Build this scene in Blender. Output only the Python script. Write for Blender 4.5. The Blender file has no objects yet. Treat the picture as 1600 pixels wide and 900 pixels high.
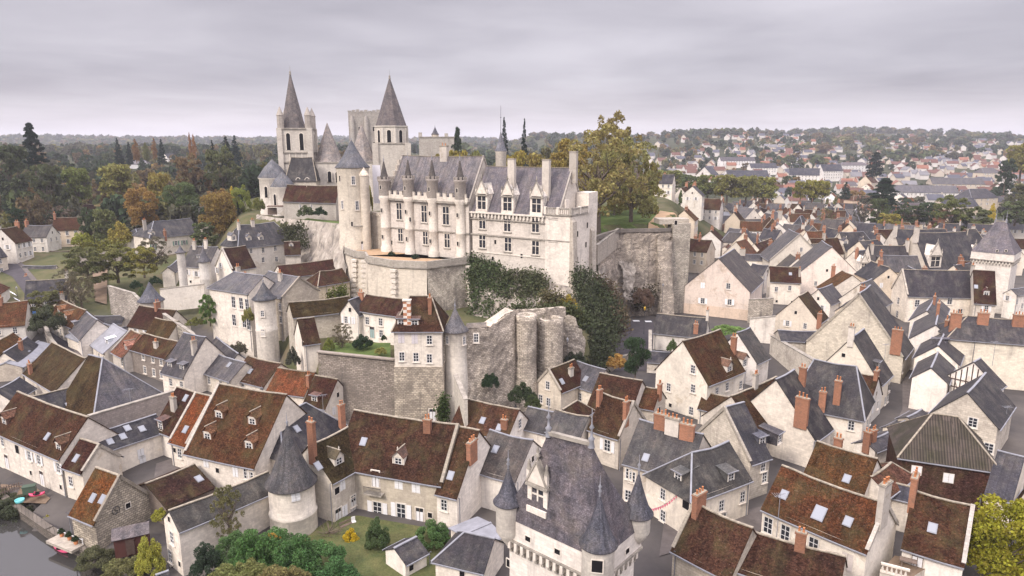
import bpy, math, random, re
import numpy as np
from mathutils import Vector, Matrix, noise
random.seed(7)
S = bpy.context.scene
COL = S.collection
rad = math.radians

# ---------------------------------------------------------------- camera, sky, sun, exposure
CAMZ, PITCH, F = 50.0, 11.9, 1067.0
cam = bpy.data.cameras.new('camera'); cam.sensor_width = 36; cam.lens = 36 * F / 1600
cam.clip_start = 1; cam.clip_end = 30000
camo = bpy.data.objects.new('camera', cam); COL.objects.link(camo)
camo.location = (0, 0, CAMZ); camo.rotation_euler = (rad(90 - PITCH), 0, 0)
S.camera = camo

SUN_AZ, SUN_EL = rad(222), rad(40)            # azimuth clockwise from +Y: behind the camera, a little to the left
sdir = Vector((math.sin(SUN_AZ) * math.cos(SUN_EL), math.cos(SUN_AZ) * math.cos(SUN_EL), math.sin(SUN_EL)))
sl = bpy.data.lights.new('sun', 'SUN'); sl.energy = 1.5; sl.angle = rad(14); sl.color = (1, 0.91, 0.83)
so = bpy.data.objects.new('sun', sl); COL.objects.link(so)
so.rotation_euler = (-sdir).to_track_quat('-Z', 'Y').to_euler()

W = bpy.data.worlds.new('World'); S.world = W; W.use_nodes = True
def world():
    nt = W.node_tree; N = nt.nodes; L = nt.links
    for n in list(N): N.remove(n)
    out = N.new('ShaderNodeOutputWorld')
    sky = N.new('ShaderNodeTexSky'); sky.sky_type = 'NISHITA'; sky.sun_disc = False
    sky.sun_elevation = SUN_EL; sky.sun_rotation = SUN_AZ
    b1 = N.new('ShaderNodeBackground'); b1.inputs['Strength'].default_value = 0.05
    L.new(sky.outputs[0], b1.inputs['Color'])
    tc = N.new('ShaderNodeTexCoord'); sep = N.new('ShaderNodeSeparateXYZ'); L.new(tc.outputs['Generated'], sep.inputs[0])
    def M(op, a, b=None, c=None, clamp=False):
        m = N.new('ShaderNodeMath'); m.operation = op; m.use_clamp = clamp
        for i, v in enumerate((a, b, c)):
            if v is None: continue
            if isinstance(v, (int, float)): m.inputs[i].default_value = v
            else: L.new(v, m.inputs[i])
        return m.outputs[0]
    z = M('MAXIMUM', sep.outputs[2], 0.0)
    zz = M('ADD', z, 0.07)
    px, py = M('DIVIDE', sep.outputs[0], zz), M('DIVIDE', sep.outputs[1], zz)
    cb = N.new('ShaderNodeCombineXYZ'); L.new(px, cb.inputs[0]); L.new(py, cb.inputs[1])
    def noi(scale, det, dist, rough=0.55):
        t = N.new('ShaderNodeTexNoise'); t.inputs['Scale'].default_value = scale; t.inputs['Detail'].default_value = det
        t.inputs['Distortion'].default_value = dist; t.inputs['Roughness'].default_value = rough
        L.new(cb.outputs[0], t.inputs['Vector']); return t.outputs[0]
    n1 = noi(0.26, 5, 0.25, 0.5); n2 = noi(0.9, 4, 0.4, 0.5)
    nn = M('ADD', M('MULTIPLY', n1, 0.75), M('MULTIPLY', n2, 0.25))
    r = N.new('ShaderNodeValToRGB'); L.new(nn, r.inputs[0])
    r.color_ramp.elements[0].position = 0.30; r.color_ramp.elements[0].color = (0.135, 0.128, 0.150, 1)
    r.color_ramp.elements[1].position = 0.70; r.color_ramp.elements[1].color = (0.37, 0.352, 0.382, 1)
    # a thin pale band just over the horizon
    hb = N.new('ShaderNodeMapRange'); hb.clamp = True; L.new(z, hb.inputs[0])
    for i, v in ((1, 0.0), (2, 0.10), (3, 1.0), (4, 0.0)): hb.inputs[i].default_value = v
    mx = N.new('ShaderNodeMixRGB'); L.new(M('MULTIPLY', M('POWER', hb.outputs[0], 1.4), 0.62), mx.inputs[0]); L.new(r.outputs[0], mx.inputs[1])
    mx.inputs[2].default_value = (0.43, 0.385, 0.40, 1)
    # overcast: the deck is brightest overhead
    hi = N.new('ShaderNodeMapRange'); hi.clamp = True; L.new(z, hi.inputs[0])
    for i, v in ((1, 0.24), (2, 0.75), (3, 1.0), (4, 6.2)): hi.inputs[i].default_value = v
    b2 = N.new('ShaderNodeBackground'); L.new(mx.outputs[0], b2.inputs['Color']); L.new(hi.outputs[0], b2.inputs['Strength'])
    ms = N.new('ShaderNodeMixShader'); ms.inputs[0].default_value = 0.94
    L.new(b1.outputs[0], ms.inputs[1]); L.new(b2.outputs[0], ms.inputs[2]); L.new(ms.outputs[0], out.inputs['Surface'])
world()
S.view_settings.view_transform = 'Standard'; S.view_settings.look = 'None'
S.view_settings.exposure = 1.2; S.view_settings.gamma = 1
S.view_settings.use_curve_mapping = False
S.cycles.max_bounces = 5; S.cycles.diffuse_bounces = 2; S.cycles.volume_bounces = 1
S.cycles.transparent_max_bounces = 6
HAZE = 0.00013

# ---------------------------------------------------------------- from a photo pixel (1600 x 900) to a point in the place
cp, sp = math.cos(rad(PITCH)), math.sin(rad(PITCH))
CAM = Vector((0, 0, CAMZ))
def ray(u, v):
    a, b = (u - 800) / F, (450 - v) / F
    return Vector((a, cp + b * sp, -sp + b * cp))
def Pz(u, v, z):
    d = ray(u, v); return CAM + d * ((z - CAMZ) / d.z)
def Py(u, v, y):
    d = ray(u, v); return CAM + d * (y / d.y)
def Pp(u, v, p, n):
    d = ray(u, v); k = d.dot(n)
    return CAM + d * ((p - CAM).dot(n) / k)
def scr(p):
    d = p - CAM; dep = d.y * cp - d.z * sp
    return 800 + F * d.x / dep, 450 - F * (d.y * sp + d.z * cp) / dep

# ---------------------------------------------------------------- mesh builder
class MB:
    def __init__(s): s.v, s.f, s.m, s.s, s.mats = [], [], [], [], []
    def mi(s, mat):
        if mat not in s.mats: s.mats.append(mat)
        return s.mats.index(mat)
    def face(s, pts, mat, smooth=False):
        b = len(s.v); s.v += [Vector(p) for p in pts]
        s.f.append(list(range(b, b + len(pts)))); s.m.append(s.mi(mat)); s.s.append(smooth)
    def prism(s, low, high, mat, top=None, bottom=True, smooth=False):
        n = len(low)
        for i in range(n):
            j = (i + 1) % n; s.face([low[i], low[j], high[j], high[i]], mat, smooth)
        s.face(high, top or mat)
        if bottom: s.face(low[::-1], mat)
    def box(s, c, size, rz=0, mat=None, top=None, ax=None):
        c = Vector(c); x, y, z = [k / 2 for k in size]
        X, Y = Vector((math.cos(rz), math.sin(rz), 0)), Vector((-math.sin(rz), math.cos(rz), 0))
        q = [c + X * a + Y * b for a, b in ((-x, -y), (x, -y), (x, y), (-x, y))]
        Z = Vector((0, 0, z)); s.prism([p - Z for p in q], [p + Z for p in q], mat, top)
    def slab(s, pts, t, mat, mat2=None):
        pts = [Vector(p) for p in pts]
        n = (pts[1] - pts[0]).cross(pts[2] - pts[0]).normalized()
        if n.z < 0: pts = pts[::-1]; n = -n
        lo = [p - n * t for p in pts]; s.face(pts, mat); s.face(lo[::-1], mat2 or mat)
        for i in range(len(pts)):
            j = (i + 1) % len(pts); s.face([lo[i], lo[j], pts[j], pts[i]], mat2 or mat)
    def bar(s, a, b, w, h, mat):                     # square bar from a to b
        a, b = Vector(a), Vector(b); d = (b - a).normalized()
        X = d.cross(Vector((0, 0, 1)));  X = X.normalized() if X.length > 1e-3 else Vector((1, 0, 0))
        Y = X.cross(d)
        q = [X * i * w / 2 + Y * j * h / 2 for i, j in ((-1, -1), (1, -1), (1, 1), (-1, 1))]
        s.prism([a + k for k in q], [b + k for k in q], mat)
    def lathe(s, c, prof, seg, mat, a0=0, a1=2 * math.pi, smooth=True):
        c = Vector(c); full = abs(a1 - a0 - 2 * math.pi) < 1e-6
        k = seg if full else seg + 1; b = len(s.v)
        mi = s.mi(mat) if not isinstance(mat, (list, tuple)) else None
        for r, z in prof:
            for i in range(k):
                a = a0 + (a1 - a0) * i / seg
                s.v.append(c + Vector((r * math.cos(a), r * math.sin(a), z)))
        for j in range(len(prof) - 1):
            m = mi if mi is not None else s.mi(mat[min(j, len(mat) - 1)])
            for i in range(seg):
                i2 = (i + 1) % k
                s.f.append([b + j * k + i, b + j * k + i2, b + (j + 1) * k + i2, b + (j + 1) * k + i]); s.m.append(m); s.s.append(smooth)
    def tube(s, pts, rads, seg, mat):
        b = len(s.v); n = len(pts)
        for i, p in enumerate(pts):
            p = Vector(p); d = (Vector(pts[min(i + 1, n - 1)]) - Vector(pts[max(i - 1, 0)])).normalized()
            X = d.cross(Vector((0.3, 0.9, 0.1))).normalized(); Y = d.cross(X)
            for k in range(seg):
                a = 2 * math.pi * k / seg; s.v.append(p + (X * math.cos(a) + Y * math.sin(a)) * rads[i])
        mi = s.mi(mat)
        for i in range(n - 1):
            for k in range(seg):
                k2 = (k + 1) % seg
                s.f.append([b + i * seg + k, b + i * seg + k2, b + (i + 1) * seg + k2, b + (i + 1) * seg + k]); s.m.append(mi); s.s.append(True)
    def mesh(s, name, org=None):
        org = Vector(org) if org is not None else Vector((0, 0, 0))
        me = bpy.data.meshes.new(name)
        me.from_pydata([tuple(p - org) for p in s.v], [], s.f)
        for m in s.mats: me.materials.append(m)
        me.polygons.foreach_set('material_index', s.m); me.polygons.foreach_set('use_smooth', s.s)
        uv = me.uv_layers.new(name='uv'); dat = []
        for f in s.f:
            p = [s.v[i] for i in f]
            n = Vector((0, 0, 0))
            for i in range(len(p)):
                a, b2 = p[i], p[(i + 1) % len(p)]; n += a.cross(b2)
            if n.length < 1e-9: n = Vector((0, 0, 1))
            n.normalize()
            U = Vector((-n.y, n.x, 0)); U = U.normalized() if U.length > 1e-3 else Vector((1, 0, 0))
            V = n.cross(U)
            for q in p: dat += [q.dot(U), q.dot(V)]
        uv.data.foreach_set('uv', dat); me.update()
        return me
    def obj(s, name, parent=None, color=None, loc=None):
        """link as one mesh object; verts are world points, re-based on the parent's or the own base"""
        if parent is not None: org = parent['_o'] if '_o' in parent else (0, 0, 0)
        else: org = loc if loc is not None else (0, 0, 0)
        o = bpy.data.objects.new(name, s.mesh(name, org)); COL.objects.link(o)
        if parent is not None: o.parent = parent
        else: o.location = org
        o['_o'] = tuple(org)
        if color: o.color = (*color[:3], 1)
        return o

def tag(o, label=None, cat=None, group=None, kind=None):
    if label: o['label'] = label
    if cat: o['category'] = cat
    if group: o['group'] = group
    if kind: o['kind'] = kind
    return o
def thing(name, loc, label, cat, group=None):
    o = bpy.data.objects.new(name, None); COL.objects.link(o); o.location = loc; o.empty_display_size = 0.5
    o['_o'] = tuple(loc); return tag(o, label, cat, group)
def inst(name, mesh, parent, wloc, rz=0, color=None, scale=None):
    """an object of shared mesh data set at a world point under its thing"""
    o = bpy.data.objects.new(name, mesh); COL.objects.link(o)
    base = Vector(parent['_o']) if parent is not None and '_o' in parent else Vector((0, 0, 0))
    o.location = Vector(wloc) - base; o.rotation_euler = (0, 0, rz)
    if parent is not None: o.parent = parent
    if color: o.color = (*color[:3], 1)
    if scale: o.scale = scale
    return o

# ---------------------------------------------------------------- materials
class G:
    def __init__(s, name):
        s.m = bpy.data.materials.new(name); s.m.use_nodes = True; s.t = s.m.node_tree
        for n in list(s.t.nodes): s.t.nodes.remove(n)
        s.out = s.n('ShaderNodeOutputMaterial'); s.b = s.n('ShaderNodeBsdfPrincipled'); s.l(s.b.outputs[0], s.out.inputs[0])
        s.b.inputs['Specular IOR Level'].default_value = 0.25
    def n(s, t): return s.t.nodes.new(t)
    def l(s, a, b): s.t.links.new(a, b)
    def put(s, sock, v):
        if isinstance(v, (int, float)): sock.default_value = v
        elif isinstance(v, (tuple, list)): sock.default_value = (*v, 1) if len(v) == 3 and sock.type == 'RGBA' else v
        else: s.l(v, sock)
    def uv(s): return s.n('ShaderNodeUVMap').outputs[0]
    def pos(s): return s.n('ShaderNodeNewGeometry').outputs['Position']
    def ocol(s): return s.n('ShaderNodeObjectInfo').outputs['Color']
    def mp(s, vec, scale=(1, 1, 1), loc=(0, 0, 0)):
        m = s.n('ShaderNodeMapping'); s.l(vec, m.inputs[0]); m.inputs['Scale'].default_value = scale; m.inputs['Location'].default_value = loc
        return m.outputs[0]
    def noise(s, vec, scale, det=4, rough=0.6, dist=0):
        t = s.n('ShaderNodeTexNoise'); s.l(vec, t.inputs['Vector'])
        for k, v in (('Scale', scale), ('Detail', det), ('Roughness', rough), ('Distortion', dist)): t.inputs[k].default_value = v
        return t.outputs[0]
    def vor(s, vec, scale, out='Distance', feat='F1'):
        t = s.n('ShaderNodeTexVoronoi'); s.l(vec, t.inputs['Vector']); t.inputs['Scale'].default_value = scale; t.feature = feat
        return t.outputs[out]
    def brick(s, vec, w, h, mort, c1, c2, cm, off=0.5):
        t = s.n('ShaderNodeTexBrick'); s.l(vec, t.inputs['Vector']); t.offset = off
        for k, v in (('Scale', 1), ('Brick Width', w), ('Row Height', h), ('Mortar Size', mort), ('Mortar Smooth', 0.3), ('Bias', 0)): t.inputs[k].default_value = v
        for k, v in (('Color1', c1), ('Color2', c2), ('Mortar', cm)): t.inputs[k].default_value = (v, v, v, 1) if isinstance(v, (int, float)) else (*v, 1)
        return t.outputs['Color']
    def ramp(s, f, *st):
        r = s.n('ShaderNodeValToRGB'); s.l(f, r.inputs[0]); e = r.color_ramp.elements
        while len(e) < len(st): e.new(0.5)
        for i, (p, c) in enumerate(st):
            e[i].position = p; e[i].color = (c, c, c, 1) if isinstance(c, (int, float)) else (*c, 1)
        return r.outputs[0]
    def mix(s, f, a, b, mode='MIX'):
        m = s.n('ShaderNodeMixRGB'); m.blend_type = mode
        for i, v in enumerate((f, a, b)):
            if i and isinstance(v, (int, float)): v = (v, v, v)
            s.put(m.inputs[i], v)
        return m.outputs[0]
    def bump(s, h, st=0.4, d=0.05):
        b = s.n('ShaderNodeBump'); b.inputs['Strength'].default_value = st; b.inputs['Distance'].default_value = d; s.l(h, b.inputs['Height'])
        s.l(b.outputs[0], s.b.inputs['Normal'])
    def done(s, col, rough=0.9, spec=None):
        s.put(s.b.inputs['Base Color'], col); s.put(s.b.inputs['Roughness'], rough)
        if spec is not None: s.b.inputs['Specular IOR Level'].default_value = spec
        return s.m
MULT = 'MULTIPLY'
def m_wall(name, w, h, mort, block, stain, bumpst=0.3):
    g = G(name); uv = g.uv(); p = g.pos()
    br = g.brick(uv, w, h, mort, 1.0, 1.0 - block, 1.0 - block * 1.6)
    c = g.mix(1, g.ocol(), br, MULT)
    n1 = g.noise(p, 0.22, 6, 0.7, 0.5)
    c = g.mix(g.ramp(n1, (0.48, 0.0), (0.72, stain)), c, (0.24, 0.205, 0.175))
    if mort == 0:
        ex = g.brick(uv, 0.66, 0.33, 0.02, 0.92, 0.66, 0.5); pm = g.ramp(g.noise(p, 0.31, 5, 0.7, 1.0), (0.58, 0), (0.62, 0.55))
        c = g.mix(pm, c, g.mix(1, c, g.mix(1, (0.93, 0.85, 0.74), ex, MULT), MULT))
    st = g.noise(g.mp(p, (0.9, 0.9, 0.09)), 1.0, 4, 0.65)
    c = g.mix(g.ramp(st, (0.55, 0.0), (0.78, stain * 0.9)), c, (0.17, 0.15, 0.14))
    n2 = g.noise(p, 2.4, 5, 0.7)
    c = g.mix(1, c, g.ramp(n2, (0.25, 0.80), (0.7, 1.08)), MULT)
    g.bump(g.mix(0.5, br, n2), bumpst, 0.06)
    return g.done(c, 0.92, 0.15)
LIME = m_wall('limestone_blocks', 0.72, 0.34, 0.014, 0.15, 0.54)
PLAST = m_wall('lime_render', 9.0, 7.0, 0.0, 0.02, 0.46, 0.12)
OLDST = m_wall('weathered_stone', 0.6, 0.32, 0.02, 0.24, 0.8, 0.55)
def m_rubble():
    g = G('rubble_masonry'); p = g.pos(); sp_ = g.n('ShaderNodeSeparateXYZ'); g.l(p, sp_.inputs[0])
    m1 = g.n('ShaderNodeMath'); m1.operation = 'MULTIPLY_ADD'; g.l(sp_.outputs[1], m1.inputs[0]); m1.inputs[1].default_value = 0.7; g.l(sp_.outputs[0], m1.inputs[2])
    cb = g.n('ShaderNodeCombineXYZ'); g.l(m1.outputs[0], cb.inputs[0]); g.l(sp_.outputs[2], cb.inputs[1])
    nz = g.n('ShaderNodeTexNoise'); g.l(p, nz.inputs['Vector']); nz.inputs['Scale'].default_value = 0.8; nz.inputs['Detail'].default_value = 3
    va = g.n('ShaderNodeVectorMath'); va.operation = 'MULTIPLY_ADD'; g.l(nz.outputs['Color'], va.inputs[0]); va.inputs[1].default_value = (.5, .35, 0); g.l(cb.outputs[0], va.inputs[2])
    br = g.brick(va.outputs[0], 0.54, 0.30, 0.035, 1.14, 0.62, 0.34)
    c = g.mix(1, g.ocol(), br, MULT)
    c = g.mix(g.ramp(g.noise(p, 0.16, 6, 0.72, 0.6), (0.44, 0), (0.62, 0.72)), c, (0.13, 0.11, 0.092))
    c = g.mix(g.ramp(g.noise(g.mp(p, (0.8, 0.8, 0.12)), 1.0, 5, 0.7), (0.55, 0), (0.72, 0.7)), c, (0.07, 0.063, 0.058))
    c = g.mix(g.ramp(g.noise(p, 0.45, 5, 0.75), (0.6, 0), (0.72, 0.6)), c, (0.085, 0.09, 0.04))
    g.bump(br, 0.6, 0.12); return g.done(c, 0.95, 0.1)
RUBBLE = m_rubble()
def m_cliff():
    g = G('tufa_rock'); p = g.pos()
    n = g.noise(g.mp(p, (1, 1, 0.6)), 0.35, 8, 0.7, 0.8)
    c = g.ramp(n, (0.3, (0.10, 0.09, 0.08)), (0.5, (0.31, 0.27, 0.225)), (0.68, (0.46, 0.41, 0.345)))
    c = g.mix(g.ramp(g.noise(g.mp(p, (0.6, 0.6, 0.06)), 1, 5), (0.5, 0), (0.7, 0.75)), c, (0.075, 0.07, 0.066))
    c = g.mix(g.ramp(g.noise(p, 0.5, 5), (0.62, 0), (0.75, 0.7)), c, (0.10, 0.115, 0.05))
    g.bump(n, 0.8, 0.8); return g.done(c, 0.95, 0.1)
CLIFF = m_cliff()
def m_roof(name, w, h, var, moss, moss_c, speck, rough, streak):
    g = G(name); uv = g.uv(); p = g.pos()
    br = g.brick(uv, w, h, 0.012, 1 + var, 1 - var, 0.55)
    c = g.mix(1, g.ocol(), br, MULT)
    pv = g.vor(g.mp(uv, (1 / w, 1 / h, 1)), 0.9, 'Color'); sep = g.n('ShaderNodeSeparateColor'); g.l(pv, sep.inputs[0])
    c = g.mix(1, c, g.ramp(sep.outputs[0], (0, 1 - var * 1.3), (1, 1 + var * 1.3)), MULT)
    n = g.noise(p, 0.33, 7, 0.72, 0.4)
    c = g.mix(g.ramp(n, (0.46, 0.0), (0.70, moss)), c, moss_c)
    st = g.noise(g.mp(uv, (1.3, 0.10, 1)), 1.0, 5, 0.7)
    c = g.mix(1, c, g.ramp(st, (0.3, 1 - streak), (0.7, 1 + streak)), MULT)
    c = g.mix(1, c, g.ramp(g.noise(p, 0.55, 3, 0.6, 0.8), (0.36, (0.74, 0.77, 0.8)), (0.5, (1, 1, 1)), (0.66, (1.22, 1.16, 1.1))), MULT)
    s2 = g.noise(p, 3.3, 4, 0.8)
    c = g.mix(g.ramp(s2, (0.63, 0.0), (0.74, speck)), c, (0.27, 0.225, 0.19))
    s3 = g.noise(p, 7.5, 2, 0.6); c = g.mix(1, c, g.ramp(s3, (0.3, 0.72), (0.55, 1.0), (0.72, 1.5)), MULT)
    g.bump(g.mix(0.6, br, s2), 0.5, 0.05); return g.done(c, rough, 0.16 if rough < .8 else 0.04)
SLATE = m_roof('slate', 0.24, 0.15, 0.16, 0.5, (0.12, 0.108, 0.088), 0.32, 0.62, 0.42)
TILE = m_roof('clay_tiles', 0.19, 0.14, 0.32, 0.75, (0.058, 0.048, 0.022), 0.5, 0.9, 0.3)
STSLAB = m_roof('stone_spire', 0.6, 0.30, 0.10, 0.5, (0.11, 0.10, 0.09), 0.2, 0.9, 0.2)
def m_corr():
    g = G('corrugated_sheets'); uv = g.uv(); p = g.pos()
    w = g.n('ShaderNodeTexWave'); g.l(uv, w.inputs[0]); w.inputs['Scale'].default_value = 0.95; w.wave_profile = 'SIN'; w.bands_direction = 'X'
    sheets = g.brick(uv, 0.95, 2.3, 0.02, 1.15, 0.7, 0.4, 0.0)
    c = g.mix(1, (0.075, 0.058, 0.047), sheets, MULT)
    c = g.mix(g.ramp(g.noise(p, 0.5, 6, 0.7), (0.4, 0), (0.65, 0.85)), c, (0.030, 0.029, 0.013))
    c = g.mix(1, c, g.ramp(w.outputs[1], (0, 0.45), (0.8, 1.1)), MULT)
    g.bump(w.outputs[1], 0.8, 0.08); return g.done(c, 0.9)
CORR = m_corr()
def m_simple(name, col, rough=0.8, var=0.25, sc=3.0, spec=0.25, ob=False, metal=0):
    g = G(name); p = g.pos(); n = g.noise(p, sc, 5, 0.65)
    c = g.mix(1, g.ocol() if ob else col, g.ramp(n, (0.25, 1 - var), (0.75, 1 + var)), MULT)
    g.b.inputs['Metallic'].default_value = metal; g.bump(n, 0.15, 0.03)
    return g.done(c, rough, spec)
ZINC = m_simple('zinc_sheet', (0.20, 0.20, 0.215), 0.6, 0.25, 0.9, 0.3)
PAINT = m_simple('painted_wood', None, 0.6, 0.08, 4, 0.3, True)
STONEW = m_simple('cut_stone_trim', (0.56, 0.505, 0.43), 0.9, 0.25, 1.5, 0.15)
DARKST = m_simple('lichen_stone_trim', (0.25, 0.225, 0.19), 0.95, 0.5, 0.9, 0.1)
MORTAR = m_simple('ridge_mortar', (0.25, 0.215, 0.165), 0.95, 0.5, 2.2, 0.1)
WHITEW = m_simple('white_joinery', (0.55, 0.54, 0.52), 0.5, 0.05, 3, 0.3)
DARKW = m_simple('dark_timber', (0.07, 0.045, 0.035), 0.8, 0.3, 3)
OAK = m_simple('grey_timber', (0.15, 0.11, 0.085), 0.85, 0.3, 3)
IRON = m_simple('black_iron', (0.03, 0.03, 0.033), 0.55, 0.2, 5, 0.4)
POT = m_simple('terracotta', (0.42, 0.17, 0.075), 0.85, 0.3, 5, 0.2)
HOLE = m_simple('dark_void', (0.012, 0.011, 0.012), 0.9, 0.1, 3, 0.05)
ASPH = m_simple('asphalt', (0.06, 0.054, 0.058), 0.95, 0.25, 0.8, 0.1)
PAVE = m_simple('stone_paving', (0.105, 0.09, 0.082), 0.95, 0.3, 0.7, 0.1)
GRAVEL = m_simple('ochre_gravel', (0.36, 0.245, 0.15), 0.98, 0.14, 0.6, 0.05)
ROADW = m_simple('road_paint', (0.62, 0.62, 0.62), 0.8, 0.15, 3, 0.1)
EARTH = m_simple('bare_earth', (0.16, 0.115, 0.08), 0.98, 0.35, 0.5, 0.05)
BARK = m_simple('bark', (0.12, 0.095, 0.075), 0.95, 0.4, 2.0, 0.05)
TWIG = m_simple('bare_twigs', (0.15, 0.115, 0.09), 0.95, 0.3, 2.0, 0.05)
PLAS = m_simple('coloured_plastic', None, 0.35, 0.05, 3, 0.45, True)
def m_glass():
    g = G('window_glass'); g.b.inputs['Specular IOR Level'].default_value = 0.6
    return g.done((0.022, 0.024, 0.03), 0.08)
GLASS = m_glass()
def m_skyl():
    g = G('skylight_glass'); g.b.inputs['Specular IOR Level'].default_value = 0.8; return g.done((0.20, 0.21, 0.23), 0.12)  # pale base colour stands in for the bright sky mirrored in the panes
SKYL = m_skyl()
def m_brick():
    g = G('chimney_brick'); uv = g.uv(); p = g.pos()
    br = g.brick(uv, 0.24, 0.075, 0.012, 1.15, 0.75, 0.9)
    c = g.mix(1, g.ocol(), br, MULT)
    c = g.mix(g.ramp(g.noise(p, 1.1, 5, 0.7), (0.5, 0), (0.75, 0.6)), c, (0.10, 0.075, 0.06))
    g.bump(br, 0.3, 0.02); return g.done(c, 0.92, 0.1)
BRICK = m_brick()
def m_leaf(name, trans=0.25, var=0.45):
    g = G(name); ge = g.n('ShaderNodeNewGeometry'); r = ge.outputs['Random Per Island']
    c = g.mix(1, g.ocol(), g.ramp(r, (0, 1 - var), (1, 1 + var)), MULT)
    n = g.noise(ge.outputs['Position'], 0.35, 3)
    c = g.mix(g.ramp(n, (0.4, 0), (0.7, 0.45)), c, g.mix(1, c, (0.62, 0.80, 0.7), MULT))
    hs = g.n('ShaderNodeHueSaturation'); g.l(c, hs.inputs['Color'])
    mr = g.n('ShaderNodeMapRange'); g.l(r, mr.inputs[0]); mr.inputs[3].default_value = 0.485; mr.inputs[4].default_value = 0.515; g.l(mr.outputs[0], hs.inputs['Hue'])
    g.done(hs.outputs[0], 0.75, 0.12)
    tr = g.n('ShaderNodeBsdfTranslucent'); g.l(hs.outputs[0], tr.inputs[0])
    mx = g.n('ShaderNodeMixShader'); mx.inputs[0].default_value = trans; g.l(g.b.outputs[0], mx.inputs[1]); g.l(tr.outputs[0], mx.inputs[2]); g.l(mx.outputs[0], g.out.inputs[0])
    return g.m
LEAF = m_leaf('leaves', 0.38, 0.42)
def m_ground():
    g = G('open_ground'); p = g.pos(); sep = g.n('ShaderNodeSeparateXYZ'); g.l(p, sep.inputs[0])
    town = g.ramp(g.noise(p, 0.12, 5), (0.35, (0.055, 0.05, 0.048)), (0.7, (0.10, 0.088, 0.078)))
    wild = g.ramp(g.noise(p, 0.02, 6, 0.7), (0.35, (0.03, 0.034, 0.02)), (0.58, (0.05, 0.052, 0.028)), (0.76, (0.10, 0.09, 0.05)))
    mr = g.n('ShaderNodeMapRange'); g.l(sep.outputs[1], mr.inputs[0])
    for i, v in ((1, 230), (2, 420), (3, 0), (4, 1)): mr.inputs[i].default_value = v
    m2 = g.n('ShaderNodeMapRange'); g.l(sep.outputs[2], m2.inputs[0])
    for i, v in ((1, 4.6), (2, 7), (3, 0), (4, 1)): m2.inputs[i].default_value = v
    gard = g.ramp(g.noise(p, 0.09, 6, 0.7), (0.35, (0.05, 0.058, 0.026)), (0.5, (0.085, 0.082, 0.04)), (0.66, (0.13, 0.105, 0.065)))
    c = g.mix(m2.outputs[0], town, gard); c = g.mix(mr.outputs[0], c, wild)
    g.bump(g.noise(p, 0.8, 4), 0.3, 0.2); return g.done(c, 0.98, 0.05)
GROUND = m_ground()
def m_grass(name, a, b):
    g = G(name); p = g.pos(); n = g.noise(p, 0.5, 6, 0.75)
    c = g.ramp(n, (0.3, a), (0.7, b)); c = g.mix(1, c, g.ramp(g.noise(p, 5, 3), (0.3, 0.75), (0.7, 1.2)), MULT)
    g.bump(g.noise(p, 6, 4), 0.6, 0.1); return g.done(c, 0.95, 0.08)
LAWN = m_grass('lawn_grass', (0.045, 0.075, 0.022), (0.10, 0.125, 0.035))
ROUGHG = m_grass('rough_grass', (0.05, 0.068, 0.025), (0.115, 0.108, 0.045))
def m_water():
    g = G('river_water'); p = g.pos(); g.bump(g.noise(g.mp(p, (1, 2, 1)), 0.7, 3), 0.03, 0.1); return g.done((0.035, 0.033, 0.03), 0.04, 0.55)
WATER = m_water()
# ---------------------------------------------------------------- terrain
def smooth(t): t = max(0.0, min(1.0, t)); return t * t * (3 - 2 * t)
def sdist(poly, x, y):                               # signed distance, negative inside
    d = 1e9; ins = False; n = len(poly)
    for i in range(n):
        x1, y1 = poly[i]; x2, y2 = poly[(i + 1) % n]
        ex, ey = x2 - x1, y2 - y1; t = max(0, min(1, ((x - x1) * ex + (y - y1) * ey) / (ex * ex + ey * ey)))
        d = min(d, math.hypot(x - x1 - ex * t, y - y1 - ey * t))
        if (y1 > y) != (y2 > y) and x < (x2 - x1) * (y - y1) / (y2 - y1) + x1: ins = not ins
    return -d if ins else d
PLATEAU = [(-86, 226), (-66, 208), (-49, 192), (-34, 197), (11, 161), (15, 171), (24.5, 196), (44, 202), (57, 236), (66, 300), (40, 420), (-40, 440), (-110, 380), (-108, 265)]
BENCH = [(-60, 153), (-46, 143), (-41, 128), (-34, 118.5), (-21, 113), (-8, 114), (3, 120.5), (12, 127), (19, 142), (17, 154), (-36, 192), (-50, 188), (-84, 222), (-78, 175)]
RIVER = [(-400, 332), (-104, 113.6), (-71.1, 88.1), (-60.1, 80.6), (-52.3, 75.8), (-42.6, 71.3), (-30, 62), (20, 30), (-400, 30)]
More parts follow.
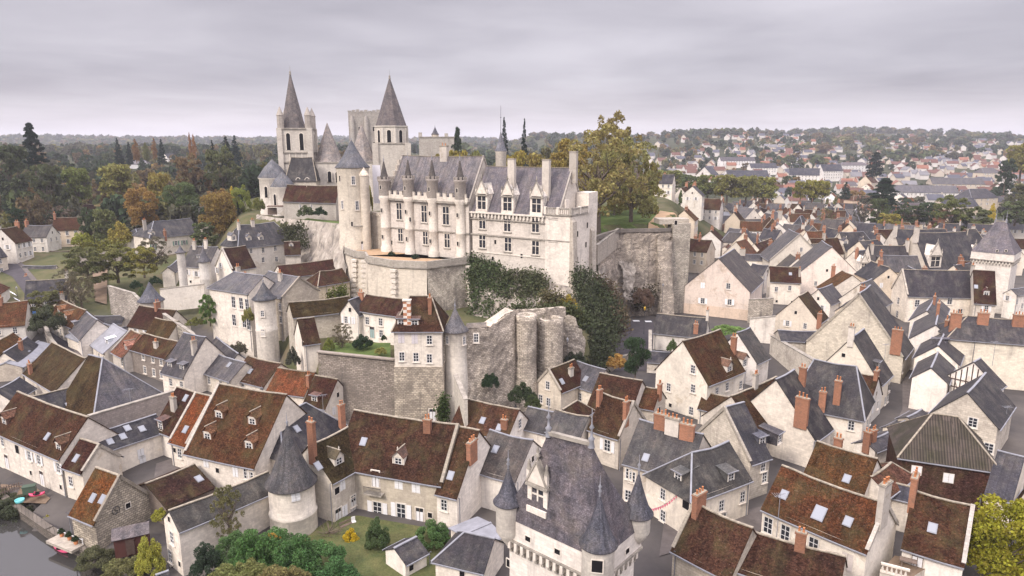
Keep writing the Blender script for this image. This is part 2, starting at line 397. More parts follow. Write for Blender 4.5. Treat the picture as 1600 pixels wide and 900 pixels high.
def gz(x, y):
    z = 3.0
    if y > 120:
        wl = smooth((-x - 45) / 25)
        zl = 3 + 1.5 * smooth((y - 120) / 30) + 10 * smooth((y - 152) / 80) + 8 * smooth((y - 240) / 280) + 15 * smooth((y - 480) / 450) - 12 * smooth((y - 980) / 500) + 36 * smooth((y - 1500) / 1300)
        zr = 3 + 60 * smooth((y - 400) / 1300) ** 1.15 + 4 * smooth((y - 1700) / 1200)
        wr = smooth((x - 10) / 60)
        mid = 3 + 24 * smooth((y - 260) / 200) + 22 * smooth((y - 900) / 1600)
        z = mid * (1 - wl - wr) + zl * wl + zr * wr if y > 240 else 3 * (1 - wl) + zl * wl
        if y > 700: z += (noise.noise(Vector((x * .0014, y * .0014, 3))) * (14 + 16 * smooth((y - 1200) / 1200)) + noise.noise(Vector((x * .005, y * .004, 9))) * 4) * smooth((y - 700) / 700)
    if -160 < x < 120 and 100 < y < 520:
        d = sdist(PLATEAU, x, y)
        w = 5 + 11 * smooth((-x - 60) / 24); w = max(w, 60 * smooth((y - 270) / 60))
        k = smooth(1 - max(d, 0) / w)
        z = z + (27 - z) * k if z < 27 else z
        d2 = sdist(BENCH, x, y); k2 = smooth(1 - max(d2, 0) / (2 + 4 * smooth((-x - 40) / 6)))
        zb = 12.5 - 2.0 * smooth((y - 128) / 25)
        if z < zb: z = z + (zb - z) * k2
    if y < 140 and x < 25:
        d = sdist(RIVER, x, y); z = z + (-2.0 - z) * smooth(1 - max(d + 0.6, 0) / 1.2) if d > -0.6 else -2.0
        if 0 <= d < 14: z = min(z, 1.15 + d * 0.13) if z > 0 else z
    return z
def graded(near, far, step, grow):
    a = [0.0]; s = step
    while a[-1] < far:
        if a[-1] > near: s *= grow
        a.append(a[-1] + s)
    return a
def terrain():
    xs = graded(150, 4200, 2.5, 1.07); xs = sorted([-x for x in xs[1:]] + xs)
    ys = [-40 + k for k in graded(310, 7000, 2.5, 1.06)]
    v = [(x, y, gz(x, y)) for y in ys for x in xs]; n = len(xs)
    f = [(j * n + i, j * n + i + 1, (j + 1) * n + i + 1, (j + 1) * n + i) for j in range(len(ys) - 1) for i in range(n - 1)]
    me = bpy.data.meshes.new('ground'); me.from_pydata(v, [], f); me.materials.append(GROUND)
    me.polygons.foreach_set('use_smooth', [True] * len(f)); me.update()
    o = bpy.data.objects.new('ground', me); COL.objects.link(o); tag(o, kind='structure')
terrain()
def sheet(name, pts, mat, dz=0.06, res=3.0, kind='structure', z=None):
    """flat ground cover clipped to a plan polygon, following the ground"""
    xs = [p[0] for p in pts]; ys = [p[1] for p in pts]; v = []; f = []; ix = {}
    import bmesh
    bm = bmesh.new(); bm.faces.new([bm.verts.new((p[0], p[1], 0)) for p in pts])
    for ax, lo, hi in ((0, min(xs), max(xs)), (1, min(ys), max(ys))):
        k = lo + res
        while k < hi:
            co = [0, 0, 0]; no = [0, 0, 0]; co[ax] = k; no[ax] = 1
            bmesh.ops.bisect_plane(bm, geom=bm.verts[:] + bm.edges[:] + bm.faces[:], plane_co=co, plane_no=no); k += res
    for q in bm.verts: q.co.z = (gz(q.co.x, q.co.y) if z is None else z) + dz
    bmesh.ops.triangulate(bm, faces=bm.faces[:])
    bmesh.ops.recalc_face_normals(bm, faces=bm.faces[:])
    if sum(fc.normal.z for fc in bm.faces) < 0: bmesh.ops.reverse_faces(bm, faces=bm.faces[:])
    me = bpy.data.meshes.new(name); bm.to_mesh(me); bm.free(); me.materials.append(mat)
    o = bpy.data.objects.new(name, me); COL.objects.link(o); return tag(o, kind=kind)
def px(lst, z):                                       # plan polygon from photo pixels on a level
    r = []
    for u, v in lst: p = Pz(u, v, z); r.append((p.x, p.y))
    return r
sheet('water', [(-400, 330), (-100, 114), (-67, 90), (-57, 82), (-49.5, 76), (-40, 71.5), (-26, 62), (20, 30), (-400, 30)], WATER, 0, 400, z=0.0)

# ---------------------------------------------------------------- trees and shrubs
rng = np.random.default_rng(5)
def leafmesh(name, cen, size, flat=0.0):
    n = len(cen)
    a = rng.normal(size=(n, 3)); a /= np.linalg.norm(a, axis=1)[:, None]
    b = rng.normal(size=(n, 3)); b -= a * (a * b).sum(1)[:, None]; b /= np.linalg.norm(b, axis=1)[:, None]
    s = size * rng.uniform(0.55, 1.35, n)[:, None]
    a, b = a * s, b * s * 0.72
    v = np.empty((n, 4, 3)); v[:, 0] = cen - a; v[:, 1] = cen + b * 0.9 - a * 0.1; v[:, 2] = cen + a; v[:, 3] = cen - b
    me = bpy.data.meshes.new(name)
    me.vertices.add(n * 4); me.vertices.foreach_set('co', v.reshape(-1))
    me.loops.add(n * 4); me.loops.foreach_set('vertex_index', np.arange(n * 4))
    me.polygons.add(n); me.polygons.foreach_set('loop_start', np.arange(0, n * 4, 4)); me.polygons.foreach_set('loop_total', np.full(n, 4))
    me.materials.append(LEAF); me.update(calc_edges=True); return me
def blobs_pts(blobs, n, low=0.45):
    out = []; w = np.array([b[3] ** 2 for b in blobs]); w = w / w.sum()
    for (x, y, z, r, *q), k in zip(blobs, (w * n).astype(int) + 1):
        d = rng.normal(size=(k, 3)); d /= np.linalg.norm(d, axis=1)[:, None]
        d[:, 2] = np.where(d[:, 2] < -low, -d[:, 2], d[:, 2])
        rr = r * rng.uniform(0.45, 1.06, k) ** 0.6
        out.append(np.array([x, y, z]) + d * rr[:, None] * np.array([1, 1, q[0] if q else 0.85]))
    return np.concatenate(out)
def crown(kind, n, size, seed):
    global rng
    rng = np.random.default_rng(seed); r = random.Random(seed); B = []
    if kind == 'round':
        for i in range(34):
            a = r.uniform(0, 6.28); zz = r.uniform(0.20, 0.88); k = math.sqrt(max(0, 1 - ((zz - 0.52) / 0.48) ** 2)); q = r.uniform(0.2, 1) ** .6 * 0.38 * k
            B.append((q * math.cos(a), q * math.sin(a), zz, r.uniform(0.10, 0.17)))
        P = blobs_pts(B, n)
    elif kind == 'broad':
        for i in range(70):
            a = r.uniform(0, 6.28); zz = r.uniform(0.10, 0.94); k = math.sqrt(max(0, 1 - ((zz - 0.5) / 0.52) ** 2)); q = r.uniform(0.05, 1) ** 0.55 * 0.45 * k
            B.append((q * math.cos(a), q * math.sin(a), zz, r.uniform(0.05, 0.11), 0.85))
        P = blobs_pts(B, n)
    elif kind == 'conifer':
        for L in range(22):
            zz = 0.08 + 0.88 * L / 21; R0 = 0.46 * (1 - (L / 21.8)) ** 0.8
            for j in range(9 if L < 16 else 5):
                a = r.uniform(0, 6.28); q = R0 * r.uniform(0.35, 1.0); B.append((q * math.cos(a), q * math.sin(a), zz - 0.10 * q + r.uniform(-.03, .03), 0.05 + 0.13 * R0, 0.3))
        B.append((0, 0, 0.97, 0.03, 1.5)); P = blobs_pts(B, n)
    elif kind == 'cedar':
        for L in range(15):
            zz = 0.16 + 0.80 * L / 14; R0 = 0.48 * (1 - (L / 14.6) ** 1.7) * r.uniform(.75, 1.05)
            for j in range(9):
                a = r.uniform(0, 6.28); q = R0 * r.uniform(0.1, 1.0); B.append((q * math.cos(a), q * math.sin(a), zz + r.uniform(-.05, .05), r.uniform(.05, .12), 0.4))
        P = blobs_pts(B, n)
    elif kind == 'poplar':
        for i in range(22):
            zz = 0.12 + 0.85 * i / 21; R0 = 0.34 * math.sin(min(1, (1.04 - zz) * 1.6) * 1.57) * (0.5 + 0.5 * min(1, zz * 3)); a = r.uniform(0, 6.28)
            B.append((R0 * 0.5 * math.cos(a), R0 * 0.5 * math.sin(a), zz, R0 * 0.55 + 0.05, 0.5))
        P = blobs_pts(B, n)
    elif kind == 'bush':
        for i in range(46):
            a = r.uniform(0, 6.28); q = r.uniform(0, 1) ** 0.5 * 0.42; zz = 0.12 + 0.70 * (1 - (q / 0.46) ** 2) * r.uniform(0.35, 1.05)
            B.append((q * math.cos(a), q * math.sin(a), zz, r.uniform(0.05, 0.13), 1.3))
        P = blobs_pts(B, n, 1.1)
    elif kind == 'sparse':
        for i in range(80):
            a = r.uniform(0, 6.28); zz = r.uniform(0.12, 0.96); k = math.sqrt(max(0, 1 - ((zz - 0.52) / 0.52) ** 2)); q = r.uniform(0.1, 1) ** .6 * 0.45 * k
            B.append((q * math.cos(a), q * math.sin(a), zz, r.uniform(0.035, 0.08), .9))
        P = blobs_pts(B, n)
    return leafmesh(kind + '_crown', P, size)
def trunkmesh(kind, seed, limbs=7, thick=0.028):
    r = random.Random(seed); m = MB()
    top = {'conifer': 0.95, 'cedar': 0.93, 'poplar': 0.8}.get(kind, 0.62)
    m.tube([(0, 0, -0.04), (0.004, 0, 0.15), (-0.006, 0.008, top * 0.6), (0.01, 0, top)], [thick * 1.25, thick, thick * 0.7, thick * 0.25], 6, BARK)
    if kind in ('round', 'broad', 'sparse'):
        for i in range(limbs):
            a = i * 2.4 + r.uniform(-.4, .4); z0 = r.uniform(0.22, 0.5); ln = r.uniform(0.22, 0.38)
            p1 = Vector((math.cos(a) * ln * 0.5, math.sin(a) * ln * 0.5, z0 + ln * 0.42)); p2 = Vector((math.cos(a + .2) * ln, math.sin(a + .2) * ln, z0 + ln * 1.05))
            m.tube([(0, 0, z0), p1, p2], [thick * 0.5, thick * 0.3, thick * 0.08], 4, BARK)
            for s2 in (-1, 1):
                p3 = p1 + Vector((math.cos(a + s2 * .9) * 0.14, math.sin(a + s2 * .9) * 0.14, r.uniform(0.08, 0.2)))
                m.tube([p1, (p1 + p3) / 2 + Vector((0, 0, 0.02)), p3], [thick * 0.26, thick * 0.16, thick * 0.05], 4, BARK)
    return m.mesh(kind + '_trunk')
def twigmesh(seed, n=60):
    r = random.Random(seed); m = MB()
    m.tube([(0, 0, -0.05), (0.01, 0, 0.3), (0, 0.02, 0.6)], [0.03, 0.024, 0.012], 5, BARK)
    for i in range(n):
        a = r.uniform(0, 6.28); z0 = r.uniform(0.12, 0.58); ln = r.uniform(0.25, 0.5)
        p1 = Vector((math.cos(a) * ln * .5, math.sin(a) * ln * .5, z0 + ln * .3)); p2 = p1 + Vector((math.cos(a + r.uniform(-.7, .7)) * ln * .5, math.sin(a + r.uniform(-.7, .7)) * ln * .5, ln * r.uniform(.3, .7)))
        m.tube([(0, 0, z0), p1, p2], [0.010, 0.006, 0.002], 3, TWIG)
    return m.mesh('bare_twigs')
TW = {}; CR = {}
LOD = {'lo': (750, 0.075), 'mid': (3400, 0.036), 'hi': (14000, 0.0175)}
def get_tree(kind, lod, var):
    k = (kind, lod, var)
    if k not in CR:
        n, s = LOD[lod]
        if kind == 'sparse': n, s = int(n * 0.45), s * 0.85
        if kind in ('conifer', 'poplar'): s *= 0.75
        CR[k] = crown(kind, n, s, hash(kind) % 1 + 11 + var * 7 + len(kind))
    t = (kind, var)
    if t not in TW: TW[t] = twigmesh(var + 3) if kind == 'bare' else trunkmesh(kind, var + 5, 12 if kind == 'sparse' else 7)
    return TW[t], CR[k]
TREES = []
GREEN, DKGREEN, OLIVE, GOLD, RUSSET, YEL, CONIF, GREY = (.055, .075, .025), (.022, .036, .017), (.085, .085, .028), (.17, .115, .03), (.13, .07, .03), (.27, .20, .03), (.016, .027, .019), (.075, .07, .045)
def tree(kind, p, h, w, col, label, lod='lo', name=None, cat=None, group=None, var=None):
    p = Vector(p); var = random.randrange(3) if var is None else var
    tk, cr = get_tree(kind if kind != 'bare' else 'bush', lod, var) if kind != 'bare' else (None, None)
    nm = name or {'conifer': 'conifer_tree', 'cedar': 'cedar_tree', 'poplar': 'poplar_tree', 'bush': 'bush', 'bare': 'bare_tree'}.get(kind, 'deciduous_tree')
    root = thing(nm, p, label, cat or ('bush' if kind == 'bush' else 'tree'), group)
    j = 0.9 + 0.2 * random.random()
    root.rotation_euler = (0, 0, random.uniform(0, 6.28)); root.scale = (w, w, h)
    def kid(n, me, c=None):
        o = bpy.data.objects.new(n, me); COL.objects.link(o); o.parent = root
        if c: o.color = (*[min(1, q * (1.25 if kind in ('conifer', 'cedar') else 1.75)) for q in c], 1)
    if kind == 'bare':
        if ('bare', var) not in TW: TW[('bare', var)] = twigmesh(var + 3)
        kid('branches', TW[('bare', var)])
    else:
        if kind != 'bush': kid('trunk', tk)
        kid('foliage' if kind == 'bush' else 'crown', cr, tuple(c * j for c in col))
    TREES.append((p, h, w)); return root
def g3(x, y): return Vector((x, y, gz(x, y)))
def pg(u, v):                                       # first hit of a photo pixel's ray with the ground
    d = ray(u, v); k = 30.0
    while k < 9000:
        p = CAM + d * k
        if p.z <= gz(p.x, p.y): return g3(p.x, p.y)
        k += 0.4 + k * 0.004
    return CAM + d * 3000
def ptree(kind, u, v, y, hpx, wpx, col, label, lod='mid', **kw):
    """tree whose foot shows at pixel u,v at depth y; size in photo pixels at that depth"""
    p = Py(u, v, y); s = (p - CAM).length / F
    return tree(kind, p, hpx * s * 1.03, wpx * s, col, label, lod, **kw)

# ---------------------------------------------------------------- windows, dormers, chimneys (shared meshes, set in place by pixel)
WM = {}
def winmesh(style, w, h):
    k = (style, round(w, 1), round(h, 1))
    if k in WM: return WM[k]
    w, h = max(.3, k[1]), max(.3, k[2]); m = MB()
    st = STONEW
    def ring(t, d, mat, y0=-0.05):
        for c, s in (((-(w + t) / 2, (d + y0) / 2, 0), (t, d - y0, h + 2 * t)), (((w + t) / 2, (d + y0) / 2, 0), (t, d - y0, h + 2 * t)), ((0, (d + y0) / 2, (h + t) / 2), (w, d - y0, t)), ((0, (d + y0) / 2, -(h + t) / 2), (w, d - y0, t))):
            m.box(c, s, 0, mat)
    if style == 'o':
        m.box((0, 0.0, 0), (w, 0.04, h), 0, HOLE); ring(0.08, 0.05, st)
    elif style == 'm':                                # stone cross window
        ring(0.2, 0.12, st); m.box((0, 0, 0), (w, 0.03, h), 0, GLASS)
        m.box((0, 0.04, 0), (0.16, 0.12, h), 0, st); m.box((-w / 4 - .04, 0.035, h * 0.12), (w / 2 - .08, 0.11, 0.15), 0, st); m.box((w / 4 + .04, 0.035, h * 0.12), (w / 2 - .08, 0.11, 0.15), 0, st)
        m.box((0, 0.03, -h / 4), (w, 0.035, 0.05), 0, OAK)
        m.box((0, 0.12, h / 2 + 0.28), (w + 0.7, 0.3, 0.16), 0, DARKST); m.box((0, 0.1, -h / 2 - 0.3), (w + 0.6, 0.24, 0.2), 0, DARKST)
    elif style == 'c':
        m.box((0, 0.02, 0), (w, 0.06, h), 0, PAINT); ring(0.07, 0.03, st)
        for i in range(int(h / 0.35)): m.box((0, 0.06, -h / 2 + 0.2 + i * 0.35), (w * 0.86, 0.03, 0.05), 0, PAINT)
        m.box((0, 0.065, 0), (0.04, 0.02, h), 0, DARKST)
    elif style == 'a':                               # tall round-headed church opening
        n = 8; arc = [(w / 2 * math.cos(math.pi * i / n), h / 2 - w / 2 + w / 2 * math.sin(math.pi * i / n)) for i in range(n + 1)]
        out = [(1.35 * x, (z - (h / 2 - w / 2)) * 1.35 + h / 2 - w / 2) for x, z in arc]
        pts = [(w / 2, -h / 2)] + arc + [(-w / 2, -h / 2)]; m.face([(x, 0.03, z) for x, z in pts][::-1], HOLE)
        oo = [(w * .675, -h / 2)] + out + [(-w * .675, -h / 2)]
        for i in range(len(pts) - 1):
            a, b, c, d = pts[i], pts[i + 1], oo[i + 1], oo[i]
            m.face([(a[0], .03, a[1]), (b[0], .03, b[1]), (b[0], .14, b[1]), (a[0], .14, a[1])], st)
            m.face([(a[0], .14, a[1]), (b[0], .14, b[1]), (c[0], .14, c[1]), (d[0], .14, d[1])], st)
            m.face([(d[0], .14, d[1]), (c[0], .14, c[1]), (c[0], -.02, c[1]), (d[0], -.02, d[1])], st)
    else:
        ring(0.13, 0.06, st); m.box((0, -0.005, 0), (w, 0.03, h), 0, GLASS)
        fr = OAK if style == 'd' else WHITEW
        if style == 'd': m.box((0, 0.02, -h * 0.12), (w, 0.05, h * 0.76), 0, PAINT)
        m.box((-w / 2 + .04, 0.02, 0), (.08, 0.06, h), 0, fr); m.box((w / 2 - .04, 0.02, 0), (.08, 0.06, h), 0, fr)
        m.box((0, 0.025, 0), (0.08, 0.05, h), 0, fr)
        if style != 'd':
            for q in ((-h / 2 + .04), (h / 2 - .04), h / 6, -h / 6): m.box((0, 0.022, q), (w - .16, 0.045, 0.06), 0, fr)
            m.box((0, 0.1, -h / 2 - 0.15), (w + 0.4, 0.22, 0.1), 0, st)
    WM[k] = m.mesh('window' if style != 'd' else 'door'); return WM[k]
def shutmesh(w, h):
    k = ('sh', round(w, 1), round(h, 1))
    if k not in WM:
        m = MB(); w, h = k[1] / 2, k[2]; m.box((0, 0.05, 0), (w, 0.05, h), 0, PAINT)
        for i in range(max(2, int(h / 0.4))): m.box((0, 0.08, -h / 2 + 0.2 + i * 0.4), (w * .9, 0.02, 0.06), 0, PAINT)
        WM[k] = m.mesh('shutter')
    return WM[k]
SHC = (.62, .61, .60)
def window(root, p, n, style, w, h, shc=SHC):
    rz = math.atan2(n.y, n.x) - math.pi / 2
    nm = {'d': 'door', 'c': 'shuttered_window', 'o': 'opening'}.get(style, 'window')
    o = inst(nm, winmesh('w' if style == 's' else style, w, h), root, p, rz, shc)
    if style == 's':
        for s in (-1, 1):
            q = bpy.data.objects.new('shutter', shutmesh(w, h)); COL.objects.link(q); q.parent = o
            q.location = (s * (w * 0.75 + .13), 0.02, 0); q.color = (*shc, 1)
    return o
def dormmesh(style):
    if ('dm', style) in WM: return WM[('dm', style)]
    m = MB(); w, h, dp = (1.25, 1.5, 2.6)
    wm, rm = {'g': (LIME, TILE), 's': (SLATE, SLATE), 'w': (STONEW, SLATE), 'z': (WHITEW, ZINC), 'b': (TILE, TILE)}[style]
    x = w / 2 + .14
    for sgn in (-1, 1): m.box((sgn * x, -dp / 2 + .02, 0.02), (0.16, dp, h + .2), 0, wm)
    m.box((0, .02, h / 2 + .06), (w + .12, .16, .16), 0, STONEW if style in 'gw' else WHITEW); m.box((0, .04, -h / 2 - .04), (w + .2, .2, .14), 0, STONEW)
    zt = h / 2 + .14; o = x + .2
    if style in 'gwb':
        rz = 0.85; m.face([(-x, .06, zt), (x, .06, zt), (0, .06, zt + rz * .9)], wm if style != 'b' else OAK)
        m.slab([(-o, .3, zt - .1), (0, .3, zt + rz), (0, -dp - .6, zt + rz), (-o, -dp, zt - .1)], .09, rm)
        m.slab([(o, .3, zt - .1), (0, .3, zt + rz), (0, -dp - .6, zt + rz), (o, -dp, zt - .1)], .09, rm)
        m.bar((0, .32, zt + rz + .02), (0, -dp - .5, zt + rz + .02), .16, .08, MORTAR)
        if style == 'w': m.lathe((0, .06, zt + rz + .05), [(0.09, 0), (.05, .15), (.1, .25), (0, .5)], 6, STONEW)
    else:
        m.slab([(-o, .3, zt - .02), (o, .3, zt - .02), (o * .9, -dp - .2, zt + .42), (-o * .9, -dp - .2, zt + .42)], .1, rm)
        m.bar((-o, .3, zt), (o, .3, zt), .1, .12, ZINC)
    WM[('dm', style)] = m.mesh('dormer'); return WM[('dm', style)]
ROOFC = {'tile': (.10, .048, .032), 'slate': (.070, .064, .070), 'corr': (1, 1, 1), 'zinc': (1, 1, 1)}
def dormer(root, p, n, style, col, sc=1.0):
    rz = math.atan2(n.y, n.x) - math.pi / 2
    o = inst('dormer', dormmesh(style), root, p, rz, col, (sc, sc, sc))
    q = bpy.data.objects.new('window', winmesh('w', 1.0, 1.2)); COL.objects.link(q); q.parent = o; q.location = (0, -0.04, 0)
    return o
def skylmesh(k):
    if ('sk', k) not in WM:
        m = MB(); w, h = (0.85 * k, 1.15 * k)
        m.box((0, 0, 0.03), (w + .2, h + .2, .1), 0, ZINC); m.box((0, 0, 0.07), (w, h, .06), 0, SKYL); WM[('sk', k)] = m.mesh('skylight')
    return WM[('sk', k)]
def chimney(root, base, rz, h, w, d, style, down=1.6, pots=2, col=None):
    base = Vector(base); m = MB()
    sh = BRICK if style == 'b' else PLAST
    c = col or ((.30, .145, .088) if style == 'b' else (.5, .45, .385))
    m.box(base + Vector((0, 0, (h - down) / 2)), (w, d, h + down), rz, sh)
    m.box(base + Vector((0, 0, h + .07)), (w + .16, d + .16, .16), rz, DARKST if style == 's' else BRICK)
    m.box(base + Vector((0, 0, h + .2)), (w + .02, d + .02, .12), rz, MORTAR)
    kk = random.uniform(.75, 1.2); o = m.obj('chimney', root, tuple(k * kk for k in c))
    X = Vector((math.cos(rz), math.sin(rz), 0))
    for i in range(pots):
        q = base + X * ((i + .5) / pots - .5) * w * .85 + Vector((0, 0, h + .24)); k = random.uniform(.8, 1.3)
        pm = ('pot',)
        if pm not in WM:
            mm = MB(); mm.lathe((0, 0, 0), [(.13, 0), (.12, .1), (.095, .5), (.12, .52), (.12, .58), (.06, .58), (.05, .3)], 8, POT); WM[pm] = mm.mesh('chimney_pot')
        z = bpy.data.objects.new('chimney_pot', WM[pm]); COL.objects.link(z); z.parent = o; z.location = q - Vector(o['_o']); z.scale = (1, 1, k)
    return o

# ---------------------------------------------------------------- houses
FOOT = []                                           # footprints, so that filler houses keep clear
LAND = []                                           # landmarks for the labels of small far houses
def solve(A, B, Cc, ze, pitch):
    t = math.tan(rad(pitch)); C3 = Pz(*Cc, ze)
    def f(zr):
        a, b = Pz(*A, zr), Pz(*B, zr); u = (b - a); u.z = 0; u.normalize(); k = C3 - a; k.z = 0
        return (zr - ze) - t * abs(k.x * u.y - k.y * u.x)
    z = ze + .15
    if f(z) > 0: return None
    while z < min(ze + 16, 47.5):
        if f(z + .05) > 0: return z
        z += .05
    return None
def house(label, A, B, C=None, ze=8.0, pitch=46, **kw):
    """gabled or hipped house from the photo pixels of its ridge ends A, B and of a point C on its near eave"""
    zr = None
    if C is not None and 'hw' not in kw: zr = solve(A, B, C, ze, pitch)
    if zr is None:
        if 'hw' not in kw: print('NOSOLVE', label[:50])
        hw = kw.setdefault('hw', 4.5); zr = ze + hw * math.tan(rad(pitch))
    a, b = Pz(*A, zr), Pz(*B, zr); u = b - a; u.z = 0; ml = kw.pop('ml', 20)
    if u.length > ml: b = a + u.normalized() * ml
    u.normalize()
    n = Vector((u.y, -u.x, 0)); mid = (a + b) / 2
    if C is not None:
        c3 = Pz(*C, ze)
        if (c3 - mid).dot(n) < 0: n = -n
        w = abs((c3 - a).dot(n)) if 'hw' not in kw else kw['hw']
    else:
        if (CAM - mid).dot(n) < 0: n = -n
        w = kw['hw']
    return house3(label, a, b, n, w, ze, **kw)
HN = 0
def house3(label, a, b, n, w, ze, name='house', cat='house', group=None, zg=None, wall='lime', roof='tile', rc=None, wc=None, rb=None, hip='', hk=0.8,
           w2=None, win='', dm='', sk='', ch='', ov=0.35, cop='', ws=(0.95, 1.5), shc=SHC, nw=None, sd=None, gut=True, wdoor=None, hipmat=None, hipc=None, lead=None, hw=None, bk=None, ridge=True, timber=''):
    global HN
    HN += 1; rr = random.Random(HN * 13)
    u = (b - a); L = math.hypot(u.x, u.y); u.z = 0; u.normalize(); w2 = w2 or w; zr = a.z
    ctr = (a + b) / 2; zg = zg if zg is not None else gz(ctr.x, ctr.y)
    root = thing(name, (ctr.x, ctr.y, zg), label, cat, group)
    WMAT = {'lime': LIME, 'plast': PLAST, 'old': OLDST, 'rubble': RUBBLE, 'tile': TILE}[wall]
    wc = wc or {'lime': (.68, .615, .53), 'plast': (.70, .645, .57), 'old': (.52, .46, .385), 'rubble': (.46, .40, .32), 'tile': (.06, .03, .024)}[wall]
    k_ = rr.choice((1.1, 1.06, 1.0, 1.0, .93, .84)) if wall in ('plast', 'lime') else 1; wm_ = rr.uniform(-.01, .09); wc = (wc[0] * k_, wc[1] * (k_ - abs(wm_) * .3), wc[2] * (k_ - wm_))
    RM = {'tile': TILE, 'slate': SLATE, 'corr': CORR, 'zinc': ZINC}[roof]
    k_ = rr.uniform(.8, 1.2); rc = rc or tuple(c * k_ for c in ROOFC[roof])
    hA, hB = (w * hk if 'A' in hip else 0), (w * hk if 'B' in hip else 0)
    P = lambda base, s, lat, z: Vector((base.x, base.y, 0)) + u * s + n * lat + Vector((0, 0, z))
    zb = zg - 3
    # walls
    m = MB()
    fA, fB, bB, bA = P(a, -hA, w, ze), P(b, hB, w, ze), P(b, hB, -w2, ze), P(a, -hA, -w2, ze)
    dn = lambda p: Vector((p.x, p.y, zb))
    m.face([dn(fA), dn(fB), fB, fA], WMAT); m.face([dn(bB), dn(bA), bA, bB], WMAT)
    ra, rb_ = P(a, 0, 0, zr - .06), P(b, 0, 0, zr - .06)
    m.face([dn(bA), dn(fA), fA] + ([] if hA else [ra]) + [bA], WMAT)
    m.face([dn(fB), dn(bB), bB] + ([] if hB else [rb_]) + [fB], WMAT)
    m.obj('wall', root, wc)
    # roof
    og = 0.12; m = MB(); sf, sb = (zr - ze) / w, (zr - ze) / w2
    zf, zk = ze - ov * sf + .07, ze - ov * sb + .07
    oA = -(hA + ov) if hA else -og; oB = hB + ov if hB else og
    RA, RB = P(a, 0 if hA else -og, 0, zr + .07), P(b, 0 if hB else og, 0, zr + .07)
    EA, EB, KB, KA = P(a, oA, w + ov, zf), P(b, oB, w + ov, zf), P(b, oB, -w2 - ov, zk), P(a, oA, -w2 - ov, zk)
    t = .11
    ns = max(3, min(9, int(L / 1.5))) if ridge else 1; sg = rr.uniform(.08, .26) if ridge and L > 5 else 0
    def along(p, q, k, amp, sd):
        f_ = k / ns; v_ = p.lerp(q, f_); return v_ + Vector((0, 0, -sg * amp * math.sin(math.pi * f_) + (noise.noise(v_ * .9) * .09 * amp if 0 < k < ns else 0)))
    for k in range(ns):
        e0, e1, r0, r1, k0, k1 = along(EA, EB, k, .35, 1), along(EA, EB, k + 1, .35, 1), along(RA, RB, k, 1, 2), along(RA, RB, k + 1, 1, 2), along(KA, KB, k, .35, 3), along(KA, KB, k + 1, .35, 3)
        m.slab([e0, e1, r1, r0], t, RM); m.slab([k1, k0, r0, r1], t, RM)
    hm = {'tile': TILE, 'slate': SLATE}[hipmat] if hipmat else RM
    mh = MB() if hipmat else m
    if hA: mh.slab([KA, EA, RA], t, hm)
    if hB: mh.slab([EB, KB, RB], t, hm)
    if hipmat: mh.obj('hip_slope', root, hipc or ROOFC[hipmat])
    if bk == 'none': pass
    ld = ZINC if (lead if lead is not None else roof in ('slate', 'zinc')) else MORTAR
    if ridge:
        for k in range(ns): m.bar(along(RA, RB, k, 1, 2) + Vector((0, 0, .03)), along(RA, RB, k + 1, 1, 2) + Vector((0, 0, .03)), .30, .12, ld)
    up = Vector((0, 0, .04))
    if hA: m.bar(RA + up, EA + up, .22, .09, ld); m.bar(RA + up, KA + up, .22, .09, ld)
    if hB: m.bar(RB + up, EB + up, .22, .09, ld); m.bar(RB + up, KB + up, .22, .09, ld)
    m.obj('roof', root, tuple(c * k_ for c, k_ in zip(rc, (.36, .32, .29) if roof == 'tile' else (.41, .385, .38))))
    for side in cop:                                  # stone gable coping standing over the tiles
        m = MB(); e, R0, ss = (EA, P(a, 0, 0, zr + .26), -1) if side == 'a' else (EB, P(b, 0, 0, zr + .26), 1)
        q0 = P(a if ss < 0 else b, ss * .0, w + .1, ze + .16); q1 = P(a if ss < 0 else b, ss * .0, -w2 - .1, ze + .16); o = u * (.2)
        m.slab([q0 - o, q0 + o, R0 + o, R0 - o], .4, OLDST); m.slab([q1 - o, q1 + o, R0 + o, R0 - o], .4, OLDST)
        m.obj('gable_coping', root, tuple(c * .62 for c in wc))
    if gut:
        for p, q, s in ((EA, EB, 1), (KA, KB, -1)):
            m = MB(); d = n * s * .06 + Vector((0, 0, -.10))
            for k in range(ns): m.bar(along(p, q, k, .35, 0) + d, along(p, q, k + 1, .35, 0) + d, .14, .12, ZINC)
            m.obj('gutter', root)
        if rr.random() < .7 and zg < 14:
            q = P(a if rr.random() < .5 else b, rr.choice((.4, -.4)), w + .1, 0); m = MB(); m.tube([q + Vector((0, 0, zg - 1)), q + Vector((0, 0, ze - .25)), q + n * .25 + Vector((0, 0, ze - .05))], [.06, .06, .06], 6, ZINC); m.obj('downpipe', root)
    for sd_ in timber:                                # exposed timber frame
        m = MB()
        if sd_ == 'f': p0, p1, nn, hgt = fA, fB, n, (lambda f_: ze - .1)
        else: p0, p1, nn, hgt = (fA, bA, -u, None) if sd_ == 'a' else (fB, bB, u, None); hgt = hgt or (lambda f_: ze - .1 + (1 - abs(2 * f_ - 1)) * (zr - ze) * .92)
        kk = max(4, int((p1 - p0).length / .8)); o = nn * .03; zlo = max(zg + 2.8, ze - 3.2)
        for i in range(kk + 1):
            q = p0.lerp(p1, i / kk); m.bar(Vector((q.x, q.y, zlo)) + o, Vector((q.x, q.y, hgt(i / kk))) + o, .17, .1, DARKW)
            if i < kk and i % 2: q2 = p0.lerp(p1, (i + 1) / kk); m.bar(Vector((q.x, q.y, zlo)) + o, Vector((q2.x, q2.y, ze - .3)) + o, .13, .08, DARKW)
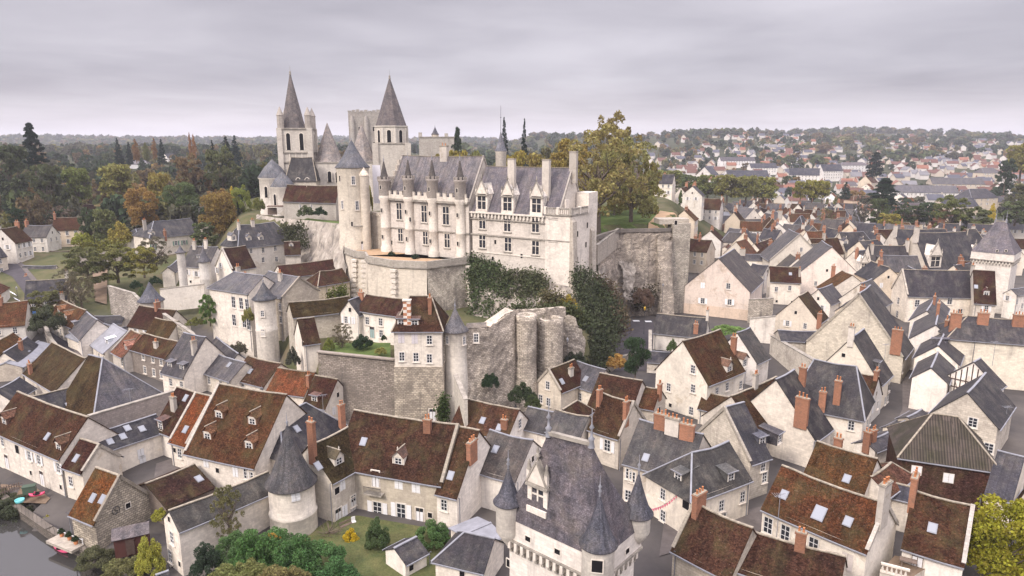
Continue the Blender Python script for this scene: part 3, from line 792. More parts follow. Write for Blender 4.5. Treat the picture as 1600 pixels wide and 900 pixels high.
        for z_ in (zlo, ze - .1, ze - 1.5): m.bar(Vector((p0.x, p0.y, z_)) + o * 1.1, Vector((p1.x, p1.y, z_)) + o * 1.1, .1, .18, DARKW)
        m.obj('timber_frame', root)
    # openings
    planes = {'f': (fA, n), 'k': (bA, -n), 'a': (fA, -u), 'b': (fB, u)}
    for sd_, uu, vv, st, k in re.findall(r'([fkab]?)(-?\d+),(-?\d+)([a-z]*)([\d.]*)', win):
        p0, nn = planes[sd_ or 'f']; q = Pp(int(uu), int(vv), p0, nn); st = st or 'w'; k = float(k) if k else 1
        s = (q - ctr).dot(u); lat = (q - ctr).dot(n)
        if (sd_ or 'f') in 'fk':
            s = max(-L / 2 - hA + .8, min(L / 2 + hB - .8, s)); q = Vector((ctr.x, ctr.y, q.z)) + u * s + n * (w if (sd_ or 'f') == 'f' else -w2)
            q.z = max(zg + .9, min(ze - 1.0, q.z))
        else:
            lat = max(-w2 + .7, min(w - .7, lat)); e = (-L / 2 - hA) if sd_ == 'a' else (L / 2 + hB); q = Vector((ctr.x, ctr.y, q.z)) + u * e + n * lat
            q.z = max(zg + .9, min(ze + (0 if (hA if sd_ == 'a' else hB) else (1 - abs(lat) / w) * (zr - ze)) - .9, q.z))
        ww, hh = (ws[0] * k, ws[1] * k)
        if st == 'd': ww, hh = 1.05 * k, 2.2 * k
        if st == 'o': ww, hh = .55 * k, .65 * k
        window(root, q, nn, st, ww, hh, wdoor if (st == 'd' and wdoor) else shc)
    if nw:                                            # plain rows of openings: side, columns, rows
        for sd_, nc, nr in nw:
            for c_ in range(nc):
                for r_ in range(nr):
                    z = ze - 1.35 - r_ * 2.9
                    if z < zg + .8: continue
                    if sd_ in 'fk': q = Vector((ctr.x, ctr.y, z)) + u * ((c_ + .5) / nc - .5) * (L + hA + hB) * .92 + n * (w if sd_ == 'f' else -w2); nn = n if sd_ == 'f' else -n
                    else: q = Vector((ctr.x, ctr.y, z)) + (u * (L / 2 + hB) if sd_ == 'b' else -u * (L / 2 + hA)) + n * ((c_ + .5) / nc - .5) * 2 * w * .85; nn = u if sd_ == 'b' else -u
                    window(root, q, nn, rr.choice('wwws'), ws[0], ws[1], shc)
    if wall == 'plast' and L > 3 and rr.random() < .62:   # small attic and upper openings in the gable that faces the viewer
        sd_ = 'b' if u.dot(CAM - ctr) > 0 else 'a'
        if not (hB if sd_ == 'b' else hA) and (sd_ + '1') not in win.replace(sd_ + '8', sd_ + '1').replace(sd_ + '4', sd_ + '1').replace(sd_ + '3', sd_ + '1'):
            nn = u if sd_ == 'b' else -u; e0 = P(b, .0, 0, 0) if sd_ == 'b' else P(a, 0, 0, 0)
            if zr - ze > 2.4: window(root, e0 + n * rr.uniform(-.3, .3) * w * .3 + Vector((0, 0, ze + (zr - ze) * .28)), nn, 'o', .6, .8)
            for s_ in ((-.4, .4) if rr.random() < .5 else (rr.choice((-.4, .35)),)):
                if ze - 1.5 > zg + 1: window(root, e0 + n * w * s_ + Vector((0, 0, ze - 1.4)), nn, rr.choice('wwcs'), .85, 1.35)
    # roof furniture
    fn = Vector((n.x * (zr - ze), n.y * (zr - ze), w)).normalized(); rp = P(a, 0, 0, zr + .07)
    ang = math.atan2(u.y, u.x)
    hipn = {'A': (Vector((-u.x * (zr - ze), -u.y * (zr - ze), hA)).normalized() if hA else None, -u), 'B': (Vector((u.x * (zr - ze), u.y * (zr - ze), hB)).normalized() if hB else None, u)}
    def onroof(uu, vv, sd_):
        if sd_ in ('a', 'b') and hipn[sd_.upper()][0]:
            return Pp(uu, vv, RA if sd_ == 'a' else RB, hipn[sd_.upper()][0]), hipn[sd_.upper()]
        if sd_ == 'k':
            kn = Vector((-n.x * (zr - ze), -n.y * (zr - ze), w2)).normalized(); return Pp(uu, vv, rp, kn), (kn, -n)
        return Pp(uu, vv, rp, fn), (fn, n)
    for sd_, uu, vv, st, k in re.findall(r'([fkab]?)(-?\d+),(-?\d+)([a-z]*)([\d.]*)', dm):
        q, (pn, hn) = onroof(int(uu), int(vv), sd_); st = st or ('s' if roof == 'slate' else 'g'); k = float(k) if k else 1
        q.z = min(zr - 1.0, max(ze + .7, q.z)); dormer(root, q + hn * .12, hn, st, rc, k)
    for sd_, uu, vv, st, k in re.findall(r'([fkab]?)(-?\d+),(-?\d+)([a-z]*)([\d.]*)', sk):
        q, (pn, hn) = onroof(int(uu), int(vv), sd_); k = (float(k) if k else 1) * .82
        o = bpy.data.objects.new('skylight', skylmesh(k)); COL.objects.link(o); o.parent = root; o.location = q - Vector(root['_o'])
        Y = (Vector((0, 0, 1)) - pn * pn.z).normalized(); X = Y.cross(pn); o.rotation_euler = Matrix((X, Y, pn)).transposed().to_euler()
    for sd_, uu, vv, st, k in re.findall(r'([fkab]?)(-?\d+),(-?\d+)([a-z]*)([\d.]*)', ch):
        q, _ = onroof(int(uu), int(vv), sd_); st = st or 'b'; big = 'w' in st; k = float(k) if k else 1.6
        s = max(-L / 2 - hA, min(L / 2 + hB, (q - ctr).dot(u))); lat = max(-w2, min(w, (q - ctr).dot(n)))
        q = Vector((ctr.x, ctr.y, zr - abs(lat) / (w if lat > 0 else w2) * (zr - ze))) + u * s + n * lat
        chimney(root, q, ang + (math.pi / 2 if 'g' in st or abs(abs(s) - L / 2) < .8 else 0), k, 1.9 if big else 1.0, .6 if big else .55, 's' if 's' in st else 'b', pots=3 if big else 2)
    FOOT.append((ctr.x, ctr.y, u.x, u.y, L / 2 + max(hA, hB) + .5, max(w, w2) + .5))
    if sd: LAND.append((sd, ctr.copy()))


    root['_d'] = (u.x, u.y, n.x, n.y, w, zr); return root
# ---------------------------------------------------------------- houses of the lower town, traced one by one
BROWN, MOSSY, ORANGE, DKRED, PINKT, OCHRE = (.115, .060, .040), (.105, .072, .040), (.30, .105, .045), (.095, .045, .036), (.33, .16, .115), (.21, .105, .045)
LSL, DSL, PALE = (.16, .155, .165), (.058, .056, .068), (.26, .26, .285)
H = house
# by the river, bottom left
H('long two storey white house with brown tiled roof and open shutters above the river bank', (137,652),(8,605),(50,696), 7.6, 46, zg=2, rc=BROWN, win='f4,690 f27,702o2 f46,712s f61,718s f92,731s f68,760d f15,745d f96,765o f50,748o', dm='8,660 93,700', sk='74,682', sd='the long white riverside house', cop='')
H('small brown roofed house attached to the river end of the long white house', (155,695),(126,686),(112,731), 6.6, 46, zg=2, rc=DKRED, wall='plast', win='f111,752 b170,745o', sk='119,716', cop='a')
H('hipped house with a wide dark slate slope and lead hips behind the riverside row', (160,560),(139,555),None, 6.0, 50, hw=7.6, hip='A', hk=1.0, zg=3, roof='tile', rc=MOSSY, hipmat='slate', lead=True, win='', sd='the big slate hipped roof')
H('low slate roofed range with mossy ridge hidden behind the long riverside house', (139,597),(45,621),None, 6.6, 40, hw=4.6, roof='slate', rc=DSL, lead=False, sk='108,633')
H('long house with weathered brown and purple roof descending the lane', (133,560),(82,535),(78,606), 6.4, 42, rc=MOSSY, ch='48,583b1.8', zg=3)
H('house with flat pale grey zinc roof and glazed rooflight in the lane', (8,567),(60,533),(48,563), 6.2, 22, roof='zinc', zg=3, sk='42,548', win='f10,588', wall='old')
H('house with orange and brown clay roof cut by the left edge of the picture', (20,520),(-30,545),(6,550), 7, 45, rc=OCHRE, zg=3)
H('house with dark blue slate roof behind the orange roof at the left edge', (42,527),(6,551),(30,567), 6.5, 45, roof='slate', rc=DSL, zg=3, ch='33,545b1.6')
H('low dark slate house squeezed under the left edge in the lane', (-8,610),(30,590),(20,625), 5.5, 40, roof='slate', rc=DSL, zg=3)
H('small dark roofed house at the left edge beside the road bend', (-22,500),(10,478),(12,498), 7, 45, rc=DKRED, zg=4, nw=[('f',3,1)])
H('long low dark slate range with four skylights joining the white courtyard walls', (243,648),(125,684),(210,688), 6.9, 34, roof='slate', rc=DSL, zg=2.5, wall='plast', sk='199,669 192,682 222,670 172,690', win='f220,709c f225,735c')
H('narrow dark red tiled house with stone chimney and grey dormer above the courtyard', (303,613),(277,605),(247,670), 7.2, 50, rc=DKRED, zg=2.5, dm='252,668s', ch='272,640s2', sk='290,622', wall='plast')
H('narrow house with bright orange lichened roof and slate eaves band', (331,620),(306,614),(280,691), 7.2, 48, rc=ORANGE, zg=2.5, sk='290,671', win='f281,708 f262,700o', cop='ab', sd='the narrow orange roof')
H('tall brown tiled house with four small dormers and white street front', (447,617),(342,600),(352,718), 8, 47, rc=(.15,.075,.042), zg=2.5, dm='343,650 325,683 390,698 395,660', win='f322,722c f368,737c f385,740 f340,735o f405,748', cop='b', sd='the tall brown roof with four dormers')
BN = H('stone barn with orange tile roof and a round iron wall anchor on its gable', (187,744),(150,731),(121,804), 5.2, 50, rc=(.24,.10,.036), zg=1.8, wall='rubble', wc=(.40,.35,.28), cop='a', sk='145,778 160,780', win='a200,790o', sd='the stone barn with the wall anchor')
H('open sided shed with dark brown pantile roof and one skylight in the courtyard', (303,726),(228,756),(305,773), 4.8, 24, rc=(.085,.048,.042), zg=2.2, sk='311,748', wall='old', wc=(.2,.16,.13), gut=False)
H('white stone house with long slate roof running from the river to the round tower', (265,798),(418,738),(330,806), 7.4, 42, roof='slate', rc=(.085,.082,.075), zg=1.8, wall='lime', lead=False, win='a269,840 a267,880 a281,882o a264,808o', sd='the long slate roofed house')
H('tiny slate roofed outbuilding at the very bottom edge by the vine', (262,893),(245,899),(268,902), 3.2, 35, roof='slate', rc=DSL, zg=1.5)
# the street of white houses above
H('white end house of the street row with orange brown roof and two dormers', (134,485),(95,468),(93,501), 9.2, 47, rc=(.20,.10,.055), zg=4, dm='93,488 104,497', ch='94,464s1.6', win='f84,505 f89,512 f95,518 f102,525 f84,520 f91,530 f99,537', sd='the end house of the street row')
H('white street row house with dark grey dormered slate roof', (152,500),(134,486),(113,517), 8.6, 46, roof='slate', rc=LSL, zg=4, dm='116,508', win='f110,535 f116,541 f122,530')
H('low white street row house with pale zinc roof', (164,507),(140,498),(126,533), 7.4, 30, roof='zinc', zg=4, win='f127,545 f133,550')
H('street row house with dark slate roof and narrow white gable', (171,511),(139,521),(160,528), 7.6, 45, roof='slate', rc=DSL, zg=4, win='a143,547')
H('white street row house with pale zinc roof and square dormer', (198,518),(177,506),(158,547), 7.2, 38, roof='zinc', zg=4, dm='168,535s', win='f155,557 f163,562 f170,566', sd='the pale zinc roof with a square dormer')
H('white street row house with salmon pink tiled roof and one dormer', (223,523),(205,515),(196,559), 7.4, 42, rc=PINKT, zg=4, dm='198,545', win='f192,567 f210,576', cop='b', sd='the salmon pink roof')
H('three storey grey stone street house with brown roof', (278,534),(221,520),(234,552), 8.8, 42, rc=BROWN, zg=4, wall='old', wc=(.24,.205,.18), win='f224,556 f239,560 f252,565 f227,580 f241,584 f253,590', ch='244,542s1', sd='the grey stone street house')
H('white street row house with tall grey slate roof and two dormers', (321,527),(287,520),(275,585), 7.4, 50, roof='slate', rc=(.12,.115,.125), zg=3.5, dm='266,571 285,575', win='f267,597 f285,602', ch='b304,550s2.2', sd='the tall grey slate roof with two dormers')
H('long low white street row house with light grey slate roof and two small skylights', (383,567),(312,545),(335,586), 6.9, 38, roof='slate', rc=LSL, zg=3.5, sk='329,558 358,570', win='f310,590 f327,594 f345,597 f360,602 f313,612d')
H('row house with plain brown tiled roof and pale slate eaves band', (438,568),(388,556),(395,598), 6.4, 40, rc=(.13,.07,.05), zg=3.5, sk='391,580', win='f380,602 f410,612')
H('row house with bright orange clay tile roof and brick chimney', (492,582),(435,575),(445,613), 6.2, 42, rc=(.34,.135,.07), zg=3.3, ch='b484,600b1.6', win='f430,615', sd='the bright orange clay roof')
H('white gabled house with dark brown roof and a slate dormer beside the orange roof', (527,593),(493,587),(493,633), 6.8, 50, rc=DKRED, zg=3.2, dm='492,625s', wall='plast')
H('low dark slate roof tucked under the garden terrace wall', (565,588),(506,583),(550,606), 6.0, 32, roof='slate', rc=DSL, zg=3.2)
H('small pale house with orange brown pantile roof and two shuttered windows below the ramparts', (622,592),(567,590),(575,617), 7.2, 28, rc=(.27,.15,.085), zg=3, wall='plast', win='f565,624s f586,627s', sd='the pantiled house below the ramparts')
H('brown and slate roofed house behind the salmon pink roof', (243,497),(190,512),(222,505), 7, 38, roof='slate', rc=DSL, zg=5)
H('white gabled house with brown and ochre roof next to the round garden tower', (279,502),(243,497),(250,530), 8.5, 45, rc=(.125,.08,.04), zg=5, wall='plast')
H('dark slate roofed long shed behind the street row', (196,492),(138,494),(165,505), 7.6, 30, roof='slate', rc=DSL, zg=5)
H('white gable end house with tall slate roof rising behind the low grey row', (338,527),(372,553),(352,560), 7.6, 45, roof='slate', rc=(.075,.07,.08), zg=4, wall='plast')
# mansion with the round tower
MN = H('main wing of the courtyard mansion with large brown roof white shutters and small balcony', (715,664),(554,641),(612,741), 8.8, 47, rc=(.105,.058,.042), zg=2.6, wc=(.58,.515,.42), win='f587,748d f623,754c f650,760c f590,795s1.2 f627,798s1.2 f656,806d f672,805o', dm='623,722w', sk='568,690', ch='668,672b1.4', cop='a', sd='the courtyard mansion', ws=(1.1,1.7))
H('courtyard wing of the mansion with mossy roof white dormer and oval window', (482,697),(553,662),(524,748), 8.8, 46, rc=(.075,.058,.032), zg=2.6, win='f511,776o1.4 f535,757c f538,800c1.2 f514,822d f552,790d f552,782', dm='529,722w', sk='497,728', ch='477,712b4', wdoor=(.55,.53,.5))
H('slate hip roofed house with lead hips beside the tall orange chimney', (478,630),(436,648),(500,690), 8, 42, roof='slate', rc=DSL, hip='AB', zg=2.6, sk='464,670', ch='535,668b3.6', sd='the lead hipped slate roof')
H('narrow wing with brown roof and two skylights right of the mansion', (748,673),(717,667),(690,769), 7.8, 47, rc=(.12,.07,.045), zg=2.6, sk='704,743', win='f694,789', ch='742,705bw1.2')
H('pale rendered house with slate lean and mossy tile ridge behind the gate tower', (832,688),(766,672),(775,742), 8.2, 40, roof='slate', rc=(.13,.115,.105), zg=2.6, wall='plast', sk='774,702')
H('low house with new slate hip roof and a round vent cap beside the gate tower', (772,842),(726,832),(728,885), 5.6, 38, roof='slate', rc=(.07,.066,.076), zg=2.6, wall='lime', win='f722,884o', hip='B')
H('low stone annexe with flat zinc sheet roof against the gate tower', (766,818),(722,836),(735,858), 5.6, 10, roof='zinc', zg=2.6)
H('garden shed with dark slate roof and cream walls on the lawn', (650,840),(617,857),(645,873), 4.9, 28, roof='slate', rc=DSL, zg=2.4, wall='plast', win='f640,876o a622,870o', sd='the garden shed')
H('brown tiled house with white gable and skylights behind the mansion roof', (811,640),(724,622),(745,674), 7, 42, rc=(.16,.085,.06), zg=3, sk='754,657 780,668', wall='plast', win='a812,662', ch='788,668b1.2')
H('tiny old well house with orange brown roof at the foot of the ramparts', (772,603),(748,598),(752,620), 5.6, 40, rc=(.21,.12,.07), zg=3.6)
# below the rampart towers
H('white stone gabled house with dark brown roof below the rampart towers', (857,577),(897,562),(885,607), 7.6, 50, rc=DKRED, zg=3, win='a856,602 a845,623 a857,628', ch='b892,585s1.2', sk='878,596', cop='a', sd='the white gabled house below the towers')
H('stone wing with light slate roof joined to the white gabled house below the towers', (946,578),(898,563),(910,604), 7.2, 42, roof='slate', rc=(.15,.15,.165), zg=3, sk='915,592', win='f906,620')
H('brown tiled house with long sagging roof left of the brick chimney pair', (1003,595),(938,583),(930,640), 6.4, 42, rc=(.10,.052,.038), zg=3)
H('house with patched brown and orange roof and rough stone gable', (1032,608),(980,598),(990,632), 7, 42, rc=(.155,.075,.045), zg=3, wall='old', win='a1030,640o1.5', ch='b1036,612b1.2')
H('brown roofed house with white shuttered window just behind the gate tower', (990,628),(943,615),(940,674), 8.2, 48, rc=(.11,.062,.04), zg=3, win='f949,696s1.2', ch='b934,628b2 a978,650b2.2', cop='a', sd='the shuttered house behind the gate tower')
H('small dark red hip roof between the slate roofs behind the gate tower', (902,626),(880,640),(905,655), 6.6, 40, rc=DKRED, zg=3, hip='A')
H('house with worn grey slate roof and mossy ridge left of the gate tower spire', (920,651),(868,640),(856,672), 7.2, 36, roof='slate', rc=(.12,.115,.115), zg=3, lead=False)
H('low slate roofed house at the left of the gate tower ridge', (867,645),(826,636),(836,672), 6.6, 36, roof='slate', rc=(.095,.09,.09), zg=3)
H('large slate roofed corner house with a row of brick and white chimneys on its ridge', (1098,679),(1000,656),(990,725), 8.6, 40, roof='slate', rc=(.105,.10,.10), zg=3, win='f971,737 f988,745 f974,775', ch='1033,668bw1.8 1050,676sw2 1073,684bw1.8', sk='1009,715', wall='plast', wc=(.6,.53,.44), sd='the corner house with the chimney row')
H('hipped slate wing with lead hips and two dormers on the town square', (1081,708),(1138,690),(1132,762), 8.2, 42, roof='slate', rc=(.075,.072,.068), zg=3, hip='A', hk=1.0, dm='a1060,747s 1141,748s', win='a1036,772 a1074,783o2 a1036,808 f1127,790 f1160,776 f1130,812', wall='plast', wc=(.62,.56,.47))
H('house with large rough stone gable and steep slate roof right of the corner house', (1132,637),(1162,629),(1190,716), 8.6, 50, roof='slate', rc=(.075,.075,.09), zg=3, wall='old', wc=(.56,.50,.41), dm='1190,690s', win='f1192,728 f1196,745', cop='a', sd='the rough stone gable')
H('tall white house with mossy brown roof and two white dormers', (1067,533),(1125,515),(1140,586), 10, 50, rc=(.125,.066,.04), zg=3, wall='plast', wc=(.65,.60,.52), win='a1083,577 a1083,607 a1080,642 a1045,605 a1047,640o f1136,604 f1160,600 f1120,612', dm='1139,578w1.1 1163,567w1.1', ch='b1156,545b2.6', sd='the tall white house with the mossy roof')
H('low house with dark slate roof beside the trimmed evergreen', (1106,497),(1027,490),(1045,521), 7.2, 42, roof='slate', rc=(.075,.07,.072), zg=3.2, wall='plast', ch='a1087,520b2 a1105,498s2', lead=False, sd='the low slate house by the evergreen')
H('low slate outhouse and gate wall under the evergreen', (1046,551),(1012,549),(1020,565), 5.5, 30, roof='slate', rc=DSL, zg=3, wall='plast')
PK = H('pale pink gabled house with white shutters and beige plinth', (1123,404),(1152,386),(1170,458), 11, 44, roof='slate', rc=(.12,.105,.10), zg=3, wall='plast', wc=(.68,.585,.52), win='a1098,446c a1138,447 a1098,470s a1140,472s', sd='the pink gabled house', ws=(1.1,1.6), shc=(.72,.70,.70))
H('steep slate roof leaning against the tall white house chimney', (1152,520),(1172,512),(1195,560), 8, 50, roof='slate', rc=(.10,.095,.09), zg=3, ch='', wall='plast')
H('low white house with dark red roof between two gables', (1250,418),(1203,416),(1226,440), 10, 42, rc=DKRED, zg=3, wall='plast', win='f1213,452 f1234,450 f1213,477o f1237,478o', sk='1235,428', ch='b1249,430s1.8')
H('wide cream gable with three windows and grey slate roof', (1250,366),(1232,358),(1214,414), 11, 45, roof='slate', rc=(.16,.155,.16), zg=3, win='a1252,390 a1226,411 a1251,411', cop='a', wall='plast', sd='the wide cream gable')
H('house with long grey slate slope and blank pinkish gable', (1300,386),(1284,376),(1245,442), 9, 44, roof='slate', rc=(.15,.145,.15), zg=3, wall='plast', wc=(.64,.55,.475), sd='the blank pinkish gable')
H('house with ochre brown roof and twin brick pots behind the small slate gables', (1332,430),(1316,423),(1285,452), 9, 36, rc=(.20,.115,.06), zg=3, ch='1301,432b3')
H('small cream house with twin slate gabled roof among the town gables', (1279,452),(1300,444),(1300,474), 8.5, 46, roof='slate', rc=(.12,.115,.125), zg=3, wall='plast')
H('house with broad grey slate slope and white gable edge in the middle of the town', (1345,443),(1362,436),(1375,480), 8.5, 44, roof='slate', rc=(.13,.125,.13), zg=3, wall='plast')
H('corner mansion with violet slate roof and crisp white gable', (1410,421),(1517,423),(1470,462), 10.5, 52, roof='slate', rc=(.062,.056,.068), zg=3, win='f1433,474 f1484,470 f1500,488 f1433,500 a1404,470 a1402,491', ch='b1518,432s3', lead=False, cop='a', sd='the violet slate mansion', ws=(1.2,1.9))
H('house with dark red tile roof at the right end of the violet slate mansion', (1554,424),(1521,422),(1540,473), 10, 52, rc=(.085,.036,.034), zg=3, dm='1541,460b', win='f1541,482s', sk='1525,448')
H('house with great rough white gable and long slate slope over the shopping street', (1342,459),(1360,446),(1404,568), 8.5, 52, roof='slate', rc=(.085,.08,.082), zg=3, wall='old', wc=(.60,.545,.455), cop='a', ch='f1397,545bw3.4', win='f1400,590 f1393,600', sd='the great rough white gable')
H('house with smaller white gable and double slate slope in front of the great rough gable', (1331,527),(1350,514),(1384,591), 8.6, 54, roof='slate', rc=(.075,.068,.07), zg=3, wall='plast', wc=(.62,.57,.49), win='a1318,555o f1375,622 f1390,605 f1401,592 f1380,650 f1396,632', dm='1372,572s', ch='1300,545s2', cop='')
H('cream gable house with brown edged roof left of the great rough gable', (1248,463),(1262,455),(1281,503), 8.5, 48, rc=(.12,.085,.06), zg=3, wall='plast', wc=(.62,.55,.46), ch='f1283,522b2')
H('low slate lean to roof under the cream gable', (1285,518),(1216,516),(1245,532), 8, 30, roof='slate', rc=DSL, zg=3, wall='old', wc=(.56,.50,.42))
H('dark slate mansard corner house over the shopping street with one dormer', (1338,573),(1272,562),(1300,643), 9, 55, roof='slate', rc=(.072,.068,.075), zg=3, hip='AB', hk=.5, wall='plast', win='f1330,665 f1290,668 a1355,662 a1362,650', dm='b1357,628s', ch='f1307,628b3.4 f1283,642b2.8', sd='the slate mansard corner house')
H('house with steep two tone slate roof and moss backed ridge above the mossy tiles', (1213,593),(1241,578),(1287,676), 7.8, 50, roof='slate', rc=(.055,.05,.055), zg=3, ch='f1222,672bw3 f1253,598b2.4', dm='1217,685s', win='f1225,715 f1262,690', bk='tile', sd='the two tone slate roof')
H('half timbered house with mossy hood roof beside the slate mansard', (1300,622),(1290,618),(1318,643), 8.2, 40, rc=(.075,.06,.028), zg=3, timber='f', win='f1310,650')
H('house with mossy ochre roof and one skylight in the front right block', (1370,717),(1278,690),(1285,752), 8, 42, rc=(.165,.088,.042), zg=3, sk='1323,748', sd='the mossy ochre roof', ch='1310,690b1.4')
H('long white house with rusty brown roof three skylights and tall windows at bottom right', (1385,787),(1223,728),(1290,833), 8.6, 44, rc=(.17,.078,.042), zg=3, wall='plast', wc=(.64,.58,.49), win='f1187,815 f1227,833 f1271,853 f1324,878c', sk='1225,773 1280,802b1.6 1325,815', ch='a1388,805sw3.4', cop='a', ws=(1.15,2.0), shc=(.5,.44,.4), sd='the long white house with three skylights')
H('brown roofed house with slate eaves band and roof terrace at the bottom right', (1520,791),(1428,767),(1440,861), 7.8, 44, rc=(.115,.06,.04), zg=3, win='f1433,878d', sk='1457,825', cop='a', ch='b1424,775bw2.4', wall='plast')
H('house with small hipped pinkish tile roof wedged between the skylight roofs', (1393,723),(1362,745),(1408,757), 8.2, 36, rc=(.22,.115,.085), zg=3, hip='A')
H('low blue slate valley roof tucked low between the brown roofs', (1425,762),(1358,747),(1380,772), 7.4, 30, roof='slate', rc=(.085,.085,.11), zg=3, lead=False)
H('large building with mossy corrugated sheet hip roof above a brown tiled skirt', (1497,652),(1457,647),(1455,719), 9.4, 42, roof='corr', zg=3, hip='AB', hk=.8, wall='tile', win='f1432,735c f1482,747c', ws=(1.1,1.2), lead=False, sd='the corrugated hip roof')
H('old stone gabled house with slate roof behind the corrugated roof', (1512,614),(1540,583),(1445,655), 8.8, 45, roof='slate', rc=(.07,.066,.072), zg=3, wall='old', wc=(.58,.52,.44), win='a1520,660 a1553,702', sd='the old stone gable', ws=(1.2,1.5))
H('half timbered gable with slate roof backing the old stone gable', (1522,566),(1532,560),(1568,601), 9, 42, roof='slate', rc=(.10,.092,.095), zg=3, wall='plast', timber='a', sd='the half timbered gable')
H('flat dark slate roof at the right edge beside the corrugated hip roof', (1600,715),(1560,705),(1555,775), 7.5, 30, roof='slate', rc=(.085,.083,.10), zg=3)
H('big building with speckled slate roof brick stacks and tall blank white wall', (1512,494),(1650,503),(1570,534), 12.5, 38, roof='slate', rc=(.085,.08,.088), zg=3, hip='A', hk=.9, wall='lime', wc=(.64,.585,.49), ch='1492,510bw2.6 1535,505bw2 1590,508bw2', lead=False, sd='the tall blank white wall')
H('brown roofed house under the bottom edge in front of the long white house', (1320,870),(1120,812),(1130,880), 7, 42, rc=(.10,.055,.042), zg=3, ch='1250,855b1.6', lead=False)
H('house with broken stone gable and mossy verge beside the gate tower', (1085,785),(1175,825),(1040,850), 6.8, 48, rc=(.13,.07,.05), zg=3, wall='old', wc=(.52,.46,.37), cop='a', ch='a1092,792bw1.6')
H('narrow brown roof with moss cut by the right edge beside the golden tree', (1612,760),(1590,790),(1585,812), 6.5, 45, rc=(.09,.055,.035), zg=3)
H('low grey slate shop roof at the foot of the shopping street', (1420,654),(1394,666),(1408,676), 5.6, 28, roof='slate', rc=(.12,.115,.125), zg=3)
H('second low slate roof below the shopping street with two stubby brick stacks', (1396,672),(1352,690),(1378,700), 5.6, 28, roof='slate', rc=(.11,.105,.12), zg=3, ch='1346,695b1.6 1364,688b1.6')
H('rubble walled annexe with low grey roof joined to the old stone gable', (1440,640),(1418,652),(1432,662), 6.2, 25, roof='slate', rc=(.14,.13,.13), zg=3, wall='old')
H('white house with slate roof at the right edge behind the gate tower', (1600,344),(1552,343),(1572,357), 9, 42, roof='slate', rc=(.085,.08,.095), zg=3, wall='plast', nw=[('f',4,1)])
# right side of the shopping street
H('brown tiled house with mossy ridge between the rough stone gable and the two tone slate', (1213,589),(1143,619),(1195,672), 7.6, 44, rc=(.11,.062,.04), zg=3, ch='1180,604s2')
H('low terraced house with patched brown roof in front of the tall white mossy roofed house', (1150,622),(1100,612),(1110,640), 6, 40, rc=(.12,.07,.045), zg=3, wall='plast')
for lab, A, B, Cc, ze, kw in (
 ('narrow white street house with grey roof first on the right of the shopping street', (1468,545),(1455,575), (1430,580), 9, dict(roof='slate', rc=(.10,.095,.1), win='f1432,600 f1440,620')),
 ('white street house with slate dormers second up the right of the shopping street', (1480,512),(1466,540), (1437,545), 9.5, dict(roof='slate', rc=(.085,.08,.09), dm='1458,535s', win='f1436,560 f1445,580', ch='1478,515bw2')),
 ('white street house with brick stacks third up the right of the shopping street', (1468,480),(1462,508), (1428,512), 10, dict(roof='slate', rc=(.12,.115,.12), win='f1428,530 f1432,548', ch='1465,490bw2.4')),
 ('cream street house with pale gable at the top of the shopping street', (1462,463),(1448,486), (1424,497), 10, dict(roof='slate', rc=(.15,.145,.15), win='f1425,510', ch='1460,470b1.8'))):
    H(lab, A, B, Cc, ze, 40, zg=3, wall='plast', **kw)
# upper town, left
H('white villa with broad slate hip roof and green shutters on the wooded slope', (297,341),(240,346),(255,369), 20.5, 40, roof='slate', rc=(.085,.085,.095), hip='B', zg=14, win='f275,380s f288,379s f235,388s f213,388s', ch='226,352s1.6 b297,350b1.6', dm='239,366w.8', wall='plast', shc=(.16,.26,.20), sd='the white villa with green shutters')
H('lower left wing of the white villa with its own slate hip roof', (232,355),(212,358),(225,371), 18.5, 36, roof='slate', rc=(.095,.095,.10), hip='AB', zg=14, wall='plast')
H('cream townhouse with slate hip roof and three pale dormers below the church', (428,347),(374,352),(412,382), 21.5, 50, roof='slate', rc=(.095,.095,.105), hip='AB', hk=.7, zg=14, win='f392,392 f411,391 f430,388 f392,408 f411,406 f432,405', dm='408,373w.9 389,374w.9 365,372w.9', ch='373,356s1.6 395,352s1.4', wall='plast', sd='the cream townhouse below the church')
H('white manor with brown gabled roof and two thin turrets', (347,388),(383,384),(385,418), 18, 46, rc=(.08,.045,.04), zg=11, win='a345,415s a330,420s', wall='plast', cop='a', sd='the white manor with thin turrets')
H('turreted left wing of the white manor with slate roof', (340,386),(299,384),(305,415), 17.5, 50, roof='slate', rc=(.11,.105,.105), zg=11, win='f292,425s f307,428s f298,440o', dm='310,402s.7', ch='304,388s2 322,386s2', wall='plast')
H('low slate side range left of the white manor', (278,405),(262,418),(272,425), 14, 42, roof='slate', rc=LSL, zg=11, wall='plast')
H('grey slate and brown roofed long house at the road bend', (88,415),(36,415),(60,434), 10, 46, roof='slate', rc=(.075,.072,.08), zg=4.5, sk='52,426', win='f74,439 f88,439 f76,455o f40,450 f30,448', wall='plast', sd='the long house at the road bend')
H('small gabled cottage at the road bend with brick chimney', (46,437),(30,440),(32,452), 8, 48, roof='slate', rc=(.09,.085,.085), zg=4.5, ch='42,440b1.6', wall='plast')
H('cottage with purple brown roof under the villa garden wall', (111,392),(72,392),(95,407), 12, 44, rc=(.08,.042,.045), zg=8)
H('white house with dark gambrel roof at the far left road', (40,372),(-12,362),(10,380), 12, 46, rc=(.085,.05,.05), zg=6, win='f10,395 f22,398 f32,400', ch='14,366s1.8 36,372b1.6', wall='plast')
H('low white cottage with dark side roof left of the purple brown roof', (50,390),(32,386),(22,402), 10, 46, rc=(.075,.045,.045), zg=6, wall='plast', nw=[('f',2,1)])
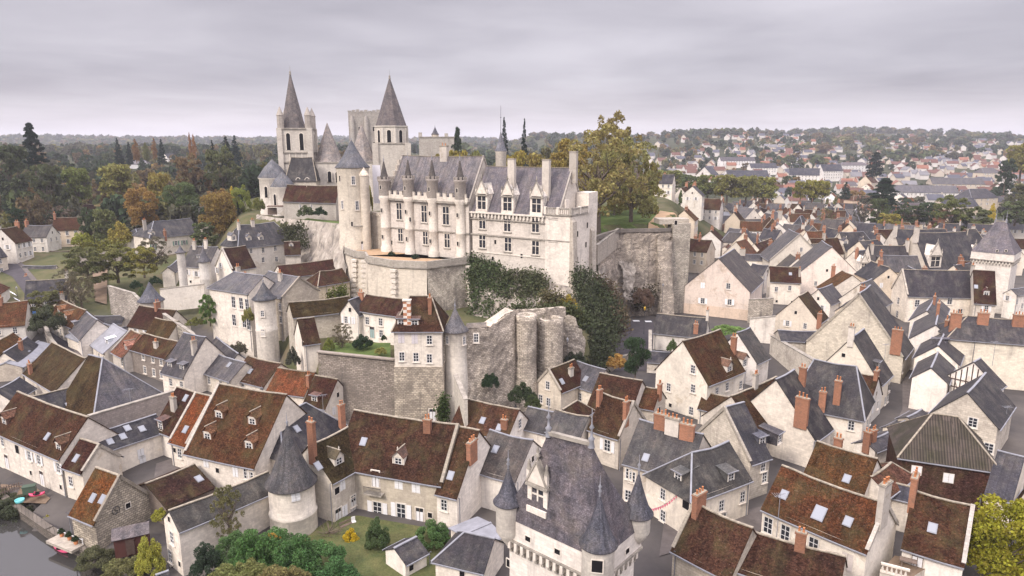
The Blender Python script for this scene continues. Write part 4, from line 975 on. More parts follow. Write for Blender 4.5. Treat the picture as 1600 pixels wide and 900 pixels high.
H('cream house cut by the left edge near the road', (8,402),(-25,390),(5,417), 11, 44, rc=(.10,.06,.05), zg=5, nw=[('f',3,2)], wall='plast', wc=(.60,.50,.39))
H('white house with red brown hip roof and dormer among the hillside trees', (155,320),(133,319),(140,334), 19, 45, rc=(.11,.05,.045), zg=12, hip='AB', wall='plast', dm='131,329w.8', sd='the hillside house with the red hip roof')
H('white gable cottage between the golden trees', (194,321),(206,318),(203,335), 17, 50, roof='slate', rc=LSL, zg=12, wall='plast')
H('slate roofed pavilion between the two round trees', (322,319),(303,319),(312,345), 22, 55, roof='slate', rc=(.10,.10,.105), zg=15, wall='plast', hip='AB')
H('small tower like house with dark roof deep in the hillside trees', (191,299),(178,298),(184,303), 27, 40, rc=(.09,.06,.05), zg=18, win='f183,309 f187,312', wall='plast')
H('pale cottage with grey roof at the edge of the orchard', (40,325),(20,322),(28,330), 15, 45, roof='slate', rc=LSL, zg=11, wall='plast')
H('brown roofed house at the end of the orchard lane', (112,400),(98,408),(112,415), 10, 40, rc=(.12,.065,.05), zg=6)
# terrace houses under the castle
_t = H('large white stone house front of tall windows with pale slate hip roof', (412,431),(366,425),(377,456), 19, 36, roof='slate', rc=(.19,.19,.205), hip='B', zg=7, win='f365,472 f377,474 f391,477 f366,500 f382,503 f398,508', ws=(1.2,2.5), sd='the white house with tall windows', ch='b385,428s1.6 b372,424s1.6')
H('pale slate roof with pediment gable right of the domed stair turret', (468,433),(420,424),(447,466), 18, 38, roof='slate', rc=(.19,.19,.20), zg=9, cop='a', wall='old', win='f440,480 f442,500', ch='438,437s1.4')
H('long stone range with moss covered brown roof below the bastion', (545,463),(452,473),(490,491), 17.5, 42, rc=(.075,.055,.028), zg=10, wall='old', wc=(.5,.45,.37), sd='the moss covered range')
H('white lean to house with steep brown roof falling to the garden wall', (465,499),(490,496),(503,533), 14.5, 46, rc=(.085,.045,.036), zg=9, wall='plast', win='a481,543o1.6')
H('narrow grey slate roof with brick chimney above the terrace garden', (562,464),(545,470),(552,494), 18, 52, roof='slate', rc=(.10,.095,.10), zg=12, ch='566,466b1.2', wall='plast')
H('white terrace house with dark red roof and garden door', (645,469),(573,460),(600,489), 18.6, 42, rc=(.10,.05,.042), zg=13.5, win='f574,501 f595,503 f582,528d f596,529', wall='plast', sd='the terrace garden house', shc=(.25,.34,.32))
FB = H('white four bay house with brown hip roof and chequered chimney standing on the rampart', (674,463),(640,463),(652,515), 20.6, 46, rc=(.105,.058,.042), zg=14, hip='AB', hk=.45, win='f627,528c1.1 f648,529c1.1 f671,531 f628,557 f650,558 f671,560', dm='627,505s 648,506s', ch='f672,486b2.2 ', wc=(.66,.60,.51), sd='the four bay house on the rampart', shc=(.5,.46,.46))
H('long house with maroon roof under the church cliff', (520,405),(434,415),(470,430), 16.5, 38, rc=(.11,.05,.042), zg=11, wall='plast', sd='the maroon roof under the cliff')
H('stone house with brown hipped roof and tan gable against the bastion', (534,419),(500,424),(515,443), 15.8, 42, rc=(.12,.062,.048), zg=11, hip='B', wc=(.5,.43,.33))
H('small brown roofed annexe with moss at the foot of the church wall', (468,377),(444,378),(455,397), 20, 46, rc=(.085,.048,.04), zg=15, dm='455,384w.7')
# renaissance quarter on the right
GR = H('grand renaissance town hall with huge dark slate roof and carved dormer', (1428,364),(1508,362),(1470,418), 11, 55, roof='slate', rc=(.062,.06,.07), zg=3, win='f1440,432 f1460,432 f1480,430', ch='a1424,372sw3.5', lead=False, sd='the grand renaissance house')
GP = H('pavilion with steep pointed slate hip roof and two carved dormers', (1513,358),(1525,358),(1520,403), 11.5, 60, roof='slate', rc=(.06,.058,.066), zg=3, hip='AB', hk=.8, win='f1490,415 f1519,412', lead=False)
H('slate roofed house with tall white chimney gable behind the grand renaissance house', (1396,358),(1478,358),(1440,385), 12, 50, roof='slate', rc=(.058,.056,.066), zg=3, ch='a1394,365sw3', lead=False)
GM = H('slate roofed house with mossy ridge and carved white dormer left of the grand renaissance house', (1357,383),(1416,384),(1390,425), 9, 52, roof='slate', rc=(.062,.056,.064), zg=3, dm='1375,405s', ch='b1417,388sw2.6 a1362,392sw2.2', lead=False)
H('dark slate house with two white dormers in the middle of the right quarter', (1312,363),(1349,362),(1340,390), 10, 55, roof='slate', rc=(.055,.052,.06), zg=3, dm='1321,380w1.3 1347,380w1.3', hip='B')
H('dark slate house with low front under the mossy ridged roof', (1335,392),(1357,390),(1345,412), 9, 48, roof='slate', rc=(.06,.056,.064), zg=3, ch='1330,398b1.8', win='f1333,420')
H('tall narrow pyramid roofed house in pale slate with white chimney', (1337,328),(1340,325),(1337,366), 11, 66, roof='slate', rc=(.17,.165,.175), zg=3, hip='AB', hk=.9, ch='a1326,352s2')
H('white house with small slate roof at the right edge below the machicolated tower', (1620,445),(1580,452),(1590,460), 10, 40, roof='slate', rc=LSL, zg=3, win='f1587,472 f1597,478', wall='plast')
H('white house with chimneyed gable just left of the blank pinkish gable', (1222,335),(1212,330),(1205,362), 9.5, 48, roof='slate', rc=(.14,.135,.14), zg=3, win='a1227,362o1.4', ch='a1219,338sw2.6', wall='plast')
H('brown roofed house behind the wide cream gable', (1216,362),(1205,345),(1195,372), 9, 45, rc=(.14,.07,.05), zg=3, ch='1209,352b2', wall='plast')
H('small round turret house with pointed dark cone between the gables', (1250,338),(1254,337),(1251,352), 12, 62, roof='slate', rc=DSL, zg=3, hip='AB', hk=1)
H('pale stone gable with twin chimneys beside the lawn wall', (1056,300),(1046,296),(1034,322), 8, 42, roof='slate', rc=LSL, zg=3, wall='lime', ch='a1040,312s2 1032,312s2', win='a1058,312o', sd='the pale gable beside the lawn')
H('brown tiled house in front of the pale gable beside the lawn', (1052,322),(1030,328),(1035,336), 10, 45, rc=(.13,.07,.055), zg=3)
H('long light grey zinc roofed range near the lawn wall', (1138,331),(1090,331),(1110,337), 10, 25, roof='zinc', zg=3)
H('dark slate house behind the grey zinc range', (1140,337),(1098,336),(1110,350), 9.5, 42, roof='slate', rc=DSL, zg=3)
H('big stone gabled house with light slate roof and twin white chimneys', (1178,326),(1156,322),(1142,346), 11, 48, roof='slate', rc=(.20,.195,.205), zg=3, ch='1143,330s2.4 1150,327s2.4', win='a1180,340o a1172,352o', sd='the light slate roof with twin chimneys')
H('ochre orange roofed house behind the light slate roof', (1136,323),(1112,322),(1122,328), 10, 40, rc=(.25,.13,.07), zg=3, ch='1117,320b1.6')
H('house with orange brown roof sloping to the street below the grey slates', (1133,348),(1115,358),(1108,372), 9, 42, rc=(.20,.10,.055), zg=3)
H('grey slate roofed house with big white gable in the middle of the lanes', (1158,358),(1140,356),(1132,378), 9, 45, roof='slate', rc=(.13,.125,.13), zg=3, wall='plast')
H('pink tiled low roof beside a white chimney in the lanes', (1142,376),(1130,388),(1126,398), 8.5, 35, rc=(.30,.16,.13), zg=3, ch='1146,384s2.4')
H('white walled house with dark slate eaves between pink and brown roofs', (1122,362),(1100,385),(1102,396), 8.5, 42, roof='slate', rc=(.11,.10,.10), zg=3, win='f1104,402')
H('maroon tiled house with brick chimney behind the pink gabled house', (1205,372),(1168,384),(1180,398), 9.5, 45, rc=(.11,.055,.05), zg=3, ch='1183,380b3')
H('salmon roofed house with brick chimney right of the light slate roof', (1206,361),(1188,364),(1192,374), 9.5, 42, rc=(.30,.15,.11), zg=3)
H('dark slate range with white rear wall right of the pink gabled house', (1212,398),(1145,396),(1175,405), 9.5, 40, roof='slate', rc=(.085,.08,.09), zg=3, ch='1160,398sw2', wall='plast')
H('white walled house with black slate roof right beside the pink gabled house', (1200,415),(1176,412),(1185,428), 9.5, 42, roof='slate', rc=(.08,.075,.085), zg=3, wall='plast')
# ---------------------------------------------------------------- castle, church, ramparts, towers
def arc_pts(c, r, a0, a1, n): return [Vector((c[0] + r * math.cos(a0 + (a1 - a0) * i / n), c[1] + r * math.sin(a0 + (a1 - a0) * i / n), 0)) for i in range(n + 1)]
def part(root, name, fn, color=None):
    m = MB(); fn(m); return m.obj(name, root, color)
LC, LC2, OC = (.70, .63, .54), (.64, .575, .485), (.50, .44, .36)
def cone_roof(root, c, r, z0, z1, mat=SLATE, col=(.085, .082, .092), flare=.25, seg=28, finial=True, name='roof'):
    def f(m):
        h = z1 - z0
        m.lathe((c[0], c[1], 0), [(r * .9, z0 - .12), (r + flare, z0 - .1), (r + flare, z0), (r * .82, z0 + h * .16), (r * .6, z0 + h * .36), (r * .3, z0 + h * .67), (.04, z1)], seg, mat)
    o = part(root, name, f, col)
    if finial:
        def g(m): m.lathe((c[0], c[1], z1 - .5), [(.14, 0), (.10, .5), (.19, .68), (.07, .85), (.04, 1.2), (.02, 1.9)], 8, ZINC)
        part(root, 'finial', g)
    return o
def stone_lucarne(root, p, n, w, h, dep, name='dormer', col=LC):
    """carved stone dormer: cross window, steep gable, pinnacles; p is the foot of its front wall"""
    p = Vector(p); u = Vector((-n.y, n.x, 0)); rz = math.atan2(u.y, u.x)
    gh = w * .95
    def f(m):
        for s in (-1, 1):
            m.box(p + u * s * (w / 2 - .2) + Vector((0, 0, h / 2)) - n * .2, (.45, .5, h), rz, LIME)
            m.box(p + u * s * (w / 2 - .1) + Vector((0, 0, h + .5)), (.32, .32, 1.4), rz, STONEW)
            q = p + u * s * (w / 2 - .1) + Vector((0, 0, h + 1.2)); m.lathe(q, [(.26, 0), (.12, .5), (.17, .62), (.02, 1.0)], 6, DARKST)
            m.box(p + u * s * (w / 2 - .12) + Vector((0, 0, h / 2)) - n * (dep / 2 + .2), (.22, dep, h), rz, SLATE)
        m.box(p + Vector((0, 0, h * .1)), (w, .5, h * .2), rz, LIME); m.box(p + Vector((0, 0, h * .93)) , (w + .25, .6, .22), rz, DARKST)
        t = h + .05
        m.prism([p + u * x + n * y + Vector((0, 0, t)) for x, y in ((-w / 2, .2), (w / 2, .2), (w / 2, -.25), (-w / 2, -.25))], [p + u * x + n * y + Vector((0, 0, t + gh)) for x, y in ((-.08, .2), (.08, .2), (.08, -.25), (-.08, -.25))], STONEW)
        for s in (-1, 1): m.bar(p + u * s * (w / 2 + .05) + Vector((0, 0, t)), p + Vector((0, 0, t + gh + .12)), .6, .16, DARKST)
        q = p + Vector((0, 0, t + gh)); m.lathe(q, [(.13, 0), (.1, .4), (.3, .6), (.1, .8), (.16, 1.0), (.02, 1.5)], 6, DARKST)
        for s in (-1, 1): m.slab([p + u * s * (w / 2 + .1) + Vector((0, 0, h)) - n * .3, p + Vector((0, 0, h + gh * .8)) - n * .3, p + Vector((0, 0, h + gh * .8)) - n * (dep + 1.2), p + u * s * (w / 2 + .1) + Vector((0, 0, h)) - n * (dep + .4)], .1, SLATE)
    o = part(root, name, f, col)
    ww, hh = w - .95, h * .68
    q = bpy.data.objects.new('window', winmesh('m', ww, hh)); COL.objects.link(q); q.parent = o; q.location = p + Vector((0, 0, h * .55)) - n * .08 - Vector(o['_o']); q.rotation_euler = (0, 0, math.atan2(n.y, n.x) - math.pi / 2)
    return o

# --- royal lodge over the cliff
PL, PR = Py(598, 350, 182), Py(893, 380, 152)
PL.z = PR.z = 0
fu = (PR - PL).normalized(); fn_ = Vector((fu.y, -fu.x, 0))
if fn_.y > 0: fn_ = -fn_
def Fp(u, v=350, off=0): return Pp(u, v, PL + fn_ * off, fn_)
def F0(u, off=0): p = Fp(u, 350, off); p.z = 0; return p
def ridge_of(u0, u1, w, zr):
    a, b = F0(u0) - fn_ * w, F0(u1) - fn_ * w; a.z = b.z = zr; return a, b
a, b = ridge_of(607, 733, 6.5, 47)
old = house3('older royal lodge with crenellated parapet four pointed turrets and grey slate roof', a, b, fn_, 6.5, 36, name='castle_lodge', cat='castle', zg=20, roof='slate', rc=(.30, .285, .295), wc=LC, ov=-.6, lead=False, gut=False, cop='ab', sd='the older royal lodge')
for u, v, w, h in ((624, 330, 1.7, 4.2), (663, 334, 1.7, 4.2), (697, 337, 1.9, 4.4), (626, 367, 1.5, 3.2), (665, 372, 1.5, 3.2), (699, 376, 1.6, 3.4)): window(old, Fp(u, v), fn_, 'm', w, h)
for u, v in ((641, 343), (673, 347), (636, 369), (673, 373), (714, 350), (676, 392), (612, 379)): window(old, Fp(u, v, 1.3 if u in (673, 676, 636, 641, 714) else 0), fn_, 'o', .55, 1.1)
def para(m):
    z0 = 36
    m.box((F0(607) + F0(733)) / 2 + fn_ * .35 + Vector((0, 0, z0 - .1)), ((F0(733) - F0(607)).length, .9, .5), math.atan2(fu.y, fu.x), DARKST)
    m.box((F0(607) + F0(733)) / 2 + fn_ * .3 + Vector((0, 0, z0 + .65)), ((F0(733) - F0(607)).length, .5, 1.0), math.atan2(fu.y, fu.x), LIME)
    L = (F0(733) - F0(607)).length; n = int(L / 1.9)
    for i in range(n):
        q = F0(607) + fu * (i + .5) * L / n + fn_ * .3; m.box(q + Vector((0, 0, z0 + 1.6)), (.95, .5, .95), math.atan2(fu.y, fu.x), LIME); m.box(q + Vector((0, 0, z0 + 2.12)), (1.05, .6, .12), math.atan2(fu.y, fu.x), DARKST)
part(old, 'parapet', para, LC2)
def strings(m):
    for z in (28.4,): m.box((F0(607) + F0(733)) / 2 + fn_ * .1 + Vector((0, 0, z)), ((F0(733) - F0(607)).length, .35, .3), math.atan2(fu.y, fu.x), DARKST)
part(old, 'string_course', strings)
def tur(u, r, zb, top=41.5, apex=46.6):
    c = F0(u, .4)
    def f(m):
        m.lathe(c, [(r + .25, zb - 2), (r + .25, zb + 1.2), (r, zb + 1.5), (r, 28.2), (r + .15, 28.4), (r, 28.7), (r, 35.4), (r + .35, 36.2), (r + .2, 36.6), (r + .2, 36.9)], 20, LIME)
    def g(m):
        m.lathe(c, [(r + .2, 36.8), (r + .2, top - .8), (r + .45, top - .4), (r + .45, top), (.1, top)], 20, OLDST)
        for i in range(9):
            a_ = 2 * math.pi * i / 9; m.box(c + Vector((math.cos(a_) * (r + .3), math.sin(a_) * (r + .3), top + .35)), (.3, .6, .7), a_, OLDST)
    o = part(old, 'turret', f, LC2)
    part(old, 'turret_top', g, (.33, .29, .25)); o2 = cone_roof(old, c, r - .1, top, apex, STSLAB, (.085, .075, .068), .05, 16, name='turret_roof')
    o2.parent = o; o2.location = (0, 0, 0)
    for z in (39, 33, 26): window(old, c + fn_ * (r + .18) + Vector((0, 0, z)), fn_, 'o', .45, 1.0)
for u in (640, 677, 720): tur(u, 1.2, 22)
tur(603, 1.35, 22, 41, 46)
for u, v0 in ((673, 250),):
    q = F0(u) - fn_ * 6.2; q.z = 46.2; chimney(old, q, math.atan2(fu.y, fu.x), 3.2, 2.2, 1.0, 's', 2)
def step(m):                                          # crow-stepped gable on the left end
    a0 = a - fu * .3
    for i in range(8):
        for s in (-1, 1):
            if i < 7: m.box(a0 + fn_ * s * (6.3 - i * .88) + Vector((0, 0, 36.6 + i * 1.42 - a0.z)), (.7, .95, 1.6), math.atan2(fu.y, fu.x), OLDST)
part(old, 'stepped_gable', step, OC)
c = F0(748) - fn_ * 10
def stair(m): m.lathe(c, [(1.35, 22), (1.35, 47.9), (1.6, 48.2), (1.5, 48.4)], 16, LIME)
part(old, 'stair_turret', stair, LC2); cone_roof(old, c, 1.45, 48.3, 53.2, SLATE, (.13, .13, .145), .15, 16, False, 'turret_roof')
def pole(m): m.tube([c + Vector((0, 0, 53)), c + Vector((0, 0, 59.3))], [.07, .03], 6, IRON); m.lathe(c + Vector((0, 0, 56.3)), [(.02, 0), (.2, .15), (.02, .3)], 8, IRON)
part(old, 'flagpole', pole)

a, b = ridge_of(738, 872, 6.5, 44.6)
new = house3('newer royal lodge with three carved stone dormers and tall chimneys on the cliff edge', a, b, fn_, 6.5, 34, name='castle_lodge', cat='castle', zg=15.5, roof='slate', rc=(.25, .235, .26), wc=LC, ov=.3, lead=False, gut=False, cop='b', sd='the newer royal lodge')
rzf = math.atan2(fu.y, fu.x)
for u, v in ((754, 347), (793, 351), (837, 352), (865, 356), (754, 377), (794, 382), (837, 387), (865, 391)): window(new, Fp(u, v), fn_, 'm', 1.75, 3.1)
for u, v in ((774, 378), (815, 400), (770, 404)): window(new, Fp(u, v), fn_, 'o', .6, 1.0)
for u in (753, 793, 838): stone_lucarne(new, F0(u, .05) + Vector((0, 0, 33.7)), fn_, 3.3, 4.6, 4.0)
def corn(m):
    A0, A1 = F0(736), F0(852); L = (A1 - A0).length
    m.box((A0 + A1) / 2 + fn_ * .25 + Vector((0, 0, 33.85)), (L, .7, .35), rzf, STONEW); m.box((A0 + A1) / 2 + fn_ * .15 + Vector((0, 0, 32.3)), (L, .4, .2), rzf, DARKST)
    n = int(L / .95)
    for i in range(n): m.box(A0 + fu * (i + .5) * L / n + fn_ * .2 + Vector((0, 0, 33.2)), (.4, .5, .9), rzf, STONEW)
    A0, A1 = F0(736), F0(893); m.box((A0 + A1) / 2 + fn_ * .12 + Vector((0, 0, 28.5)), ((A1 - A0).length, .35, .3), rzf, DARKST)
    for z in (24.2,): m.box((A0 + A1) / 2 + fn_ * .06 + Vector((0, 0, z)), ((A1 - A0).length, .2, .2), rzf, STONEW)
part(new, 'cornice', corn)
E0, E1 = F0(853), F0(893)
def endblock(m):                                      # corner platform with the long blind flank
    o = Vector((0, 0, 0)); q = [E0 + fn_ * .25, E1 + fn_ * .25, E1 - fn_ * 13.2, E0 - fn_ * 13.2]
    m.prism([p + Vector((0, 0, 9)) for p in q], [p + Vector((0, 0, 34.3)) for p in q], LIME)
    q2 = [E1 - fn_ * 8.5 - fu * 3.2, E1 - fn_ * 8.5 + fu * .05, E1 - fn_ * 13.3 + fu * .05, E1 - fn_ * 13.3 - fu * 3.2]
    m.prism([p + Vector((0, 0, 34)) for p in q2], [p + Vector((0, 0, 39)) for p in q2], LIME)
    q3 = [E1 - fn_ * 2.5 - fu * 5, E1 - fn_ * 2.5 - fu * 2.8, E1 - fn_ * 4.2 - fu * 2.8, E1 - fn_ * 4.2 - fu * 5]
    m.prism([p + Vector((0, 0, 34)) for p in q3], [p + Vector((0, 0, 37.6)) for p in q3], LIME)
part(new, 'corner_block', endblock, LC)
def balus(m):
    for P0, P1 in ((E0 + fn_ * .3, E1 + fn_ * .3), (E1 + fn_ * .3, E1 - fn_ * 8)):
        d = (P1 - P0); L = d.length; d.normalize(); r_ = math.atan2(d.y, d.x)
        for z, h in ((34.45, .4), (35.9, .25)): m.box((P0 + P1) / 2 + Vector((0, 0, z)), (L, .45, h), r_, DARKST)
        for i in range(int(L / .5)): m.box(P0 + d * (.25 + i * .5) + Vector((0, 0, 35.2)), (.24, .22, 1.2), r_, STONEW)
        for i in range(3): m.box(P0 + d * L * i / 2 + Vector((0, 0, 35.3)), (.6, .6, 1.7), r_, STONEW)
part(new, 'balustrade', balus)
def butt(m):
    for s, z1 in ((0.6, 33), (5.5, 22), (10.5, 30)):
        q = E1 - fn_ * s; w = 1.0
        m.prism([q + fn_ * w + fu * 1.6 + Vector((0, 0, 9)), q - fn_ * w + fu * 1.6 + Vector((0, 0, 9)), q - fn_ * w - fu * .2 + Vector((0, 0, 9)), q + fn_ * w - fu * .2 + Vector((0, 0, 9))],
                [q + fn_ * w + fu * .5 + Vector((0, 0, z1)), q - fn_ * w + fu * .5 + Vector((0, 0, z1)), q - fn_ * w - fu * .2 + Vector((0, 0, z1 + 1)), q + fn_ * w - fu * .2 + Vector((0, 0, z1 + 1))], OLDST)
part(new, 'buttress', butt, OC)
for s, z in ((3, 30), (7.5, 27), (3.2, 24), (8, 31.5), (11.5, 25)): window(new, E1 - fn_ * s + fu * .02 + Vector((0, 0, z)), fu, 'o', .7, 1.3)
for u, back, z0, h in ((792, 2.2, 39, 7.5), (845, 2.4, 39, 7.4), (874, 6.5, 43.2, 5.0)):
    q = F0(u) - fn_ * back; q.z = z0; chimney(new, q, rzf, h, 1.8, .95, 's', 2, pots=0, col=(.5, .45, .385))

# --- bastion terrace in front of the older lodge
def onz(u, v, z): p = Pz(u, v, z); return Vector((p.x, p.y, 0))
TZ = 22.0
edge = [onz(540, 392, TZ), onz(556, 398, TZ), onz(571, 399, TZ), onz(575, 406, TZ), onz(616, 413, TZ), onz(667, 415, TZ), onz(731, 407, TZ), onz(748, 391, TZ)]
bas = thing('bastion', (edge[4].x, edge[4].y, 8), 'cream stone bastion terrace with gravel top and corner quoins below the older royal lodge', 'bastion')
LAND.append(('the bastion terrace', Vector((edge[5].x, edge[5].y, 16))))
back_ = [F0(738, .4), F0(600, .4), F0(590, -2)]
ring = edge + back_
def bwall(m):
    k = len(ring)
    for i in range(len(edge) - 1):
        p, q = edge[i], edge[i + 1]; d = (q - p).normalized(); o = Vector((d.y, -d.x, 0)) * .9
        m.face([p + o + Vector((0, 0, 5)), q + o + Vector((0, 0, 5)), q + Vector((0, 0, TZ)), p + Vector((0, 0, TZ))], LIME if i < 5 else RUBBLE)
    m.face([edge[-1] + Vector((0, 0, 5)), ring[-3] + Vector((0, 0, 5)), ring[-3] + Vector((0, 0, TZ)), edge[-1] + Vector((0, 0, TZ))], LIME)
part(bas, 'wall', bwall, (.60, .53, .43))
part(bas, 'terrace_floor', lambda m: m.face([p + Vector((0, 0, TZ - .05)) for p in ring], GRAVEL))
def bpar(m):
    for i in range(len(edge) - 1):
        p, q = edge[i], edge[i + 1]; L = (q - p).length
        m.box((p + q) / 2 + Vector((0, 0, TZ + .25)), (L + .3, .5, 1.5), math.atan2((q - p).y, (q - p).x), OLDST); m.box((p + q) / 2 + Vector((0, 0, TZ - .6)), (L + .5, .8, .35), math.atan2((q - p).y, (q - p).x), DARKST)
part(bas, 'parapet', bpar, (.40, .36, .30))
for p in (edge[1], edge[4], edge[6], edge[2]):
    o = (p - F0(650)).normalized() * .75
    def quo(m):
        for i in range(20): m.box(p + o * (1 - i / 26) + Vector((0, 0, 8 + i * .66)), (1.5 if i % 2 else .95, 1.5 if i % 2 else .95, .6), rzf + .2, STONEW)
    part(bas, 'corner_quoin', quo)
def bbut(m):
    for p, q, w in ((edge[6] - Vector((5, .2, 0)), Vector((-.4, -2.6, 0)), 1.6), (edge[6] + Vector((-.8, .4, 0)), Vector((.5, -1.8, 0)), 1.2)):
        x = Vector((w, 0, 0)); m.prism([p + q - x + Vector((0, 0, 5)), p + q + x + Vector((0, 0, 5)), p + x + Vector((0, .6, 5)), p - x + Vector((0, .6, 5))], [p + q * .2 - x + Vector((0, 0, 17)), p + q * .2 + x + Vector((0, 0, 17)), p + x + Vector((0, .6, 18.5)), p - x + Vector((0, .6, 18.5))], OLDST)
part(bas, 'buttress', bbut, (.42, .38, .31))
def ramp(m):
    p, q = onz(702, 399, TZ), onz(728, 386, TZ); d = (q - p); r_ = math.atan2(d.y, d.x); nn = Vector((-d.y, d.x, 0)).normalized() * 1.6
    for i in range(10):
        c = p + d * (i + .5) / 10; m.box(c + Vector((0, 0, TZ + (i + 1) * .1)), (d.length / 10 + .02, 3.0, .2 * (i + 1) - .01 * i), r_, PAVE)
    for s in (-1, 1): m.bar(p + nn * s + Vector((0, 0, TZ + .6)), q + nn * s + Vector((0, 0, TZ + 2.4)), .45, 1.0, OLDST)
part(bas, 'stair', ramp, (.4, .36, .3))
for i, (u, v) in enumerate(((612, 400), (613, 387), (649, 404), (656, 393), (692, 398))):
    tree('bush', onz(u, v, TZ) + Vector((0, 0, TZ - .1)), 1.5, 2.2, DKGREEN, ['round clipped shrub on the gravel terrace nearest its left parapet', 'round clipped shrub on the gravel terrace against the older lodge wall at left', 'round clipped shrub on the gravel terrace by the middle of the front parapet', 'round clipped shrub on the gravel terrace between two turrets', 'round clipped shrub on the gravel terrace beside the stair'][i], 'mid', group='clipped shrubs on the gravel terrace')

# --- round tower with the slate cone
c = Py(554, 330, 187); c.z = 0; r = 4.25
tw = thing('round_tower', (c.x, c.y, 20), 'tall round cream tower with dark slate cone beside the older royal lodge', 'tower'); LAND.append(('the tall round tower', Vector((c.x, c.y, 35))))
part(tw, 'wall', lambda m: m.lathe(c, [(r + .5, 12), (r + .25, 24), (r, 25), (r, 43), (r + .2, 43.4), (r + .2, 43.9)], 36, LIME), (.60, .535, .43))
cone_roof(tw, c, r + .15, 43.9, 51.2, SLATE, (.095, .095, .105), .3, 36)
part(tw, 'stair_shaft', lambda m: (m.lathe(c + Vector((3.6, -2.9, 0)), [(1.2, 21), (1.2, 41.8)], 14, LIME), m.lathe(c + Vector((3.6, -2.9, 0)), [(1.35, 41.8), (.9, 42.8), (.02, 44)], 14, STSLAB)), (.58, .51, .41))
def tow_win(root, c, r, u, v, st, w, h):
    d = ray(u, v); a_, b_ = d.x ** 2 + d.y ** 2, 2 * (-(c.x) * d.x - c.y * d.y); c_ = c.x ** 2 + c.y ** 2 - r * r
    D = b_ * b_ - 4 * a_ * c_
    k = (-b_ - math.sqrt(max(D, 0))) / (2 * a_); p = CAM + d * k; n = Vector((p.x - c.x, p.y - c.y, 0)).normalized()
    return window(root, p, n, st, w, h)
for u, v, st, w, h in ((552, 282, 'w', .9, 2.2), (535, 320, 'w', .7, 2.2), (558, 321, 'w', .9, 2.4), (550, 350, 'o', .5, 1.2), (568, 385, 'd', 1.4, 2.8), (531, 279, 'o', .5, 1.5)): tow_win(tw, c, r + (.3 if v > 380 else .02), u, v, st, w, h)
part(tw, 'door_surround', lambda m: (m.box(Pz(568, 380, 24.8) * 1, (.1, .1, .1), 0, STONEW), m.lathe(c, [(r + .42, 28.2), (r + .62, 28.4), (r + .42, 28.6)], 10, DARKST, -1.45, -.9)))
# linking wall between tower and lodge
lk = thing('castle_wall', (F0(590).x, F0(590).y, 20), 'short curtain wall with dark ragged top between the round tower and the older lodge', 'wall')
def lkf(m):
    p, q = c + Vector((4, 1.5, 0)), F0(604) - fn_ * 2; d = q - p; m.box((p + q) / 2 + Vector((0, 0, 24.5)), (d.length, 1.6, 13), math.atan2(d.y, d.x), OLDST); m.box((p + q) / 2 + Vector((0, 0, 31.4)), (d.length, 1.9, .9), math.atan2(d.y, d.x), TILE)
part(lk, 'wall', lkf, OC)
ban = thing('scaffold_sheet', (Py(590, 283, 192).x, 192, 27), 'tall white scaffold sheet hanging beside the round tower', 'sheet')
part(ban, 'cloth', lambda m: m.box(Py(589, 288, 192), (2.2, .3, 10.5), .1, PAINT), (.62, .60, .62))

# --- church
CH = (.50, .455, .39)
y0 = 240; ct = Py(466, 230, y0)
ch1 = thing('church_tower', (ct.x, y0, 27), 'church bell tower with tall dark octagonal spire and corner pinnacles at left', 'church tower'); LAND.append(('the left church tower', Vector((ct.x, y0, 45))))
def sq(m):
    c = Vector((ct.x, y0, 0)); m.box(c + Vector((0, 0, 40)), (10.4, 10.4, 30), .12, LIME)
    for sx in (-1, 1):
        for sy in (-1, 1):
            q = c + Matrix.Rotation(.12, 3, 'Z') @ Vector((sx * 4.9, sy * 4.9, 0)); m.box(q + Vector((0, 0, 40)), (1.7, 1.7, 30.6), .12, LIME)
    for z in (47.2, 44.0, 55.1): m.box(c + Vector((0, 0, z)), (11.1, 11.1, .45), .12, DARKST)
    for i in range(5): m.box(c + Matrix.Rotation(.12, 3, 'Z') @ Vector((-4 + i * 2, -5.25, 45.6)), (.3, .3, 2.8), .12, STONEW)
part(ch1, 'wall', sq, CH)
nn = Vector((math.sin(.12), -math.cos(.12), 0)); cc = Vector((ct.x, y0, 0)); uu = Vector((nn.y * -1, nn.x, 0))
for s in (-2.15, 2.15): window(ch1, cc + nn * 5.22 + uu * s + Vector((0, 0, 50.8)), nn, 'a', 1.3, 5.6)
for s in (-2.1, 2.1): window(ch1, cc + Vector((math.cos(.12), math.sin(.12), 0)) * 5.22 + Vector((0, 0, 50.8)) - nn * s, Vector((math.cos(.12), math.sin(.12), 0)), 'a', 1.3, 5.6)
part(ch1, 'spire', lambda m: (m.lathe((ct.x - 1.2, y0, 0), [(4.2, 55.2), (.15, 73.2)], 8, STSLAB, smooth=False), m.lathe((ct.x - 1.2, y0, 72.8), [(.35, 0), (.45, .3), (.2, .6), (.4, 1.0), (.05, 1.3), (.04, 3)], 8, DARKST)), (.125, .11, .105))
def pin(m):
    for sx, sy in ((-1, -1), (1, -1), (1, 1), (-1, 1)):
        q = cc + Matrix.Rotation(.12, 3, 'Z') @ Vector((sx * 4.5, sy * 4.5, 0)); m.lathe(q, [(1.15, 55), (1.15, 59.2), (1.3, 59.4), (.05, 62.3)], 8, LIME, smooth=False)
part(ch1, 'pinnacles', pin, (.36, .32, .275))
y1 = 248; c2 = Py(612, 215, y1); c2.z = 0
ch2 = thing('church_tower', (c2.x, y1, 27), 'church crossing tower with arched belfry and the plain dark pyramid spire at right', 'church tower'); LAND.append(('the right church tower', Vector((c2.x, y1, 45))))
